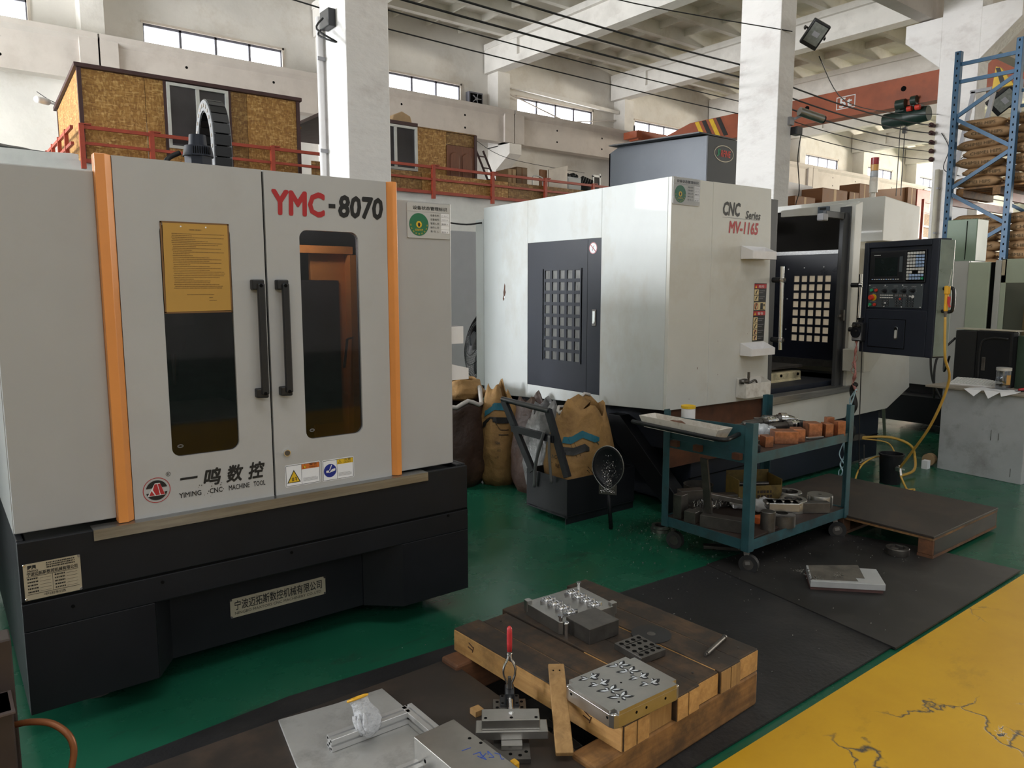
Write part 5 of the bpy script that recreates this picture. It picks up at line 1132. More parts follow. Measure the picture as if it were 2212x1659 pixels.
# ------------------------------------------------------------------ operator console (faces the camera's left)
def console():
    A, Bm = Vector((5.868, 3.02, 1.105)), Vector((5.705, 2.395, 1.098))
    r = (Bm - A); r.z = 0; wd = r.length; M = frame((A.x, A.y, 1.10), r, (0, 0, 1)); H = .857
    t = thing('control_console', 'anthracite operator console with screen, keypad and buttons hung before right machine', 'control panel', tuple((A + Bm) / 2))
    b = B(M); dp = .13
    b.box(0, wd, 0, H, -dp, -.02)
    for p in ((0, .045, 0, H), (wd - .06, wd, 0, H), (.045, wd - .06, H - .045, H), (.045, wd - .06, 0, .34)): b.box(p[0], p[1], p[2], p[3], -.021, 0)
    b.o('housing', M_navy, t, bevel=.005)
    B(M).box(wd - .002, wd + .004, .01, H - .01, -dp - .03, -.012).o('side_cover', mat('side with painted grey green reflection', (.20, .25, .22), .3, var=.15), t, bevel=.003)  # grey green reflection on the console side is put into its colour
    # display unit
    u = B(M).box(.055, .545, .545, .785, -.02, -.006).o('display_unit', M_black, t, bevel=.004)
    B(M).box(.065, .36, .56, .775, -.006, -.003).o('display_bezel', M_base, u, bevel=.004)
    B(M).box(.105, .31, .595, .735, -.003, -.0025).o('screen', M_scr, u)
    B(M).box(.325, .352, .625, .74, -.003, -.0022).o('card_slot', M_panel, u)
    k = B(); dashes(k, M @ Matrix.Translation((0, 0, -.0028)), .095, .752, .06, .005, 3, .2); k.o('display_print', M_wht, u)
    for j in range(12): B(M).box(.085 + .021 * j, .097 + .021 * j, .568, .574, -.004, -.001).o('soft_key', M_kb if j % 3 else M_led, u)
    B(M).box(.385, .54, .556, .778, -.006, -.003).o('keypad', M_hole, u, bevel=.003)
    for i in range(9):
        for j in range(6):
            if i == 6 and j in (2, 3): continue
            m = M_kb if (i in (0, 5, 6) or j < 3) else M_led
            if i == 8 and j == 5: m = M_gbtn
            if i >= 7 and j in (1, 2, 3, 4): m = M_led
            x, z = .394 + .0243 * j, .752 - .0232 * i
            kk = B(M).box(x, x + .0175, z, z + .0165, -.003, .002).o('key', m, u)
    kt = B()
    for i in range(9):
        for j in range(6):
            if i == 6 and j in (2, 3): continue
            dashes(kt, M @ Matrix.Translation((0, 0, .0012)), .398 + .0243 * j, .757 - .0232 * i, .009, .005, i * 6 + j)
    kt.o('key_print', M_gry, u)
    # button panel
    q = B(M).box(.05, .53, .355, .535, -.02, -.012).o('button_panel', M_panel, t, bevel=.003)
    for x in (.062, .205, .36, .518):
        for z in (.364, .526): B(M).cyl((x, z, -.012), (x, z, -.009), .0045, n=10).o('screw', M_wht, q)
    def button(x, z, r, m, h=.012, nm='push_button', par=None):
        bo = B(M).cyl((x, z, -.012), (x, z, -.008), r * 1.25, n=18).o('button_ring', M_gauge, q, 'auto')
        B(M).cyl((x, z, -.008), (x, z, -.012 + h), r, r * .9, 18).o(nm, m, q, 'auto')
    button(.085, .488, .0125, M_gbtn); button(.128, .488, .0125, M_rbtn); button(.078, .377, .0125, M_gbtn); button(.120, .377, .0125, M_rbtn)
    B(M).cyl((.105, .432, -.012), (.105, .432, -.008), .026, n=22).o('stop_collar', M_cy, q, 'auto')
    B(M).cyl((.103, .432, -.008), (.102, .432, .012), .012, n=18).cyl((.102, .432, .010), (.102, .432, .026), .022, .018, 20).o('emergency_stop', M_rbtn, q, 'auto')
    for x, z in ((.208, .483), (.298, .483), (.378, .483), (.452, .485)):
        kn = B(M).cyl((x, z, -.012), (x, z, .012), .015, .012, 18).box(x - .014, x + .014, z - .004, z + .004, .008, .02).o('rotary_knob', M_black, q, 'auto')
        tk = B(M)
        for j in range(11):
            a = -.7 + 4.54 * j / 10; c, s_ = math.cos(a), math.sin(a); tk.bar((x + .024 * c, z + .024 * s_, -.0115), (x + .030 * c, z + .030 * s_, -.0115), .0016, .0006)
        tk.o('dial_marks', M_gry, q)
    pr = B(); Mp = M @ Matrix.Translation((0, 0, -.0126))
    for x, z, w_ in ((.19, .515, .04), (.28, .518, .04), (.36, .515, .04), (.435, .515, .04), (.09, .508, .03), (.092, .462, .03), (.07, .40, .06), (.18, .405, .07), (.30, .41, .06)): dashes(pr, Mp, x, z, w_, .004, int(x * 1000))
    pr.o('panel_print', M_gry, q)
    for i in range(2):
        for j in range(6): B(M).box(.165 + .020 * j, .179 + .020 * j, .447 - .018 * i, .454 - .018 * i, -.012, -.008).o('key', M_kb, q)
    dg = B(M).box(.292, .40, .438, .460, -.012, -.010).o('digit_display', M_gauge, q)
    text('88 88 88', M @ Matrix.Translation((.298, .441, -.010)), .096, .016, M_gry, dg)
    for x0, z0, nx, nz in ((.180, .368, 3, 3), (.300, .365, 3, 4), (.395, .365, 3, 5)):
        for i in range(nz):
            for j in range(nx):
                mm = M_kb if (nz == 3 and i == 1 and j == 1) or (nz == 5 and i == 4 and j > 0) else M_base
                B(M).box(x0 + .024 * j, x0 + .024 * j + .016, z0 + .018 * i, z0 + .018 * i + .012, -.012, -.0095).o('key', mm, q)
        for i in range(nz):
            kt = B()
            for j in range(nx): dashes(kt, M @ Matrix.Translation((0, 0, -.0102)), x0 + .004 + .024 * j, z0 + .003 + .018 * i, .008, .005, i + j)
            kt.o('key_print', M_gry, q)
    B(M).cyl((.345, .424, -.012), (.345, .424, -.006), .008, n=14).o('push_button', M_rbtn, q, 'auto'); B(M).cyl((.452, .441, -.012), (.452, .441, -.007), .011, n=16).o('push_button', M_kb, q, 'auto')
    # lower drawer door with latch
    B(M).box(.085, .41, .052, .265, -.001, .004).o('drawer_door', M_navy, t, bevel=.004)
    B(M).box(.080, .415, .047, .27, -.0005, .0012).o('drawer_gap', M_hole, t)
    l = B(M).prism(rrect(.325, .355, .115, .215, .0148), 'z', .004, .010).o('latch', M_chrome, t, bevel=.002); B(M).prism(rrect(.331, .349, .125, .19, .008), 'z', .010, .012).o('latch_paddle', M_alum, l)
    # right hand grip
    B(M).tube(smooth_path([(wd + .0, .50, -.07), (wd + .06, .505, -.07), (wd + .085, .48, -.07), (wd + .085, .36, -.07), (wd + .06, .335, -.07), (wd + .0, .34, -.07)], 5), .012, 10).o('side_grip', M_black, t, True)
    return M, wd
MC, wd = console()
# hand wheel pendant hanging at the console's lower left
t = thing('handwheel', 'black handwheel remote hanging at the lower left of console', 'remote control', tuple(MC @ Vector((-.005, .20, .02))))
b = B(MC).box(-.035, .065, .085, .235, .004, .05); b.o('housing', M_black, t, bevel=.008)
B(MC).box(-.028, .058, .095, .155, .05, .052).o('scale_plate', M_gry, t); B(MC).cyl((.015, .155, .05), (.015, .155, .072), .042, .040, 24).o('handwheel_dial', M_base, t, 'auto')
B(MC).cyl((.035, .17, .072), (.035, .17, .084), .006, n=10).o('crank_knob', M_gauge, t)
for x in (-.01, .04): B(MC).cyl((x, .21, .05), (x, .21, .066), .012, n=14).o('selector_knob', M_gauge, t, 'auto')
B(MC).box(-.005, .035, .235, .262, .01, .02).box(-.012, .042, .255, .27, .008, .022).o('hook', M_black, t)
def hang(pts): return [tuple(MC @ Vector(p)) for p in smooth_path(pts, 6)]
p = B().tube(hang([(.0, .09, .03), (.005, .04, .03), (-.01, -.06, .03), (.02, -.16, .04), (-.005, -.25, .03), (.03, -.32, .03)]), [.009 + .004 * math.sin(k) for k in range(31)], 6)
for k in range(5): p.tube(hang([(.0 + .01 * math.sin(k), .0 - .05 * k, .035), (.035 * math.cos(k * 2), -.05 - .05 * k, .045), (.0, -.09 - .05 * k, .03)]), .0025, 4)
p = p.o('frayed_cable', M_pinkw, None, True); tag(p, 'frayed pink and grey cable wrapped around under the handwheel remote', 'cable')
p = B().tube(hang([(.03, -.30, .03), (-.03, -.40, .03), (.01, -.50, .03), (-.03, -.62, .03), (-.06, -.76, .03), (-.05, -.86, .03), (-.09, -.94, .03), (-.06, -1.0, .03), (-.10, -1.06, .03)]), .007, 6)
p.tube(hang([(.03, -.30, .035), (.0, -.42, .04), (-.035, -.50, .03), (-.0, -.62, .035), (-.07, -.76, .03), (-.10, -.86, .035), (-.05, -.94, .03), (-.10, -1.0, .03), (-.09, -1.06, .03)]), .005, 6)
p = p.o('twisted_cable', M_bluew, None, True); tag(p, 'pale blue twisted cable hanging down to the floor platform', 'cable')
p = B().tube(hang([(.01, -.26, .02), (-.03, -.32, .01), (.01, -.44, .015), (-.05, -.56, .02), (.0, -.64, .01), (-.05, -.78, .01)]), .022, 8).o('cable_hose', M_cable, None, True); tag(p, 'thick black hose beside the pale twisted cable', 'hose')
p = B().tube(hang([(.05, .10, .02), (.06, -.3, .02), (.075, -.7, .02), (.10, -1.05, .02)]), .004, 5).o('wire', M_cable, None, True); tag(p, 'straight thin black wire hanging below the console', 'wire')
# yellow air gun on the console's side grip
MG = MC @ Matrix.Translation((wd + .075, .40, -.03))
t = thing('air_gun', 'yellow air blow gun hooked on the side grip of console', 'air gun', tuple(MG.to_translation()))
B(MG).cyl((.012, .115, .02), (.028, .235, .02), .006, .003, 10).o('nozzle', M_chrome, t, 'auto')
B(MG).box(-.012, .016, .06, .12, .0, .035).box(-.010, .010, -.06, .065, .004, .03).o('body', M_yellow, t, bevel=.006)
B(MG).box(.012, .026, -.0, .045, .010, .024).bar((.016, .0, .017), (.030, -.03, .017), .012, .008).o('trigger', M_redp, t)
B(MG).cyl((.0, -.06, .017), (.0, -.10, .017), .012, .008, 12).o('coupling', M_gauge, t, 'auto')
g0 = MG @ Vector((0, -.10, .017))
p = B().tube(smooth_path([tuple(g0), (g0.x + .02, g0.y - .01, 1.12), (g0.x + .14, g0.y + .0, .93), (g0.x + .2, g0.y + .12, .60), (g0.x + .3, g0.y + .3, .32), (g0.x + .38, g0.y + .42, .16)], 8), .0095, 8).o('air_hose', M_hose, None, True); tag(p, 'yellow air hose hanging from the blow gun', 'hose')
e0 = (g0.x + .38, g0.y + .42, .16)
t = thing('valve', 'brass ball valve joint at the end of yellow hose near floor', 'valve', e0)
L(t).cyl((0, 0, .03), (-.01, -.02, -.05), .014, n=10).bar((.0, 0, 0), (.05, -.02, -.01), .012, .012).o('body', M_chrome, t, 'auto'); L(t).bar((-.03, 0, .0), (.03, .0, .01), .03, .03).o('nut', M_steel, t)
p = B().tube(smooth_path([(e0[0] - .01, e0[1] - .02, .11), (e0[0] - .05, e0[1] - .08, .04), (e0[0] - .12, e0[1] - .15, .012), (6.1, 2.62, .012), (6.0, 2.66, .012)], 8), .0085, 8).o('air_hose', M_hose, None, True); tag(p, 'yellow hose running over the floor from valve to bucket', 'hose')

# ------------------------------------------------------------------ wall of cable, bucket and hoses right of the platform
t = thing('bucket', 'black plastic bucket standing on the floor behind the platform', 'bucket', (6.20, 2.86, 0))
L(t).lathe([(.078, 0), (.092, .235), (.098, .235), (.098, .25), (.088, .25), (.072, .012), (0.0001, .012)], n=26).o('shell', M_base, t, 'auto')
p = B().tube(smooth_path([(6.5, 3.28, .28), (6.66, 3.1, .29), (6.80, 2.98, .22), (6.84, 2.95, .10), (6.62, 2.86, .04), (6.36, 2.86, .03)], 8), .012, 8).o('air_hose', M_hose, None, True); tag(p, 'curved yellow hose looping from machine base to floor beside bucket', 'hose')
p = B().tube(smooth_path([(6.5, 3.27, .27), (6.64, 3.1, .24), (6.56, 3.0, .13), (6.2, 2.98, .20), (5.95, 2.98, .16), (5.80, 2.95, .06), (5.95, 2.98, .02)], 8), .007, 6).o('clear_hose', M_hose, None, True); tag(p, 'thin pale hose winding past the bucket', 'hose')
t = thing('hose_coupling', 'grey hose coupling on the machine base right of bucket', 'coupling', (6.45, 3.32, .28)); L(t).bar((-.14, 0, .01), (.08, -.04, .005), .04, .05).cyl((-.05, 0, .0), (.10, -.05, .0), .022).o('body', M_gauge, t, 'auto')
t = thing('pipe_fitting', 'silver pipe fitting on the floor left of the bucket', 'fitting', (5.98, 3.0, .17)); L(t).cyl((-.05, 0, 0), (.06, 0, .01), .014).cyl((0, 0, -.03), (0, 0, .04), .01).o('body', M_chrome, t, 'auto'); L(t).cyl((.05, 0, .0), (.05, .01, .15), .003, n=5).o('rod', M_gauge, t)
# ------------------------------------------------------------------ rubber mats, plywood platforms
p = B().prism([(-.6, 1.463), (3.80, 1.463), (3.80, 2.0), (3.75, 2.58), (1.0, 2.72), (.3, 2.66), (-.6, 2.66)], 'z', 0.0035, .011).o('rubber_mat', M_mat, None); tag(p, 'long black rubber mat under the timber bench, left of the seam', 'mat')
p = B().prism([(3.28, 1.44), (4.78, 1.447), (4.74, 1.98), (4.55, 2.55), (3.45, 2.60)], 'z', .0075, .017).o('rubber_mat', mat('dusty rubber mat', (.020, .019, .019), .5, var=.3, scale=2, dirt=(.05, .046, .043), dirt_amt=.7, dirt_scale=2.5), None); tag(p, 'greyer rubber mat overlapping at right, under the dusty steel block', 'mat')
def platform(name, label, x0, x1, y0, y1, h, runners=True):
    t = thing(name, label, 'platform', ((x0 + x1) / 2, (y0 + y1) / 2, 0.0))
    B().box(x0, x1, y0, y1, h - .014, h).o('top_sheet', M_board, t, bevel=.002)
    B().box(x0 + .002, x1 - .002, y0 + .002, y1 - .002, h - .028, h - .0142).o('ply_edge', M_ply, t)
    if runners:
        n = 3
        for k in range(n):
            y = y0 + (y1 - y0 - .09) * k / (n - 1)
            B().box(x0 + .004, x1 - .004, y, y + .09, .018, .036).o('bottom_board', M_timberd, t)
            for j in range(3):
                x = x0 + (x1 - x0 - .10) * j / 2
                B().box(x + .004, x + .096, y + .002, y + .088, .036, h - .028).o('block', M_timberd, t, bevel=.003)
        B().box(x0 + .02, x1 - .02, y0 + .001, y0 + .022, .018, h - .028).o('front_board', M_board, t)
    return t
platform('wooden_platform', 'low plywood standing platform on blocks before the right machine', 4.56, 5.52, 1.83, 3.02, .155)
platform('wooden_platform', 'oil-dark plywood platform under aluminium sheet and toggle clamp', .30, 1.535, 1.1, 2.395, .13)

# ------------------------------------------------------------------ heavy timber bench
def bench():
    t = thing('timber_bench', 'low bench of thick dark planks on two timber beams, carrying steel molds', 'bench', (1.62, 1.515, 0), math.radians(2.6))
    M = wm(t); Wd, Ln = .785, .90; zt, zb = .24, .15
    for k in range(6):
        a, c = Wd * k / 6 + .0025, Wd * (k + 1) / 6 - .0025; j0 = (.0, .012, -.006, .008, .0, .010)[k]; j1 = (.0, -.02, .012, .0, -.01, .018)[k]
        dz = (0, -.004, .001, -.003, 0, -.002)[k]
        B(M).box(a, c, j0, Ln + j1, zb, zt + dz).o('plank', M_plank if k else M_plank, t, bevel=.004)
        cuts = 1 if k % 2 else 2
        for q in range(cuts):
            x0 = a + (c - a) * q / cuts + .003; x1 = a + (c - a) * (q + 1) / cuts - .003
            B(M).box(x0, x1, j0 - .003, j0 + .001, zb + .003, zt + dz - .006).o('plank_end', (M_timber if (k + q) % 3 == 0 else M_stake) if k in (1, 4) else M_plankl, t)
    B(M).box(-.0025, .0026, .004, Ln - .006, zb + .001, zt - .006).o('plank_side', M_plankl, t)
    for y, m, e0, e1, nm in ((.005, M_timber, -.12, Wd + .0, 'beam'), (.78, M_timberd, -.075, Wd - .02, 'beam')):
        b = B(M).box(e0, e1, y, y + .105, .012, zb).o(nm, m, t, bevel=.010)
    k = B(M)
    for y in (.80, .17):
        k.bar((-.0035, y, .20), (-.0035, y - .03, .195), .0015, .005, (1, 0, 0)).bar((-.0035, y - .005, .218), (-.0035, y - .032, .208), .0015, .005, (1, 0, 0)).bar((-.0035, y - .028, .186), (-.0035, y - .036, .21), .0015, .004, (1, 0, 0))
    k.o('pencil_mark', mat('dark pencil', (.06, .025, .02), .8), t)
    ww = B(M)
    for k, y0, y1 in ((1, .18, .80), (2, .05, .42), (3, .30, .52), (3, .70, .78), (4, .02, .6), (5, .1, .85)):
        x = Wd * k / 6; ww.box(x - .0045, x - .0026, y0, y1, zt - .012, zt - .0015)
    ww.o('worn_edge', M_plankl, t)
    nails = B(M)
    rnd = random.Random(2)
    for q in range(12): x = Wd * (q % 6 + .5) / 6 + rnd.uniform(-.02, .02); y = .06 if q < 6 else Ln - .07; nails.cyl((x, y, zt - .003), (x, y, zt + .001), .004, n=8)
    nails.o('nail', M_iron, t)
bench()
ZT = .2405
# mold half with raised cavities
def corner_block(w, l, h, r, z0=0):
    pts = []
    for cx, cy, sx, sy in ((w, 0, -1, 1), (w, l, -1, -1), (0, l, 1, -1), (0, 0, 1, 1)):
        q = [(cx + sx * r * .3, cy), (cx, cy + sy * r * .3)]
        pts += q if (sx, sy) in ((-1, -1), (1, 1)) else q[::-1]
    return pts
def mold_raised():
    t = thing('mold_plate', 'steel mold half with two rows of polished raised cores, at the back of bench', 'mold', (1.874, 2.098, ZT), math.radians(-3.0)); q = lambda: L(t)
    w, l, h = .30, .245, .052
    q().prism([(.012, 0), (w - .012, 0), (w, .012), (w, l - .012), (w - .012, l), (.012, l), (0, l - .012), (0, .012)], 'z', 0, h).o('plate', M_machined, t, bevel=.002)
    for cx, cy in ((.012, l - .012), (w - .012, .014), (.012, .014), (w - .012, l - .012)):
        if (cx, cy) in ((.012, l - .012), (w - .012, .014)): q().prism(rrect(cx - .014, cx + .014, cy - .014, cy + .014, .006), 'z', h * .3, h + .012).o('corner_lug', M_machined, t, bevel=.002)
        else: q().cyl((cx, cy, h), (cx, cy, h + .022), .008, n=14).cyl((cx, cy, h + .018), (cx, cy, h + .024), .011, n=14).o('guide_pin', M_chrome, t, 'auto')
    for i in range(2):
        for j in range(4):
            x = .085 + .13 * i; y = .195 - .05 * j + (.0); rnd = random.Random(j // 2 + 3 * i); b = q()
            b.ball((x, y, h), .020, .012, .014, 10, 6).cyl((x - .018, y + .008, h), (x - .018, y + .008, h + .012), .008, .006, 10).cyl((x + .024, y - .008, h), (x + .024, y - .008, h + .015), .011, .008, 12)
            for m in range(4): b.bar((x - .02 + .012 * m, y - .014, h + .004), (x - .016 + .012 * m, y + .014, h + .008), .004, .010)
            b.box(x - .034, x - .022, y - .010, y + .006, h, h + .010).box(x + .026, x + .040, y + .002, y + .010, h, h + .008)
            b.o('core', M_shine, t, 'auto')
mold_raised()
t = thing('ground_block', 'plain dark ground steel block lying against the raised mold half', 'block', (1.908, 1.968, ZT), math.radians(-2.0))
L(t).box(0, .155, 0, .142, 0, .064).o('block', M_gauge, t, bevel=.0025)
t = thing('guide_pin', 'polished guide pin standing before the plain dark block', 'pin', (1.885, 2.075, ZT)); L(t).lathe([(.0085, 0), (.0085, .05), (.0075, .051), (.0105, .052), (.0105, .060), (.009, .062), (.0001, .062)], n=16).o('pin', M_chrome, t, 'auto')
def mold_cavity():
    t = thing('mold_plate', 'bright steel mold half with eight engraved cavities, at front corner of bench', 'mold', (1.578, 1.515, ZT), math.radians(-1.0)); q = lambda: L(t)
    w, l, h = .312, .236, .056; c = .022
    out = [(c, 0), (w - c, 0), (w - .006, .006), (w, c), (w, l - c), (w - .006, l - .006), (w - c, l), (c, l), (.006, l - .006), (0, l - c), (0, c), (.006, .006)]
    q().prism(out, 'z', 0, h - .012).o('plate', M_machined, t, bevel=.0015)
    inn = [(c, 0), (w - c, 0), (w - c, c), (w, c), (w, l - c), (w - c, l - c), (w - c, l), (c, l), (c, l - c), (0, l - c), (0, c), (c, c)]
    q().prism(inn, 'z', h - .0125, h).o('top_face', M_machined, t)
    for cx, cy in ((c * .55, c * .55), (w - c * .55, l - c * .55), (c * .55, l - c * .55), (w - c * .55, c * .55)): q().ball((cx, cy, h - .012), .010, .010, .004, 12, 6).o('corner_seat', M_shine, t, True)
    dk = mat('cavity shade', (.055, .055, .058), .30, .9, var=.5, scale=60)
    for i in range(2):
        for j in range(4):
            x = .085 + .138 * i; y = .205 - .049 * j; v = (j // 2 + i) % 2
            d = q(); s = q()
            zz = h + .0006
            def leaf(b, cx, cy, a, ln, wd_, z):
                pts = [(cx + math.cos(a) * ln * u - math.sin(a) * wd_ * s_ * math.sin(PI * u), cy + math.sin(a) * ln * u + math.cos(a) * wd_ * s_ * math.sin(PI * u)) for s_, us in ((1, [k / 6 for k in range(7)]), (-1, [1 - k / 6 for k in range(1, 6)])) for u in us]
                b.prism(pts, 'z', h - .001, z)
            for k, (a, ln, wd_, ox, oy) in enumerate([(2.6, .045, .009, 0, 0), (.4, .042, .010, .004, -.002), (-.5, .040, .008, .006, -.004), (1.5, .022, .008, .0, .002), (-1.7, .022, .007, .002, -.003)] if v else [(2.9, .042, .008, 0, 0), (.1, .05, .011, 0, -.004), (-.9, .028, .010, .004, -.002), (2.0, .026, .007, -.006, .002), (.9, .02, .006, .02, .004)]):
                leaf(d, x + ox, y + oy, a, ln, wd_, zz); leaf(s, x + ox + .003 * math.cos(a + 1), y + oy + .003 * math.sin(a + 1), a, ln * .72, wd_ * .45, zz + .0006)
            d.o('cavity', dk, t); s.o('cavity_shine', M_shine, t)
    hl = q()
    for x in (.10, .145, .235): hl.cyl((x, -.0004, .026), (x, .002, .026), .005, n=10)
    for y in (.03, .2): hl.cyl((-.0004, y, .03), (.002, y, .03), .005, n=10)
    for x, y in ((.06, .04), (.25, .215), (.15, .12)): hl.cyl((x, y, h - .001), (x, y, h + .0006), .004, n=10)
    hl.o('tapped_hole', M_hole, t, kind='stuff')
mold_cavity()
def drill_plate():
    t = thing('drilled_plate', 'small grey steel plate with sixteen drilled holes beside the black disc', 'plate', (1.952, 1.742, ZT), math.radians(-3)); q = lambda: L(t)
    w, l, h = .125, .145, .026
    q().box(0, w, 0, l, 0, h).o('plate', M_gauge, t, bevel=.0015); k = q()
    for i in range(4):
        for j in range(4): k.cyl((w * (.14 + .24 * i), l * (.14 + .24 * j), h - .001), (w * (.14 + .24 * i), l * (.14 + .24 * j), h + .0007), .0088, n=16)
    k.o('hole', M_hole, t); g = q()
    for j in (0, 2): g.box(w * .20, w * .85, l * (.25 + .24 * j), l * (.27 + .24 * j), h, h + .0006)
    for i in range(4):
        for j in (0, 2): g.box(w * (.135 + .24 * i), w * (.15 + .24 * i), l * (.18 + .24 * j), l * (.34 + .24 * j), h, h + .0006)
    g.o('groove', M_hole, t)
drill_plate()
t = thing('cutting_disc', 'thin black cutting disc with grey center lying on the bench', 'disc', (2.165, 1.885, ZT)); L(t).lathe([(.012, 0), (.0785, 0), (.0785, .003), (.012, .003), (.012, 0)], n=40).o('disc', M_rubber, t); L(t).cyl((0, 0, .0), (0, 0, .0036), .017, n=20).o('hub', M_gauge, t)
t = thing('steel_pin', 'thin grey steel rod lying near the right edge of bench', 'rod', (2.195, 1.64, ZT + .009), math.radians(14)); L(t).cyl((0, 0, 0), (.165, 0, 0), .0085, n=14).cyl((-.012, 0, 0), (0, 0, 0), .006, n=12).o('rod', M_gauge, t, 'auto'); L(t).cyl((.165, 0, 0), (.172, 0, 0), .0105, n=14).o('head', M_gauge, t, 'auto')
p = B().tube(smooth_path([(2.185, 2.40, ZT + .004), (2.205, 2.385, ZT + .010), (2.22, 2.36, ZT + .006)], 4), .004, 6).tube([(2.185, 2.385, ZT + .004), (2.21, 2.378, ZT + .012)], .003, 6).o('paper_scrap', M_paper, None, True); tag(p, 'tiny twisted white scrap at the far edge of bench', 'scrap')

# ------------------------------------------------------------------ lower left workpieces
ZP = .1305
p = B(Matrix.Translation((0, 0, ZP)) @ Matrix.Identity(4)).prism([(.838, 2.378), (1.03, 2.352), (1.215, 2.342), (1.222, 1.9), (1.24, 1.45), (.80, 1.45), (.79, 2.1)], 'z', 0, .009).o('aluminium_sheet', M_alu, None, bevel=.002); tag(p, 'scuffed aluminium sheet lying on the dark platform, lower left', 'sheet')
def extrusion(label, a, c, s=.042):
    t = thing('aluminium_profile', label, 'profile', ((a[0] + c[0]) / 2, (a[1] + c[1]) / 2, a[2])); a, c = Vector(a), Vector(c)
    d = (c - a).normalized(); r = d.cross(Vector((0, 0, 1))).normalized(); M = frame(tuple(a), tuple(r), (0, 0, 1)); ln = (c - a).length
    # profile section with a T slot in every side
    h = s / 2; g = s * .10; dp = s * .16; sec = []
    for k in range(4):
        ang = k * PI / 2
        for x, y in ((-h + .001, -h), (-g, -h), (-g, -h + dp), (g, -h + dp), (g, -h), (h - .001, -h)): sec.append((x * math.cos(ang) - y * math.sin(ang), x * math.sin(ang) + y * math.cos(ang) + h))
    n = Vector(r).cross(Vector((0, 0, 1))); sg = 1 if n.dot(d) > 0 else -1
    B(M).prism(sec, 'z', 0, sg * ln).o('bar', M_extr, t)
    for e, o in ((0, -.0006), (sg * ln, .0006)):
        k = B(M)
        for x, y in ((-.3, -.3), (.3, -.3), (.3, .3), (-.3, .3), (0, 0)): k.cyl((x * s, h + y * s, e), (x * s, h + y * s, e + o * sg), s * .11, n=8)
        k.o('end_holes', M_hole, t)
    return t
extrusion('aluminium profile lying crosswise under the cotton glove', (.905, 2.112, ZP + .010), (1.185, 2.102, ZP + .010))
extrusion('aluminium profile running along the platform towards the steel block', (1.193, 2.125, ZP + .010), (1.198, 1.72, ZP + .010))
extrusion('aluminium profile end at the bottom edge of the picture', (1.0, 1.83, ZP + .010), (1.165, 1.822, ZP + .010))
def glove():
    t = thing('work_glove', 'folded grey-white cotton glove with yellow cuff edge on aluminium profile', 'glove', (1.06, 2.13, ZP + .01))
    prof = [(.030, 0), (.040, .02), (.046, .05), (.044, .08), (.036, .11), (.029, .13), (.027, .15), (.023, .162)]
    n = 26; vs = []; 
    ax0 = Vector((1.028, 2.075, ZP + .022)); ax1 = Vector((1.022, 2.135, ZP + .135)); 
    d = (ax1 - ax0); dn = d.normalized(); u = dn.cross(Vector((.63, -.77, 0))).normalized(); r = Vector((.80, -.60, 0)); u = dn.cross(r).normalized(); r = u.cross(dn)
    rings = [(.006, 0.0), (.022, .06), (.033, .18), (.038, .36), (.036, .54), (.030, .70), (.026, .84), (.028, .95), (.030, 1.0), (.026, .99), (.020, .90)]
    for i, (rad, tt) in enumerate(rings):
        c = ax0.lerp(ax1, tt) + r * (.006 * math.sin(tt * 4)) + u * (.008 * math.sin(tt * 3))
        for k in range(n):
            a = 2 * PI * k / n; f = 1 + .16 * math.sin(3 * a + tt * 3) * (1 - abs(tt - .35)) + .06 * math.sin(7 * a + 2 * tt)
            vs.append(c + r * (rad * f * math.cos(a) * 1.05) + u * (rad * f * math.sin(a) * .72))
    m = len(rings); fs = [(i * n + k, i * n + (k + 1) % n, (i + 1) * n + (k + 1) % n, (i + 1) * n + k) for i in range(m - 1) for k in range(n)] + [tuple(range(n - 1, -1, -1))]
    B().add([tuple(v) for v in vs], fs).o('knit', M_cotton, t, True)
    top = [vs[8 * n + k] for k in range(n)]
    B().tube([tuple(v) for v in top], .0042, 6, True).o('cuff_edge', M_yellow, t, True)
    fo = B()
    for k in range(4):
        a = -.4 + k * .55; b0 = ax0.lerp(ax1, .12) + r * (.030 * math.cos(a + 3.6)) + u * (.022 * math.sin(a + 3.6)); b1 = ax0.lerp(ax1, .62) + r * (.030 * math.cos(a + 3.6)) + u * (.024 * math.sin(a + 3.6))
        fo.tube([tuple(b0.lerp(b1, q / 5) + r * .004 * math.sin(q + k)) for q in range(6)], [.003, .008, .010, .009, .007, .003], 8)
    fo.o('finger', M_cotton, t, True)
glove()
def steel_block():
    t = thing('steel_block', 'ground steel block with blue marker scrawl at the bottom edge of picture', 'block', (1.066, 1.856, ZP + .0095), math.radians(2)); q = lambda: L(t)
    h = .25 - ZP - .0095
    q().box(0, .148, -.50, 0, 0, h).o('block', M_machined, t, bevel=.002)
    m = L(t)
    for pts in ([(.085, -.185), (.11, -.19), (.092, -.215), (.118, -.205)], [(.09, -.20), (.10, -.23), (.105, -.19)], [(.118, -.215), (.128, -.20), (.124, -.235), (.112, -.225)], [(.138, -.22), (.146, -.235), (.135, -.255), (.142, -.26)], [(.07, -.15), (.10, -.155)]):
        for a, c in zip(pts[:-1], pts[1:]): m.bar((a[0], a[1], h + .0004), (c[0], c[1], h + .0004), .002, .0006)
    m.o('marker_scrawl', M_ybl, t); k = L(t)
    for x, y in ((.125, -.115), (.137, -.155)): k.cyl((x, y, h - .001), (x, y, h + .0006), .0055, n=12)
    for y, z in ((-.06, h * .55), (-.13, h * .35), (-.14, h * .30)): k.cyl((-.0006, y, z), (.001, y, z), .006, n=10)
    k.o('tapped_hole', M_hole, t, kind='stuff')
    for k_ in range(2): pass
    q().box(.148, .172, -.26, -.13, h - .05, h - .014).o('side_key', M_gauge, t, bevel=.002)
steel_block()
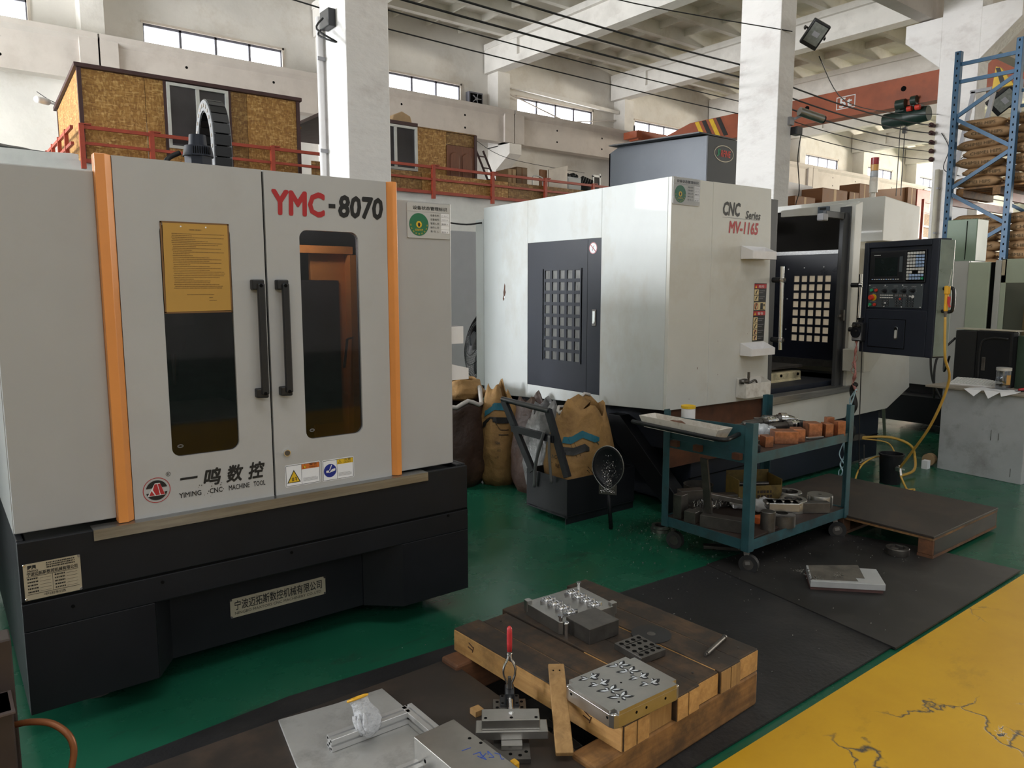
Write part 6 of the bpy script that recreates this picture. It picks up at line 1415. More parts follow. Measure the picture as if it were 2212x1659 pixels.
p = B().box(1.238, 1.258, 1.58, 1.605, .215, .236).o('yellow_clip', M_yellow, None, bevel=.004); tag(p, 'small yellow plastic piece beside the blue-scrawled steel block', 'clip')
p = B().box(1.385, 1.42, 1.985, 2.02, ZP, ZP + .02).o('timber_chip', M_stake); tag(p, 'small wood offcut on platform left of the clamp fixture', 'offcut')
def fixture():
    t = thing('clamp_fixture', 'steel fixture with a red-handled toggle clamp on dark platform', 'fixture', (1.44, 1.86, ZP), math.radians(-36)); q = lambda: L(t)
    def holes(pts, z, r, par):
        k = L(t)
        for x, y in pts: k.cyl((x, y, z - .001), (x, y, z + .0007), r, n=12)
        k.o('hole', M_hole, par)
    bp = q().box(-.058, .058, -.19, .155, 0, .018).o('base_plate', M_gauge, t, bevel=.0015)
    holes([(-.042, -.17), (-.005, -.165), (.025, -.172), (.045, -.155), (-.043, .135), (.043, .135), (-.043, .10), (.043, .10), (-.042, .06), (.043, .06), (-.042, .045), (.043, .045)], .018, .006, bp)
    q().box(-.034, .034, -.145, .14, .018, .034).o('riser', M_machined, t, bevel=.0015)
    b2 = q().box(-.115, .118, -.115, -.048, .034, .062).o('cross_bar', M_machined, t, bevel=.002)
    b1 = q().box(-.096, .092, -.105, -.040, .062, .096).o('cross_bar', M_machined, t, bevel=.002)
    q().cyl((0, -.066, .096), (0, -.066, .0968), .0085, n=18).o('dowel', M_chrome, t)
    holes([(-.083, -.092), (.0, -.092), (.080, -.092)], .096, .0055, b1)
    # toggle clamp
    cb = q().box(-.034, .034, .075, .142, .034, .042).box(-.016, .016, .07, .135, .042, .085).o('clamp_base', M_black, t, bevel=.002)
    holes([(-.025, .132), (.025, .132), (-.025, .086), (.025, .086)], .042, .005, cb)
    q().cyl((0, .075, .068), (0, -.0, .060), .010, n=16).cyl((0, .01, .061), (0, -.022, .058), .013, n=12).o('plunger', M_chrome, t, 'auto')
    q().cyl((0, -.022, .058), (0, -.026, .0576), .0075, n=6).o('plunger_screw', M_gauge, t)
    for s in (-1, 1):
        q().tube(smooth_path([(s * .007, .105, .085), (s * .008, .105, .105), (s * .019, .105, .135), (s * .019, .105, .165), (s * .006, .105, .195), (s * .005, .105, .215)], 5), .0045, 8).o('lever_link', M_chrome, t, True)
    q().box(-.006, .006, .10, .11, .085, .13).o('lever_pivot', M_gauge, t, bevel=.002)
    q().box(-.007, .007, .101, .109, .205, .235).o('lever', M_chrome, t, bevel=.002)
    q().tube([(0, .105, .222), (0, .107, .25), (0, .108, .285), (0, .108, .305), (0, .108, .312)], [.0085, .0095, .0095, .009, .004], 12).o('handle_grip', M_redp, t, True)
fixture()
def cast_plate():
    t = thing('cast_plate', 'dark cast iron plate with round holes lying under the bench edge', 'plate', (1.70, 1.72, .011), math.radians(-4)); q = lambda: L(t)
    z = .055
    q().box(-.17, .20, -.10, -.01, 0, z).box(-.17, -.06, -.01, .19, 0, z).box(-.17, .20, .19, .33, 0, z).box(.15, .20, -.01, .19, 0, z).o('plate', M_iron, t, bevel=.006)
    k = q()
    for x, y, r in ((-.12, -.055, .024), (-.02, -.05, .018), (-.11, .13, .020), (-.12, .26, .022), (-.10, .05, .012)): k.cyl((x, y, z - .001), (x, y, z + .0008), r, n=20)
    k.o('hole', M_hole, t)
cast_plate()
t = thing('wooden_stake', 'pale flat timber stake leaning on the left side of the bench', 'timber', (1.55, 1.74, .15))
a, c = Vector((1.462, 1.612, .158)), Vector((1.652, 1.872, .283)); d = (c - a).normalized(); r = Vector((.81, -.59, 0)); r = (r - d * r.dot(d)).normalized(); M = frame(tuple(a), tuple(r), tuple(d))
B(M).box(-.028, .028, 0, (c - a).length, -.009, .009).o('stake', M_stake, t, bevel=.003); k = B(M)
for x in (-.012, .010): k.cyl((x, (c - a).length - .03, .0088), (x, (c - a).length - .03, .0096), .003, n=8)
k.o('nail_hole', M_hole, t)
# dusty steel block and ring on the right mat
t = thing('steel_block', 'dusty steel plate with bright front edge on a brown base, right mat', 'block', (3.75, 2.0, .017))
c4 = [(3.585, 2.03), (3.835, 1.765), (4.00, 1.885), (3.75, 2.16)]
B().prism(c4, 'z', .017, .034).o('wooden_base', mat('dull red board', (.11, .055, .05), .7, var=.3), t)
c5 = [(3.575, 2.025), (3.835, 1.755), (4.015, 1.895), (3.765, 2.165)]
B().prism(c5, 'z', .034, .068).o('plate', mat('bright dusty steel', (.46, .47, .48), .5, .3, var=.1), t, bevel=.002)
B().prism([(3.60, 2.03), (3.765, 1.865), (3.80, 1.90), (3.83, 1.865), (3.99, 1.985), (3.77, 2.155)], 'z', .068, .0695).o('oily_film', mat('oily dust', (.11, .10, .085), .55, var=.3, scale=14), t)
sw = B(); rnd = random.Random(8)
for cx, cy, n_, sp in ((3.62, 2.03, 26, .02), (3.75, 1.97, 30, .016), (3.66, 2.12, 24, .02)):
    for k in range(n_):
        x, y = cx + rnd.gauss(0, sp), cy + rnd.gauss(0, sp); r = rnd.uniform(.003, .007); sw.ball((x, y, .071), r, r * .7, r * .6, 5, 3)
o = sw.o('swarf', M_swarf, t); o['kind'] = 'stuff'
t = thing('steel_ring', 'dark steel ring with square bore on mat by the platform corner', 'ring', (4.49, 2.0, .017))
L(t).lathe([(.042, 0), (.064, 0), (.066, .004), (.066, .040), (.063, .043), (.042, .043), (.042, 0)], n=32).o('ring', M_gauge, t, 'auto'); L(t).box(-.042, -.022, -.02, .02, .012, .048).box(.022, .042, -.02, .02, .012, .048).o('jaw', M_gauge, t, bevel=.002)
# loose swarf on the floor
sw = B(); rnd = random.Random(21)
for k in range(520):
    q = rnd.random()
    if q < .5: x, y = rnd.gauss(3.75, .28), rnd.gauss(3.15, .22)
    elif q < .72: x, y = rnd.uniform(3.3, 4.6), rnd.gauss(2.35, .2)
    else: x, y = rnd.uniform(1.0, 4.6), rnd.uniform(1.5, 3.0)
    if 1.55 < x < 2.5 and y < 2.5 or x < 1.56: continue
    if 3.5 < x < 4.1 and 1.7 < y < 2.2: continue
    r = rnd.uniform(.0015, .0045); z = .0175 if x > 3.3 and y < 2.6 else (.0115 if y < 2.65 else .0005)
    sw.bar((x, y, z + r * .5), (x + r * rnd.uniform(-2, 2), y + r * rnd.uniform(-2, 2), z + r), r, r * .6)
o = sw.o('swarf', M_swarf, None); o['kind'] = 'stuff'; o['label'] = 'bright metal chips scattered over the floor and mats around the cart'; o['category'] = 'chips'

# ------------------------------------------------------------------ tool cart
def cart():
    t = thing('tool_cart', 'teal steel two-shelf cart on casters loaded with copper and steel pieces', 'cart', (4.04, 2.68, 0))
    x0, x1, y0, y1 = 3.50, 4.58, 2.36, 2.99
    def post(x, y, sx, sy): B().prism([(x, y), (x + .05 * sx, y), (x + .05 * sx, y + .006 * sy), (x + .006 * sx, y + .006 * sy), (x + .006 * sx, y + .05 * sy), (x, y + .05 * sy)], 'z', .14, .87).o('post', M_teal, t, bevel=.0015)
    post(x0, y0, 1, 1); post(x1, y0, -1, 1); post(x0, y1, 1, -1); post(x1, y1, -1, -1)
    e = .0065
    for z, h in ((.64, .055), (.145, .058)):
        B().box(x0 + e, x1 - e, y0 + e, y0 + 2 * e, z, z + h).o('rail', M_teal, t); B().box(x0 + e, x1 - e, y1 - 2 * e, y1 - e, z, z + h).o('rail', M_teal, t)
        B().box(x0 + e, x0 + 2 * e, y0 + 2.1 * e, y1 - 2.1 * e, z, z + h).o('rail', M_teal, t); B().box(x1 - 2 * e, x1 - e, y0 + 2.1 * e, y1 - 2.1 * e, z, z + h).o('rail', M_teal, t)
    B().box(x0 + .014, x1 - .014, y0 + .014, y1 - .014, .675, .681).o('upper_shelf', M_oil, t); B().box(x0 + .014, x1 - .014, y0 + .014, y1 - .014, .192, .198).o('lower_shelf', M_oil, t)
    B().prism([(y0 + .01, .685), (y1, .685), (y1, .83), (y0 + .25, .845), (y0 + .05, .85), (y0 + .01, .80)], 'x', x0 + .0135, x0 + .019).o('end_plate', M_teal, t)
    for y in (y0 + .06, y0 + .33, y0 + .5): B().box(x0 - .03, x0, y, y + .05, .66, .695).o('hook_bracket', M_rust, t)
    B().tube(smooth_path([(x0, y0 + .09, .80), (x0 - .13, y0 + .05, .80), (x0 - .21, y0 + .06, .80), (x0 - .20, y0 + .35, .80), (x0 - .17, y1 + .10, .80)], 5), .013, 8).o('handle', M_base, t, True)
    B().bar((x0 + .1, 2.7, .2), (x0 - .0, 2.68, .62), .05, .012, (1, 0, 0)).o('hanging_strap', M_iron, t)
    for x, y, a in ((x0 + .05, y0 + .05, 1.9), (x1 - .06, y0 + .06, 2.2), (x0 + .05, y1 - .05, 1.75), (x1 - .06, y1 - .05, 2.0)):
        ct, st = math.cos(a), math.sin(a); c = Vector((x - .02 * ct, y - .02 * st, .055)); n = Vector((-st, ct, 0))
        w = B().cyl(c - n * .016, c + n * .016, .0545, n=22).o('caster_wheel', M_rubber, t, 'auto'); B().cyl(c - n * .018, c + n * .018, .030, n=16).o('wheel_hub', M_gauge, w, 'auto')
        f = B()
        for s in (-1, 1): f.bar(c + n * (.021 * s), (x, y, .135), .028, .004, tuple(n))
        f.box(x - .03, x + .03, y - .03, y + .03, .132, .145); f.o('caster_fork', M_gauge, t)
cart()
ZU, ZL = .6815, .1985
def block(label, x, y, z, w, d, h, rz, m, name='copper_block', cat='block', bev=.003, tilt=0.0):
    t = thing(name, label, cat, (x, y, z), rot=(0, tilt, rz)); L(t).box(-w / 2, w / 2, -d / 2, d / 2, 0, h).o('block', m, t, bevel=bev); return t
block('largest copper block at the front of the upper cart shelf', 4.01, 2.49, ZU, .14, .10, .075, math.radians(-40), M_copper)
block('copper block right behind the largest one on upper cart shelf', 4.12, 2.47, ZU, .07, .09, .078, math.radians(-42), M_copper)
block('wide copper block at the right end of upper cart shelf', 4.34, 2.50, ZU, .085, .095, .085, math.radians(-35), M_copper)
block('narrow copper block against the wide one on upper cart shelf', 4.405, 2.44, ZU, .05, .075, .083, math.radians(-35), M_copper)
block('pale slim copper bar standing behind rightmost pieces on upper shelf', 4.50, 2.48, ZU, .05, .04, .105, math.radians(-30), M_copper)
block('rightmost upright copper piece on the upper cart shelf', 4.475, 2.395, ZU, .055, .045, .095, math.radians(-25), M_copper)
block('small copper piece nearest the left corner of upper shelf', 3.83, 2.49, ZU, .05, .075, .065, math.radians(-30), M_copper)
block('flat reddish copper piece left of the white paper on upper shelf', 3.86, 2.58, ZU, .11, .06, .045, math.radians(-35), M_copper)
block('dark grey small block at left end of upper cart shelf', 3.77, 2.53, ZU, .06, .05, .035, math.radians(20), M_gauge, 'steel_piece')
block('black small piece in the left corner of the upper shelf', 3.66, 2.47, ZU, .09, .07, .04, math.radians(50), M_black, 'steel_piece')
block('flat steel bar in front of the copper blocks on upper shelf', 4.26, 2.435, ZU, .12, .03, .014, math.radians(-15), M_machined, 'steel_bar', 'bar')
p = B().cyl((4.42, 2.60, ZU), (4.42, 2.60, ZU + .06), .035, n=18).o('steel_bush', M_base, None, 'auto'); tag(p, 'dark round bush beside the wide copper block on upper shelf', 'bush')
def holder(label, a, c, s=1.0):
    t = thing('tool_holder', label, 'tool holder', a); a, c = Vector(a), Vector(c); d = (c - a)
    P = lambda u: a + d * u
    B().cyl(P(0), P(.18), .006 * s, n=10).cyl(P(.18), P(.22), .012 * s, .018 * s, 14).cyl(P(.22), P(.55), .021 * s, n=18).cyl(P(.55), P(.62), .026 * s, n=18).o('shank', M_gauge, t, 'auto')
    B().cyl(P(.62), P(.68), .036 * s, n=22).cyl(P(.68), P(.71), .030 * s, n=22).cyl(P(.71), P(.77), .036 * s, n=22).o('flange', M_chrome, t, 'auto')
    B().cyl(P(.77), P(.97), .030 * s, .016 * s, 20).cyl(P(.97), P(1.05), .008 * s, n=12).o('taper', M_chrome, t, 'auto')
holder('chrome tool holder lying at the back of upper cart shelf', (4.02, 2.86, ZU + .05), (4.48, 2.80, ZU + .045), 1.1)
holder('dark tool holder lying in front of the chrome one on upper shelf', (4.10, 2.72, ZU + .045), (4.52, 2.65, ZU + .04), 1.0)
holder('shiny tool holder with wide flange behind the copper blocks', (4.30, 2.90, ZU + .06), (4.54, 2.74, ZU + .05), 1.15)
p = B().ball((4.03, 2.66, ZU + .045), .06, .05, .045, 14, 8, lambda d: 1 + .12 * math.sin(7 * d.x + 4 * d.z)).ball((4.12, 2.66, ZU + .035), .05, .035, .03, 12, 6, lambda d: 1 + .15 * math.sin(9 * d.y)).o('plastic_bag', M_clear if False else mat('cloudy plastic', (.52, .56, .60), .2, var=.3, scale=20), None, True); tag(p, 'crumpled cloudy plastic bag on the upper cart shelf', 'bag')
p = B().add([(3.93, 2.62, ZU + .002), (4.02, 2.53, ZU + .002), (4.10, 2.60, ZU + .012), (4.03, 2.69, ZU + .02), (3.98, 2.66, ZU + .03)], [(0, 1, 2), (0, 2, 3), (0, 3, 4)]).o('paper_sheet', M_paper); tag(p, 'creased white paper between the bag and the copper blocks', 'paper')
p = B().bar((3.72, 2.66, ZU), (3.80, 2.62, ZU + .06), .02, .02).bar((3.80, 2.62, ZU + .06), (3.86, 2.64, ZU + .03), .012, .012).o('hook_tool', M_chrome); tag(p, 'bent bright steel hook at the left of the upper shelf', 'tool')
p = B().bar((3.86, 2.66, ZU + .01), (3.96, 2.60, ZU + .02), .03, .02).bar((3.80, 2.68, ZU + .01), (3.92, 2.72, ZU + .015), .025, .02).o('cutter_set', mat('dark blue plastic', (.03, .06, .11), .4)); tag(p, 'dark blue cutter case beside the plastic bag on upper shelf', 'case')
t = thing('tape_roll', 'white roll with yellow rim standing behind the cart end plate', 'roll', (3.60, 2.885, ZU)); L(t).cyl((0, 0, 0), (0, 0, .205), .042, n=20).o('roll', M_white, t, 'auto'); L(t).lathe([(.034, .2), (.044, .2), (.044, .216), (.034, .216), (.034, .2)], n=20).o('rim', M_cy, t)
# white tray resting across the cart handle
t = thing('white_tray', 'shallow grubby white tray resting on the cart handle', 'tray', (3.36, 2.66, .80))
A_ = [(3.355, 3.06), (3.325, 2.46), (3.455, 2.46), (3.495, 3.06)]
def lerp2(p, q, u): return (p[0] + (q[0] - p[0]) * u, p[1] + (q[1] - p[1]) * u)
cx, cy = sum(p[0] for p in A_) / 4, sum(p[1] for p in A_) / 4; A2 = [lerp2(p, (cx, cy), .12) for p in A_]
zt_ = .84; zb_ = .775
wl = B()
for k in range(4):
    q = (k + 1) % 4; a0, a1, b0, b1 = A_[k], A_[q], A2[k], A2[q]; i0, i1 = lerp2(a0, (cx, cy), .03), lerp2(a1, (cx, cy), .03); j0, j1 = lerp2(b0, (cx, cy), .03), lerp2(b1, (cx, cy), .03)
    wl.add([(*a0, zt_), (*a1, zt_), (*b1, zb_), (*b0, zb_), (*i0, zt_), (*i1, zt_), (*j1, zb_ + .004), (*j0, zb_ + .004)], [(0, 1, 2, 3), (5, 4, 7, 6), (0, 4, 5, 1), (3, 2, 6, 7)])
wl.prism(A2, 'z', zb_ - .002, zb_ + .004); wl.o('tray', M_dwhite, t)
p = B().ball((3.42, 2.82, .805), .04, .07, .028, 14, 7, lambda d: 1 + .12 * math.sin(6 * d.x + 5 * d.y)).o('rusty_lump', mat('rust brown lump', (.16, .075, .045), .8, var=.3, scale=20), None, True); tag(p, 'rust brown lump lying in the white tray', 'scrap')
p = B().bar((3.42, 2.73, .79), (3.41, 2.58, .79), .04, .014).o('dark_scraper', M_iron); tag(p, 'dark flat scraper lying beside the rusty lump in white tray', 'tool')
p = B().ball((3.41, 2.53, .79), .02, .018, .012, 10, 5).o('dark_chip', M_iron, None, True); tag(p, 'small dark piece at the right end of the white tray', 'scrap')
# lower shelf
block('tall grey steel block standing in the left back corner of lower shelf', 3.57, 2.90, ZL, .075, .06, .15, math.radians(8), M_gauge, 'steel_block')
block('grey steel angle block behind the tall block on lower shelf', 3.72, 2.94, ZL, .16, .07, .145, math.radians(-25), M_gauge, 'steel_block')
block('long dark steel block with holes at front left of lower shelf', 3.60, 2.58, ZL, .075, .30, .075, math.radians(20), M_iron, 'steel_block')
block('small dark cube block left of the long drilled block', 3.56, 2.80, ZL, .07, .075, .07, math.radians(12), M_gauge, 'steel_block')
block('second dark cube block next to the swarf heap, lower shelf', 3.64, 2.80, ZL, .08, .09, .062, math.radians(10), M_iron, 'steel_block')
block('tiny bright key bar on the lower cart shelf', 3.70, 2.76, ZL + .07, .05, .018, .016, math.radians(10), M_machined, 'steel_bar', 'bar')
t = thing('steel_bar', 'pale steel bar lying slanted over the lower shelf blocks', 'bar', (3.88, 2.83, ZL + .075), rot=(math.radians(6), 0, math.radians(32))); L(t).box(-.022, .022, -.17, .16, 0, .03).o('bar', M_machined, t, bevel=.002)
t = thing('steel_bar', 'long dark stepped bar at the back of lower cart shelf', 'bar', (4.0, 2.90, ZL), math.radians(-28)); L(t).box(-.20, .22, -.04, .04, 0, .05).box(-.12, .16, -.03, .04, .05, .075).o('bar', M_gauge, t, bevel=.003)
t = thing('steel_plate', 'thin brown triangular plate leaning at the corner of lower shelf', 'plate', (3.66, 2.47, ZL)); B().prism([(3.56, 2.38), (3.86, 2.40), (3.74, 2.66)], 'z', ZL + .003, ZL + .012).o('plate', M_oil, t)
block('orange red plastic cap on the lower cart shelf', 3.83, 2.52, ZL, .055, .05, .055, math.radians(-20), mat('orange red plastic', (.60, .13, .03), .4), 'plastic_piece', 'plastic piece', .008)
p = B().lathe([(.0001, 0), (.042, 0), (.042, .115), (.039, .118), (.0001, .118)], (3.77, 2.42, ZL), 24).o('steel_cylinder', M_gauge, None, 'auto'); tag(p, 'grey steel cylinder standing at the front of lower shelf', 'cylinder')
p = B().lathe([(.035, 0), (.078, 0), (.078, .07), (.062, .075), (.035, .075), (.035, 0)], (3.93, 2.43, ZL), 30).o('round_die', M_gauge, None, 'auto'); tag(p, 'round steel die under the bright bolted block', 'die')
t = thing('steel_block', 'bright steel block with bolts and side lugs on the round die', 'block', (3.99, 2.47, ZL + .0765), math.radians(-42)); L(t).box(-.09, .09, -.055, .055, 0, .05).box(-.105, .105, -.04, .04, .036, .05).o('block', M_machined, t, bevel=.003)
for i in range(3):
    for j in range(2): L(t).cyl((-.05 + .05 * i, -.02 + .04 * j, .05), (-.05 + .05 * i, -.02 + .04 * j, .058), .010, n=10).o('bolt', M_chrome, t, 'auto')
def ring(label, x, y, z, r, ri, h, jaws=True):
    t = thing('steel_ring', label, 'ring', (x, y, z)); L(t).lathe([(ri, 0), (r, 0), (r, h * .9), (r * .97, h), (ri, h), (ri, 0)], n=32).o('ring', M_machined, t, 'auto')
    if jaws:
        for k in range(3): a = 2 * PI * k / 3 + .4; L(t).bar((ri * .55 * math.cos(a), ri * .55 * math.sin(a), h * .6), (ri * 1.02 * math.cos(a), ri * 1.02 * math.sin(a), h * .6), ri * .45, h * .6).o('jaw', M_gauge, t)
ring('steel ring left behind the dark flat block, lower shelf', 4.26, 2.56, ZL, .085, .055, .075)
ring('steel ring at the back middle of the right-hand group, lower shelf', 4.40, 2.68, ZL, .085, .06, .075)
ring('plain closed steel ring at right end of the lower shelf', 4.49, 2.51, ZL, .08, .012, .075, False)
block('flat dark steel block leaning before the steel rings', 4.32, 2.45, ZL, .18, .055, .07, math.radians(-38), M_gauge, 'steel_block')
t = thing('grimy_box', 'grimy yellow open plastic box at the back of lower cart shelf', 'box', (4.24, 2.84, ZL), math.radians(-30)); gm = mat('grimy yellow plastic', (.20, .135, .035), .5, var=.3, scale=10, dirt=(.03, .025, .018), dirt_amt=.85, dirt_scale=9)
L(t).box(-.15, .15, -.10, .10, 0, .006).box(-.15, -.144, -.10, .10, 0, .17).box(.144, .15, -.10, .10, 0, .17).box(-.15, .15, -.10, -.094, 0, .13).box(-.15, .15, .094, .10, 0, .19).o('box', gm, t, bevel=.003)
k = L(t)
for j in range(2): dashes(k, wm(t).inverted() @ wm(t) @ frame((-.02, -.101, .05), (1, 0, 0), (0, 0, 1)), 0, .03 * j, .10, .018, j)
k.o('worn_print', M_oil, t); L(t).cyl((-.1, 0, .12), (.08, -.05, .13), .014, n=10).o('scraper', M_gauge, t, 'auto')
for lab, x, y, s in (('crumpled white rag behind the corner post, lower shelf', 4.02, 2.80, .055), ('crumpled white paper ball before the grimy yellow box', 4.08, 2.66, .075)):
    p = B().ball((x, y, ZL + s * .55), s * 1.1, s * .8, s * .6, 16, 10, lambda d: 1 + .14 * math.sin(8 * d.x + 6 * d.z) + .08 * math.sin(13 * d.y)).o('rag', M_paper, None, True); tag(p, lab, 'rag')
sw = B(); rnd = random.Random(31)
for k in range(260):
    x, y = rnd.gauss(3.75, .05), rnd.gauss(2.82, .04); sw.bar((x, y, ZL + .06 + rnd.uniform(0, .035)), (x + rnd.uniform(-.012, .012), y + rnd.uniform(-.012, .012), ZL + .06 + rnd.uniform(0, .035)), .003, .002)
o = sw.o('swarf', M_swarf); o['kind'] = 'stuff'; o['label'] = 'heap of bright steel turnings among the blocks on lower cart shelf'; o['category'] = 'chips'
block('flat bar with a red brown rag on floor under the cart', 3.75, 2.68, 0.018, .05, .28, .02, math.radians(40), M_iron, 'steel_bar', 'bar')
# ------------------------------------------------------------------ hand truck with chip box, sacks
def hand_truck():
    t = thing('hand_truck', 'black steel chip box with an upright push handle before right machine', 'trolley', (3.66, 3.9, 0))
    x0, x1, y0, y1, h = 3.33, 3.99, 3.67, 4.11, .315
    B().box(x0, x1, y0, y0 + .006, .06, h).box(x0, x1, y1 - .006, y1, .06, h).box(x0, x0 + .006, y0, y1, .04, h).box(x1 - .006, x1, y0, y1, .06, h).box(x0, x1, y0, y1, .05, .06).o('box', M_base, t, bevel=.003)
    B().prism([(x0, .0), (x1, .0), (x1, .06), (x0, .06)], 'y', y0 + .01, y0 + .02).o('skirt', M_base, t)
    for (a, c) in (((3.34, 3.62 + .06, .33), (3.325, 3.87, .77)), ((3.34, 4.05, .30), (3.325, 4.375, .78))):
        B().bar(a, c, .055, .03, (1, 0, 0)).o('handle_upright', M_base, t, bevel=.003)
    B().cyl((3.325, 3.855, .765), (3.325, 4.39, .785), .02, n=14).o('handle_bar', M_black, t, 'auto')
    B().bar((3.325, 3.80, .575), (3.325, 4.27, .585), .05, .03, (1, 0, 0)).o('cross_bar', M_base, t)
    B().tube(smooth_path([(3.30, 3.88, .62), (3.295, 3.90, .56), (3.30, 3.97, .38), (3.31, 4.0, .2)], 5), .012, 7).o('strap', mat('clear grey strap', (.10, .10, .10), .3), t, True)
    B().tube(smooth_path([(3.30, 3.83, .60), (3.295, 3.82, .45), (3.30, 3.80, .27)], 5), .010, 7).o('strap', MATS['clear grey strap'], t, True)
    for x, y in ((3.42, 3.74), (3.42, 4.04), (3.9, 3.74), (3.9, 4.04)): B().cyl((x, y - .015, .028), (x, y + .015, .028), .028, n=16).o('wheel', M_rubber, t, 'auto')
hand_truck()
def sack(name, label, c, rx, ry, h, m, lean=(0, 0), top=None, seed=0, fold=.5, open_=True, cat='sack', neck=.75):
    """paper sack: bulging body, creased sides, gathered or open top"""
    t = thing(name, label, cat, c); rnd = random.Random(seed); n = 28; rows = 13; vs = []
    ph = [rnd.uniform(0, 6.28) for _ in range(6)]
    for i in range(rows):
        u = i / (rows - 1); bulge = (.86 + .28 * math.sin(PI * min(1, u * 1.15) ** .8)) if u < .75 else (.86 + .28 * math.sin(PI * min(1, .75 * 1.15) ** .8)) * (1 - (1 - neck) * (u - .75) / .25)
        if i == 0: bulge = .80
        for k in range(n):
            a = 2 * PI * k / n; sq = 1 / max(abs(math.cos(a)) ** 3 + abs(math.sin(a)) ** 3, .3) ** .26
            w = 1 + .05 * math.sin(3 * a + ph[0] + 5 * u) + .035 * math.sin(7 * a + ph[1] - 9 * u) + .028 * math.sin(23 * u + ph[2] + 2 * math.sin(a)) * (u < .55)
            z = u * h * (1 + (.06 * math.sin(2 * a + ph[3]) + .05 * math.sin(5 * a + ph[4])) * (u > .9))
            vs.append((c[0] + rx * bulge * w * sq * math.cos(a) + lean[0] * u, c[1] + ry * bulge * w * sq * math.sin(a) + lean[1] * u, c[2] + z))
    fs = [(i * n + k, i * n + (k + 1) % n, (i + 1) * n + (k + 1) % n, (i + 1) * n + k) for i in range(rows - 1) for k in range(n)] + [tuple(range(n - 1, -1, -1))]
    b = B().add(vs, fs).o('sack_body', m, t, True)
    so = b.modifiers.new('thick', 'SOLIDIFY'); so.thickness = .004
    return t, vs, n
t, vs, n = sack('paper_sack', 'dark oil-soaked brown sack with folded white rim, far left of the sacks', (3.36, 5.05, 0), .24, .20, .72, M_kraftd, (-.02, 0), seed=1, neck=.95)
rim = [vs[12 * n + k] for k in range(n)]
B().tube(rim, .018, 6, True).o('rolled_rim', M_liner if False else mat('grubby white film', (.50, .47, .44), .5, var=.2, scale=10), t, True)
t2, v2, _ = sack('paper_sack', 'buff paper sack lying on top of the dark brown sack', (3.50, 5.18, .68), .16, .15, .17, M_kraft, seed=9, neck=.9)
t, vs, n = sack('paper_sack', 'tall kraft sack with teal and black stripe print, between dark sack and trolley', (3.66, 4.86, 0), .165, .14, .78, M_kraft, (-.02, .02), seed=2, neck=.55)
def on_sack(C, rx, ry, th, z, lean=(0, 0), h=1, out=1.09): return (C[0] + rx * out * math.cos(th) + lean[0] * z / h, C[1] + ry * out * math.sin(th) + lean[1] * z / h, z)
def stripe(t, C, rx, ry, pts, wz, m, name, out=1.13, zc=None):
    """printed band following the bulging side: pts = (angle, z)"""
    b = B(); vv = []
    P = []
    for (a0, z0), (a1, z1) in zip(pts[:-1], pts[1:]):
        for k in range(6): P.append((a0 + (a1 - a0) * k / 6, z0 + (z1 - z0) * k / 6))
    P.append(pts[-1])
    for a, z in P:
        for dz in [wz * (j / 4 - .5) for j in range(5)]: vv.append((C[0] + rx * out * math.cos(a), C[1] + ry * out * math.sin(a), C[2] + z + dz))
    b.add(vv, [(5 * k + j, 5 * k + j + 1, 5 * k + j + 6, 5 * k + j + 5) for k in range(len(P) - 1) for j in range(4)]); return b.o(name, m, t)
def shrinkwrap(o, target, off=.004):
    w = o.modifiers.new('wrap', 'SHRINKWRAP'); w.target = target; w.offset = off; w.wrap_method = 'NEAREST_SURFACEPOINT'; w.wrap_mode = 'ABOVE_SURFACE'
FR = math.radians(232)
def printed(t, C, rx, ry, a0, marks, text_rows):
    body = [c for c in t.children if c.name.startswith('sack_body')][0]
    for pts, wz, m, nm in marks: shrinkwrap(stripe(t, C, rx, ry, [(a0 + x, z) for x, z in pts], wz, m, nm), body, .009)
    for s, x, z, hh, w in text_rows:
        cu = B(); a = a0 + x
        M = frame((C[0] + rx * 1.15 * math.cos(a), C[1] + ry * 1.15 * math.sin(a), C[2] + z), (-math.sin(a), math.cos(a), 0), (0, 0, 1))
        o = text(s, M, w, hh, M_blk, t, 'lettering', bold=.0); shrinkwrap(o, body, .009)
printed(t, (3.66, 4.86, 0), .165, .14, FR, [([(-.75, .60), (-.2, .67), (.55, .665)], .055, M_tealp, 'teal_stripe'), ([(-.85, .50), (-.4, .555), (.55, .55)], .05, M_blk, 'black_stripe')], [('AMS8A', -.35, .36, .022, .08), ('ML 13A022', -.42, .305, .018, .10), ('2211005', -.42, .25, .018, .08)])
# printed tube outline between stripes
ol = stripe(t, (3.66, 4.86, 0), .165, .14, [(FR - .35, .58), (FR + .1, .475), (FR + .55, .47)], .006, M_blk, 'print_outline'); shrinkwrap(ol, [c for c in t.children if c.name.startswith('sack_body')][0], .005)
ol = stripe(t, (3.66, 4.86, 0), .165, .14, [(FR - .5, .55), (FR - .05, .435), (FR + .5, .43)], .006, M_blk, 'print_outline'); shrinkwrap(ol, [c for c in t.children if c.name.startswith('sack_body')][0], .005)
t, vs, n = sack('paper_sack', 'reddish brown sack end behind the trolley handle', (3.70, 4.50, 0), .12, .16, .72, M_kraftd, (0, 0), seed=4, neck=.8)
t, vs, n = sack('plastic_sack', 'grey plastic liner sack behind the trolley cross bar', (3.62, 4.22, .065), .13, .17, .66, M_liner, (0, 0), seed=5, neck=.7)
t, vs, n = sack('paper_sack', 'big crumpled kraft sack with teal and black print standing in trolley box', (3.62, 3.89, .07), .235, .165, .70, M_kraft, (.03, -.02), seed=7, neck=.78)
C7 = (3.62, 3.89, .07)
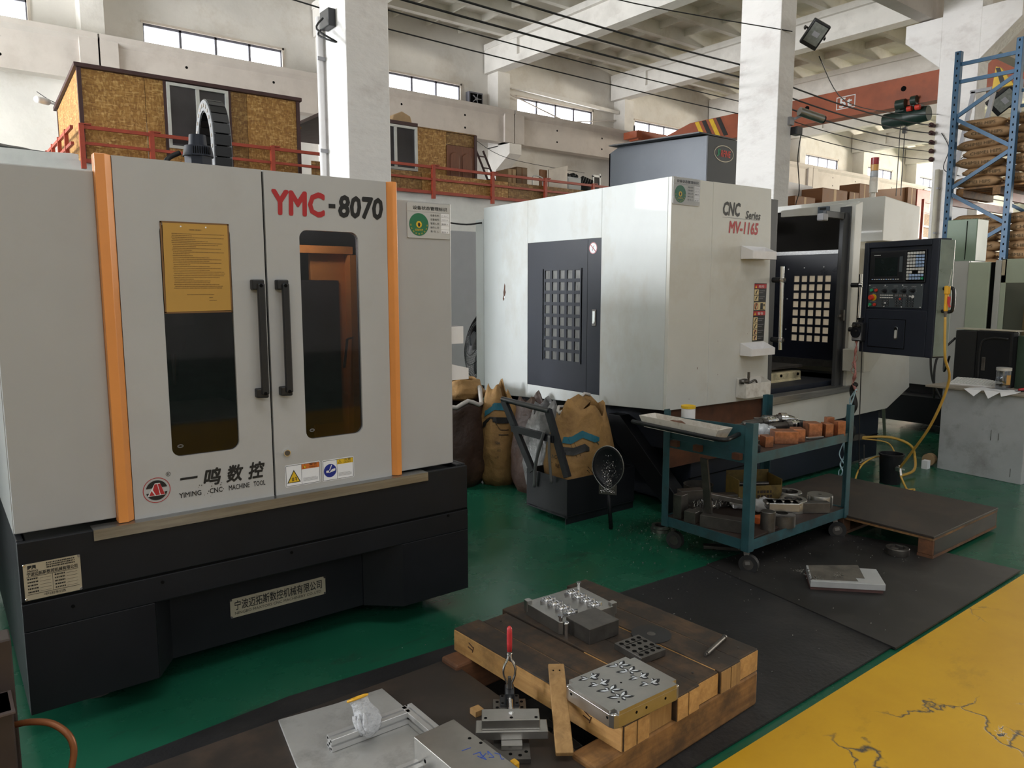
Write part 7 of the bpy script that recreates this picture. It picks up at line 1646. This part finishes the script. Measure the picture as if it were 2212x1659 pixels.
printed(t, C7, .235, .165, FR + .12, [([(-.55, .50), (-.2, .49), (.15, .53), (.65, .47)], .05, M_tealp, 'teal_stripe'), ([(-.5, .42), (-.15, .41), (.2, .435), (.55, .36)], .055, M_blk, 'black_stripe')], [('25 kg', -1.15, .10, .035, .09), ('CAT.NO.', -1.2, .16, .025, .12), ('NORYL', -1.15, .22, .025, .1)] if False else [('25 kg', -.95, .30, .032, .09), ('NO.', -.9, .36, .028, .07)])
bd = [c for c in t.children if c.name.startswith('sack_body')][0]
for pts in ([(-.3, .50), (.0, .35), (.35, .25)], [(-.15, .49), (.15, .34), (.48, .24)]):
    o = stripe(t, C7, .235, .165, [(FR + .12 + a, z) for a, z in pts], .006, M_blk, 'print_outline'); shrinkwrap(o, bd, .009)
B().add([(3.50, 3.90, .72), (3.56, 3.80, .74), (3.60, 3.86, .86), (3.56, 3.95, .80), (3.70, 3.84, .80), (3.75, 3.92, .70)], [(0, 1, 2, 3), (1, 4, 2), (2, 4, 5, 3)]).o('torn_flap', M_kraft, t, True)
B().tube([vs[12 * n + k] for k in range(3, 14)], .012, 6).o('inner_liner', MATS['grubby white film'], t, True)
# shovel
def shovel():
    t = thing('shovel', 'black shovel with bright chips on its blade leaning on trolley box', 'shovel', (3.44, 3.42, .3))
    M = frame((3.46, 3.42, .43), (.55, -.83, 0), (0.0, .0, 1))
    def oval(z0, rim): return [(.105 * math.cos(a) * (1 - .35 * max(0, -math.sin(a)) ** 2), .145 * math.sin(a)) for a in [2 * PI * k / 30 for k in range(30)]]
    n = 30; vs = []; rows = 6
    for i in range(rows + 1):
        s = i / rows
        for (x, y) in oval(0, 0): vs.append((x * s, y * s, -.035 * (1 - s * s)))
    fs = [(i * n + k, i * n + (k + 1) % n, (i + 1) * n + (k + 1) % n, (i + 1) * n + k) for i in range(rows) for k in range(n)]
    o = B(M).add(vs, fs).o('blade', M_base, t, True); m_ = o.modifiers.new('thick', 'SOLIDIFY'); m_.thickness = .003
    B(M).tube([(x, y, .001) for x, y in oval(0, 0)], .0035, 6, True).o('blade_rim', M_steel, t, True)
    B(M).box(-.06, .06, -.185, -.118, -.014, -.006).o('blade_socket', M_gauge, t, bevel=.003)
    B(M).tube([(0, -.15, -.02), (.01, -.28, -.03), (.02, -.425, -.04)], .014, 8).o('shaft', M_base, t, True)
    sw = B(M); rnd = random.Random(12)
    for k in range(420):
        y = -.17 + abs(rnd.gauss(0, .10)); x = rnd.gauss(0, .036)
        if y > .1 or abs(x) > (.05 if y < -.11 else .09 * math.sqrt(max(0, 1 - (y / .145) ** 2))): continue
        r = rnd.uniform(.0015, .004); z = -.034 * (1 - min(1, (x / .105) ** 2 + (y / .145) ** 2)) + .002
        sw.bar((x, y, z), (x + rnd.uniform(-.005, .005), y + rnd.uniform(-.005, .005), z + .003), r, r)
    o = sw.o('swarf', M_swarf, t); o['kind'] = 'stuff'
shovel()
# sloping chip chute and drum under the right machine
p = B().prism([(3.15, .02), (3.35, .02), (3.98, .52), (3.98, .66), (3.86, .66)], 'x', 4.02, 4.14).o('chip_chute', M_base, None, bevel=.004); tag(p, 'dark slanted chip chute below the right machine behind the shovel', 'chute')
t = thing('waste_drum', 'dark oily drum on the floor behind the cart', 'drum', (4.15, 3.22, 0)); L(t).lathe([(.085, 0), (.10, .02), (.10, .24), (.104, .25), (.096, .25), (.09, .03), (.0001, .03)], n=26, sx=1.0).o('drum', M_iron, t, 'auto'); L(t).cyl((0, 0, .0), (0, 0, .012), .11, n=26).o('foot_ring', M_steel, t)
p = B().lathe([(.04, 0), (.065, 0), (.065, .02), (.04, .02), (.04, 0)], (3.74, 3.20, 0), 26).lathe([(.04, .022), (.062, .022), (.062, .04), (.04, .04), (.04, .022)], (3.745, 3.20, 0), 26).o('steel_flange', M_steel, None, 'auto'); tag(p, 'two bright flat rings stacked on floor left of cart caster', 'ring')

# ------------------------------------------------------------------ pedestal fan behind the right machine
def fan():
    t = thing('pedestal_fan', 'black wire-caged fan tilted behind the left end of right machine', 'fan', (4.12, 5.78, 0))
    ax = Vector((-.90, .22, .26)).normalized(); c = Vector((4.19, 5.86, 1.10)); u = ax.cross(Vector((0, 0, 1))).normalized(); w = u.cross(ax)
    M = Matrix(((u.x, w.x, ax.x, c.x), (u.y, w.y, ax.y, c.y), (u.z, w.z, ax.z, c.z), (0, 0, 0, 1))); R = .36
    g = B(M)
    for k in range(72):
        a = 2 * PI * k / 72; g.tube([(R * s * math.cos(a + .12 * s), R * s * math.sin(a + .12 * s), .10 * (1 - s ** 3)) for s in (.2, .5, .8, .95, 1.0)], .0022, 3)
        g.tube([(R * s * math.cos(a), R * s * math.sin(a), -.12 * (1 - s ** 3)) for s in (.2, .6, .9, 1.0)], .0022, 3)
    g.o('grille_wire', M_mesh, t)
    for r, z in ((R, 0), (R * .7, .066), (R * .45, .09)): B(M).tube([(r * math.cos(2 * PI * k / 40), r * math.sin(2 * PI * k / 40), z) for k in range(40)], .004, 5, True).o('grille_ring', M_mesh, t, True)
    for k in range(3):
        a = 2 * PI * k / 3; n_ = 8; vs = []
        for i in range(n_):
            s = .15 + .8 * i / (n_ - 1)
            for j, da in ((0, -.45), (1, .45)): vs.append((R * s * math.cos(a + da * math.sin(PI * s * .9)), R * s * math.sin(a + da * math.sin(PI * s * .9)), -.03 + .06 * j))
        o = B(M).add(vs, [(2 * i, 2 * i + 1, 2 * i + 3, 2 * i + 2) for i in range(n_ - 1)]).o('blade', M_base, t, True); m_ = o.modifiers.new('thick', 'SOLIDIFY'); m_.thickness = .004
    B(M).cyl((0, 0, -.28), (0, 0, -.02), .09, .07, 20).cyl((0, 0, -.02), (0, 0, .09), .06, n=20).o('motor', M_base, t, 'auto')
    b0 = c - ax * .2; B().cyl((b0.x, b0.y, .03), (b0.x, b0.y, b0.z), .02, n=12).o('pole', M_base, t, 'auto'); B().cyl((b0.x, b0.y, 0), (b0.x, b0.y, .03), .22, n=28).o('base', M_base, t, 'auto')
fan()
# grey machine standing in the back
t = thing('grey_cabinet', 'plain lilac-grey machine cabinet seen between the two machines', 'cabinet', (7.2, 10.2, 0))
B().box(5.7, 8.4, 9.5, 11.0, 0.0, 2.46).o('body', mat('lilac grey enamel', (.43, .43, .46), .5, var=.03), t, bevel=.01); B().box(5.7, 8.4, 9.48, 9.5, 0.02, .12).o('plinth', M_base, t)
for z in (.0,): B().box(6.9, 6.905, 9.495, 9.5, .15, 2.4).o('door_gap', M_hole, t)
p = B().tube(smooth_path([(3.6, 6.0, 2.24), (3.75, 5.55, 2.16), (3.88, 5.45, 2.17), (4.1, 5.48, 2.2)], 5), .008, 6).o('cable', M_cable, None, True)
p['label'] = 'thin black cable reaching the top left edge of right machine'; p['category'] = 'cable'

# ------------------------------------------------------------------ third machine and desk on the right
def machine_far():
    t = thing('machine_tool', 'grey and sage green machine tool behind the desk at right edge', 'machine', (10.0, 3.2, 0))
    X = 9.0
    B().box(X, X + .03, 3.46, 4.1, .50, 1.90).o('side_panel', M_palegrey, t, bevel=.004); B().box(X - .012, X + .03, 3.245, 3.46, .50, 1.885).o('side_panel', M_palegreen, t, bevel=.01)  # green tint of the second panel is a reflection put into its colour
    B().box(X + .01, X + .05, 3.2, 3.245, .5, 1.88).o('door_gap', M_hole, t)
    B().box(X - .005, X + .02, 3.14, 3.20, .5, 1.90).o('door_post', M_palegrey, t, bevel=.008)
    d = B().box(X, X + .02, 3.09, 3.14, .5, 1.91).box(X, X + .02, 2.55, 3.14, 1.66, 1.91).o('sliding_door', M_palegreen, t, bevel=.004)
    B().box(X + .006, X + .012, 2.55, 3.09, .55, 1.66).o('door_pane', M_acryl, d)
    B().box(X + .35, X + .4, 2.4, 3.2, .5, 1.9).o('inner_wall', M_palegrey, t); B().box(X + .2, X + .22, 2.74, 2.97, .85, 1.50).o('inner_board', mat('tan board', (.45, .30, .14), .7), t)
    B().box(X - .006, X - .001, 2.78, 2.92, 1.70, 1.88).o('plastic_pocket', M_paper, t); B(FX(X - .0065, 2.88, 1.72)).prism(disc(.036, (.03, .06), 20, 1.5), 'z', 0, .001).o('green_leaf_sticker', M_green, t)
    B().box(X - .008, X, 3.105, 3.135, 1.74, 1.90).o('name_strip', M_brass, t)
    B().box(X + .05, X + 1.5, 3.46, 4.05, 1.88, 1.9).o('roof', M_palegrey, t)
    g = B().box(X + .12, X + .42, 3.45, 3.76, 1.90, 2.36).o('upper_cabinet', M_sage, t, bevel=.008); B().box(X + .112, X + .12, 3.55, 3.555, 1.92, 2.34).o('door_gap', M_hole, g); B().box(X + .112, X + .122, 3.69, 3.74, 2.0, 2.08).o('cabinet_lock', M_hole, g)
    B().box(X + .06, X + 1.5, 2.4, 4.1, .05, .50).o('base', M_base, t); B().box(X - .3, X + .05, 3.2, 4.3, .10, .40).o('chip_tray', M_base, t)
    B(FX(X - .0006, 3.93, 1.62)).box(0, .18, 0, .12, 0, .0012).o('sign_plate', M_palegrey, t)
    b = B()
    for k in range(4): dashes(b, FX(X - .0018, 3.93, 1.62), .02, .025 + .022 * k, .13, .008, k)
    b.o('sign_print', M_gry, t)
    B().box(X + .5, X + 1.6, 2.4, 4.1, .5, 1.85).o('body', M_palegrey, t)
machine_far()
p = B().tube(smooth_path([(8.9, 3.75, .9), (8.65, 3.6, .6), (8.62, 3.4, .25), (8.5, 3.3, .02)], 6), .012, 6).o('cable', M_cable, None, True); p['label'] = 'black cable hanging in the dark gap left of the desk'; p['category'] = 'cable'
p = B().bar((7.95, 3.75, .02), (7.6, 3.62, .42), .03, .012).o('wooden_lath', M_cream); tag(p, 'pale narrow lath leaning in the dark gap left of desk', 'lath')
def desk():
    t = thing('desk', 'grey sheet-clad desk with worn top at the right edge', 'desk', (7.6, 2.5, 0))
    B().prism([(7.045, 2.845), (6.975, 2.165), (8.2, 2.05), (8.3, 2.75)], 'z', .0, .725).o('side_sheet', M_table, t, bevel=.004)
    B().prism([(7.035, 2.99), (6.955, 2.15), (8.25, 2.0), (8.36, 2.85)], 'z', .725, .745).o('desk_top', mat('worn desk top', (.33, .29, .24), .6, var=.15), t, bevel=.004)
    b = B()
    for y, z, l in ((2.42, .42, .09), (2.36, .40, .06), (2.25, .12, .07)): b.bar((7.0 + (y - 2.4) * .1 - .004, y, z), (7.0 + (y - 2.4) * .1 - .004, y, z - l), .003, .002, (1, 0, 0))
    b.o('scratch', M_gauge, t)
desk()
ZD = .7455
t = thing('monitor', 'black monitor housing seen from the back on the desk', 'monitor', (7.55, 2.6, ZD), math.radians(-8))
B().prism([(7.42, 2.92), (7.36, 2.72), (7.50, 2.70), (7.56, 2.9)], 'z', ZD, 1.225).o('side_panel', M_black, t, bevel=.01)
B().prism([(7.36, 2.72), (7.30, 2.42), (7.40, 2.40), (7.46, 2.70)], 'z', ZD, 1.235).o('back_panel', M_base, t, bevel=.015)
B().tube(smooth_path([(7.352, 2.68, .80), (7.352, 2.68, 1.10), (7.335, 2.60, 1.17), (7.30, 2.45, 1.17)], 5), .010, 8).o('panel_ridge', M_black, t, True); B().box(7.338, 7.348, 2.63, 2.66, .88, 1.0).o('handle_recess', M_gauge, t, bevel=.004)
B().prism([(7.44, 2.93), (7.30, 2.40), (7.42, 2.38), (7.58, 2.9)], 'z', 1.235, 1.243).o('top_edge', M_cream, t)
p = B().prism([(7.36, 2.40), (7.32, 2.26), (7.50, 2.24), (7.52, 2.38)], 'z', ZD, 1.2).o('green_case', mat('dark green case', (.05, .085, .06), .45), None, bevel=.006); tag(p, 'dark green metal case right of the black monitor', 'case')
p = B().box(7.34, 7.46, 2.25, 2.32, 1.2, 1.23).o('blue_rag', mat('blue cloth', (.03, .16, .50), .8), None, bevel=.01); tag(p, 'blue cloth piece on top of the green case', 'cloth')
t = thing('keyboard', 'ivory keyboard standing on edge in front of the monitor', 'keyboard', (7.28, 2.68, ZD))
Mk = frame((7.19, 2.86, ZD + .012), (.03, -.42, 0), (.14, -.01, .045))
B(Mk).box(0, .40, 0, .15, -.016, 0).o('tray', M_white, t, bevel=.003)
for i in range(5):
    for j in range(15): B(Mk).box(.012 + .0252 * j, .012 + .0252 * j + .021, .012 + .027 * i, .012 + .027 * i + .022, 0, .008).o('key', M_kb, t)
t = thing('jar', 'clear plastic jar with pale lid and orange label on the papers', 'jar', (7.17, 2.42, ZD + .006))
L(t).lathe([(.0001, .0), (.055, .0), (.057, .01), (.057, .155), (.053, .165), (.053, .16), (.054, .15), (.054, .012), (.0001, .006)], n=26).o('body', M_clear, t, True); L(t).cyl((0, 0, .16), (0, 0, .185), .058, n=26).o('lid', M_alum, t, 'auto')
L(t).lathe([(.0001, .008), (.052, .008), (.052, .04), (.0001, .035)], n=20).o('content', M_gauge, t, True)
k = L(t); aa = [math.radians(222 + 8 * q) for q in range(6)]
k.add([(.0575 * math.cos(a), .0575 * math.sin(a), z) for a in aa for z in (.045, .125)], [(2 * q, 2 * q + 1, 2 * q + 3, 2 * q + 2) for q in range(5)]); k.o('label_print', mat('orange label', (.55, .30, .08), .6), t)
for k, (lab, cy_, wd_, dz, turn) in enumerate((('lowest white paper sheet hanging over the desk edge', 2.52, .13, .050, .06), ('middle white paper sheet with its corner over the desk edge', 2.45, .12, .060, -.02), ('top white paper sheet under the clear jar', 2.38, .12, .035, -.07))):
    z = ZD + .0015 + .002 * k
    p = B().add([(7.22, cy_ + turn, z), (7.10, cy_ + wd_, z), (6.985, cy_ + wd_ * .55 + turn, z), (6.93, cy_ + turn * .5, z - dz), (6.975, cy_ - wd_ * .55 + turn, z), (7.10, cy_ - wd_, z)], [(0, 1, 2, 4, 5), (2, 3, 4)]).o('paper_sheet', M_paper, None); tag(p, lab, 'paper')
p = B().tube([(7.18, 2.30, ZD + .012), (7.26, 2.27, ZD + .014), (7.34, 2.26, ZD + .012)], [.012, .016, .010], 8).o('red_screwdriver', M_redp, None, True); tag(p, 'red plastic handle lying on the desk right of the jar', 'tool')
p = B().bar((7.10, 2.30, ZD + .006), (7.25, 2.21, ZD + .006), .02, .01).o('black_pliers', M_black); tag(p, 'black tool lying before the red handle on desk', 'tool')
p = B().box(7.40, 7.55, 2.12, 2.20, ZD, ZD + .10).o('paper_stack', M_paper); tag(p, 'white paper stack at the right end of the desk', 'paper')
for pts, l in (([(7.45, 2.93, 1.15), (7.30, 3.02, .95), (7.26, 3.0, .60)], 'black cable dropping from the monitor behind the desk'), ([(8.9, 3.6, .95), (7.8, 3.15, .80), (7.40, 2.95, .98)], 'thin black cable running from far machine to the monitor')):
    p = B().tube(smooth_path(pts, 6), .010, 6).o('cable', M_cable, None, True); p['label'] = l; p['category'] = 'cable'
p = B().cyl((7.06, 2.93, .06), (7.12, 2.93, .06), .055, n=20).o('cardboard_disc', M_cardl); tag(p, 'tan cardboard disc on the floor beside the desk foot', 'disc')
p = B().box(6.93, 6.99, 2.88, 2.93, 0, .075).o('white_carton', M_paper); tag(p, 'small white box on the floor at the left foot of desk', 'box')

# ------------------------------------------------------------------ pallet rack with resin bags
def rack():
    t = thing('pallet_rack', 'blue steel pallet rack at the right edge holding resin bags', 'rack', (12.5, 4.52, 0))
    X = 11.9; ya, yb = 4.14, 4.91
    for x in (X, X + 2.3):
        for y in (ya, yb):
            B().box(x - .045, x + .045, y - .04, y + .04, 0, 4.95).o('upright', M_blue, t, bevel=.004)
            k = B()
            for q in range(44): k.box(x - .047, x - .045, y - .008, y + .008, .6 + .1 * q, .63 + .1 * q)
            k.o('slots', M_hole, t)
        for z in (4.77, 4.53): B().bar((x, ya, z), (x, yb, z), .03, .05).o('brace', M_blue, t)
        for a, c in (((yb, 4.03), (ya, 4.49)), ((yb, 4.03), (ya, 3.53)), ((yb, 3.03), (ya, 3.50)), ((yb, 2.98), (ya, 2.50)), ((yb, 2.0), (ya, 2.47)), ((yb, 1.95), (ya, 1.4))): B().bar((x - .01, a[0], a[1]), (x - .01, c[0], c[1]), .03, .05).o('brace', M_blue, t)
    for z in (2.86, 1.30):
        for y in (ya, yb): B().bar((X, y, z), (X + 2.3, y, z), .05, .11).o('shelf_beam', M_red, t)
rack()
def rpallet(label, x0, x1, y0, y1, z):
    t = thing('wooden_pallet', label, 'pallet', ((x0 + x1) / 2, (y0 + y1) / 2, z))
    for k in range(6):
        x = x0 + (x1 - x0 - .1) * k / 5; B().box(x, x + .1, y0, y1, z + .10, z + .125).o('deck_board', M_timber, t); 
    for y in (y0, (y0 + y1) / 2 - .05, y1 - .1): B().box(x0, x1, y, y + .1, z, z + .10).o('stringer', M_timber, t)
def bag_proto():
    t = thing('resin_bag', 'proto', 'bag', (0, 0, 0)); n = 20; m = 10; vs = []
    w, d, h = .325, .20, .155
    for i in range(m + 1):
        u = -1 + 2 * i / m; e = (1 - abs(u) ** 3.2) ** .55 if abs(u) < 1 else .06
        for k in range(n):
            a = 2 * PI * k / n; ca, sa = math.cos(a), math.sin(a)
            vs.append((d * (abs(ca) ** .6) * (1 if ca > 0 else -1) * (.8 + .2 * e), w * u * 1.0, h / 2 + h / 2 * e * (abs(sa) ** .8) * (1 if sa > 0 else -1) + .006 * math.sin(5 * u + 2 * a)))
    fs = [(i * n + k, i * n + (k + 1) % n, (i + 1) * n + (k + 1) % n, (i + 1) * n + k) for i in range(m) for k in range(n)] + [tuple(range(n)), tuple(range((m + 1) * n - 1, m * n - 1, -1))]
    L(t).add(vs, fs).o('sack', M_kraftb, t, True)
    text('CHIMEI HIPS', FX(-d - .005, .20, .045), .40, .045, mat('bag print', (.10, .065, .03), .8, var=0), t)
    for s in (-1, 1): L(t).box(-.12, .12, s * w * .985 - .006, s * w * .985 + .006, .05, .10).o('seam', M_kraft, t)
    return t
proto = bag_proto(); first = True
def bags(zs, word, group, rows, seed, pitch):
    global first
    rnd = random.Random(seed); nth = ['bottom', 'second', 'third', 'fourth', 'fifth', 'sixth', 'seventh', 'eighth', 'ninth', 'tenth']
    for r in range(rows):
        off = .07 if r % 2 else -.02
        for c in range(2):
            loc = (12.2 + rnd.uniform(-.03, .03), 4.58 - c * .64 - off + rnd.uniform(-.02, .02), zs + r * pitch)
            lab = 'kraft resin bag on %s rack pallet, %s layer%s, %s one' % (word, nth[r], '' if r == 0 else ' from bottom', 'left' if c == 0 else 'right')
            if first: proto.location = loc; proto['label'] = lab; proto['group'] = group; first = False; b = proto
            else: b = copy_tree(proto, loc, 0, lab, group)
            b.rotation_euler = (rnd.uniform(-.05, .05), rnd.uniform(-.02, .02), rnd.uniform(-.05, .05))
rpallet('wooden pallet on the upper beams of blue rack', 12.0, 13.1, 3.8, 4.86, 2.92)
bags(3.05, 'upper', 'resin bags on the upper rack pallet', 7, 1, .134)
rpallet('wooden pallet on the lower beams of blue rack', 12.0, 13.1, 3.8, 4.86, 1.36)
bags(1.49, 'lower', 'resin bags on the lower rack pallet', 9, 2, .128)
t = thing('folding_stand', 'grey folding steel frame standing behind the bags on the rack top', 'frame', (13.6, 5.2, 3.0))
for y in (5.15, 5.45): B().bar((13.6, y + .18, 3.0), (13.6, y - .1, 4.75), .05, .06).o('leg', M_gry, t)
B().bar((13.6, 5.0, 4.75), (13.6, 5.4, 4.75), .05, .05).o('cross_bar', M_gry, t)
p = B().prism([(5.05, 4.72), (4.75, 4.72), (4.95, 5.02), (5.02, 5.05)], 'x', 13.5, 13.56).o('hazard_board', M_cy); tag(p, 'yellow and black hazard board above the bags on rack', 'board')
B().prism([(4.93, 4.75), (4.86, 4.75), (4.96, 5.02), (5.02, 5.03)], 'x', 13.494, 13.5).o('stripe', M_blk, p)
p = B().tube(smooth_path([(13.3, 4.45, 4.0), (13.3, 4.38, 4.35), (13.3, 4.30, 4.45), (13.3, 4.22, 4.35), (13.3, 4.25, 4.0)], 5), .012, 6).o('red_rope', M_redp, None, True); tag(p, 'red rope loop hanging behind the bags at right', 'rope')
# dark machine corner with copper pipe, far left
t = thing('steel_press', 'dark brown steel machine corner at the lower left edge', 'frame', (0.04, 2.3, 0))
B().box(-.35, .108, 2.32, 2.40, 0, .672).o('column', mat('dark brown steel', (.045, .032, .028), .5, var=.2), t, bevel=.004)
B().box(-.35, .094, 2.20, 2.32, 0, .53).o('box', MATS['dark brown steel'], t, bevel=.004); B().box(-.36, .098, 2.19, 2.34, .525, .53).o('box_lid', mat('brown steel lid', (.11, .085, .08), .45), t)
B().tube(smooth_path([(.08, 2.33, .425), (.13, 2.28, .445), (.18, 2.24, .44), (.215, 2.21, .40), (.215, 2.20, .34), (.18, 2.19, .26), (.10, 2.18, .22)], 6), .009, 8).o('pipe', mat('copper brown pipe', (.24, .085, .03), .4, .3), t, True)
t = thing('far_machine', 'grey machine side with orange strip far left behind left machine', 'machine', (-.5, 5.6, 0))
B().box(-1.2, .02, 4.9, 6.0, .7, 1.98).o('side_panel', M_grey2, t, bevel=.004); B().box(-1.2, .0, 4.95, 6.0, .1, .7).o('base', M_base, t); B().box(-.03, .03, 4.88, 4.92, .7, 1.98).o('orange_strip', M_orange, t)
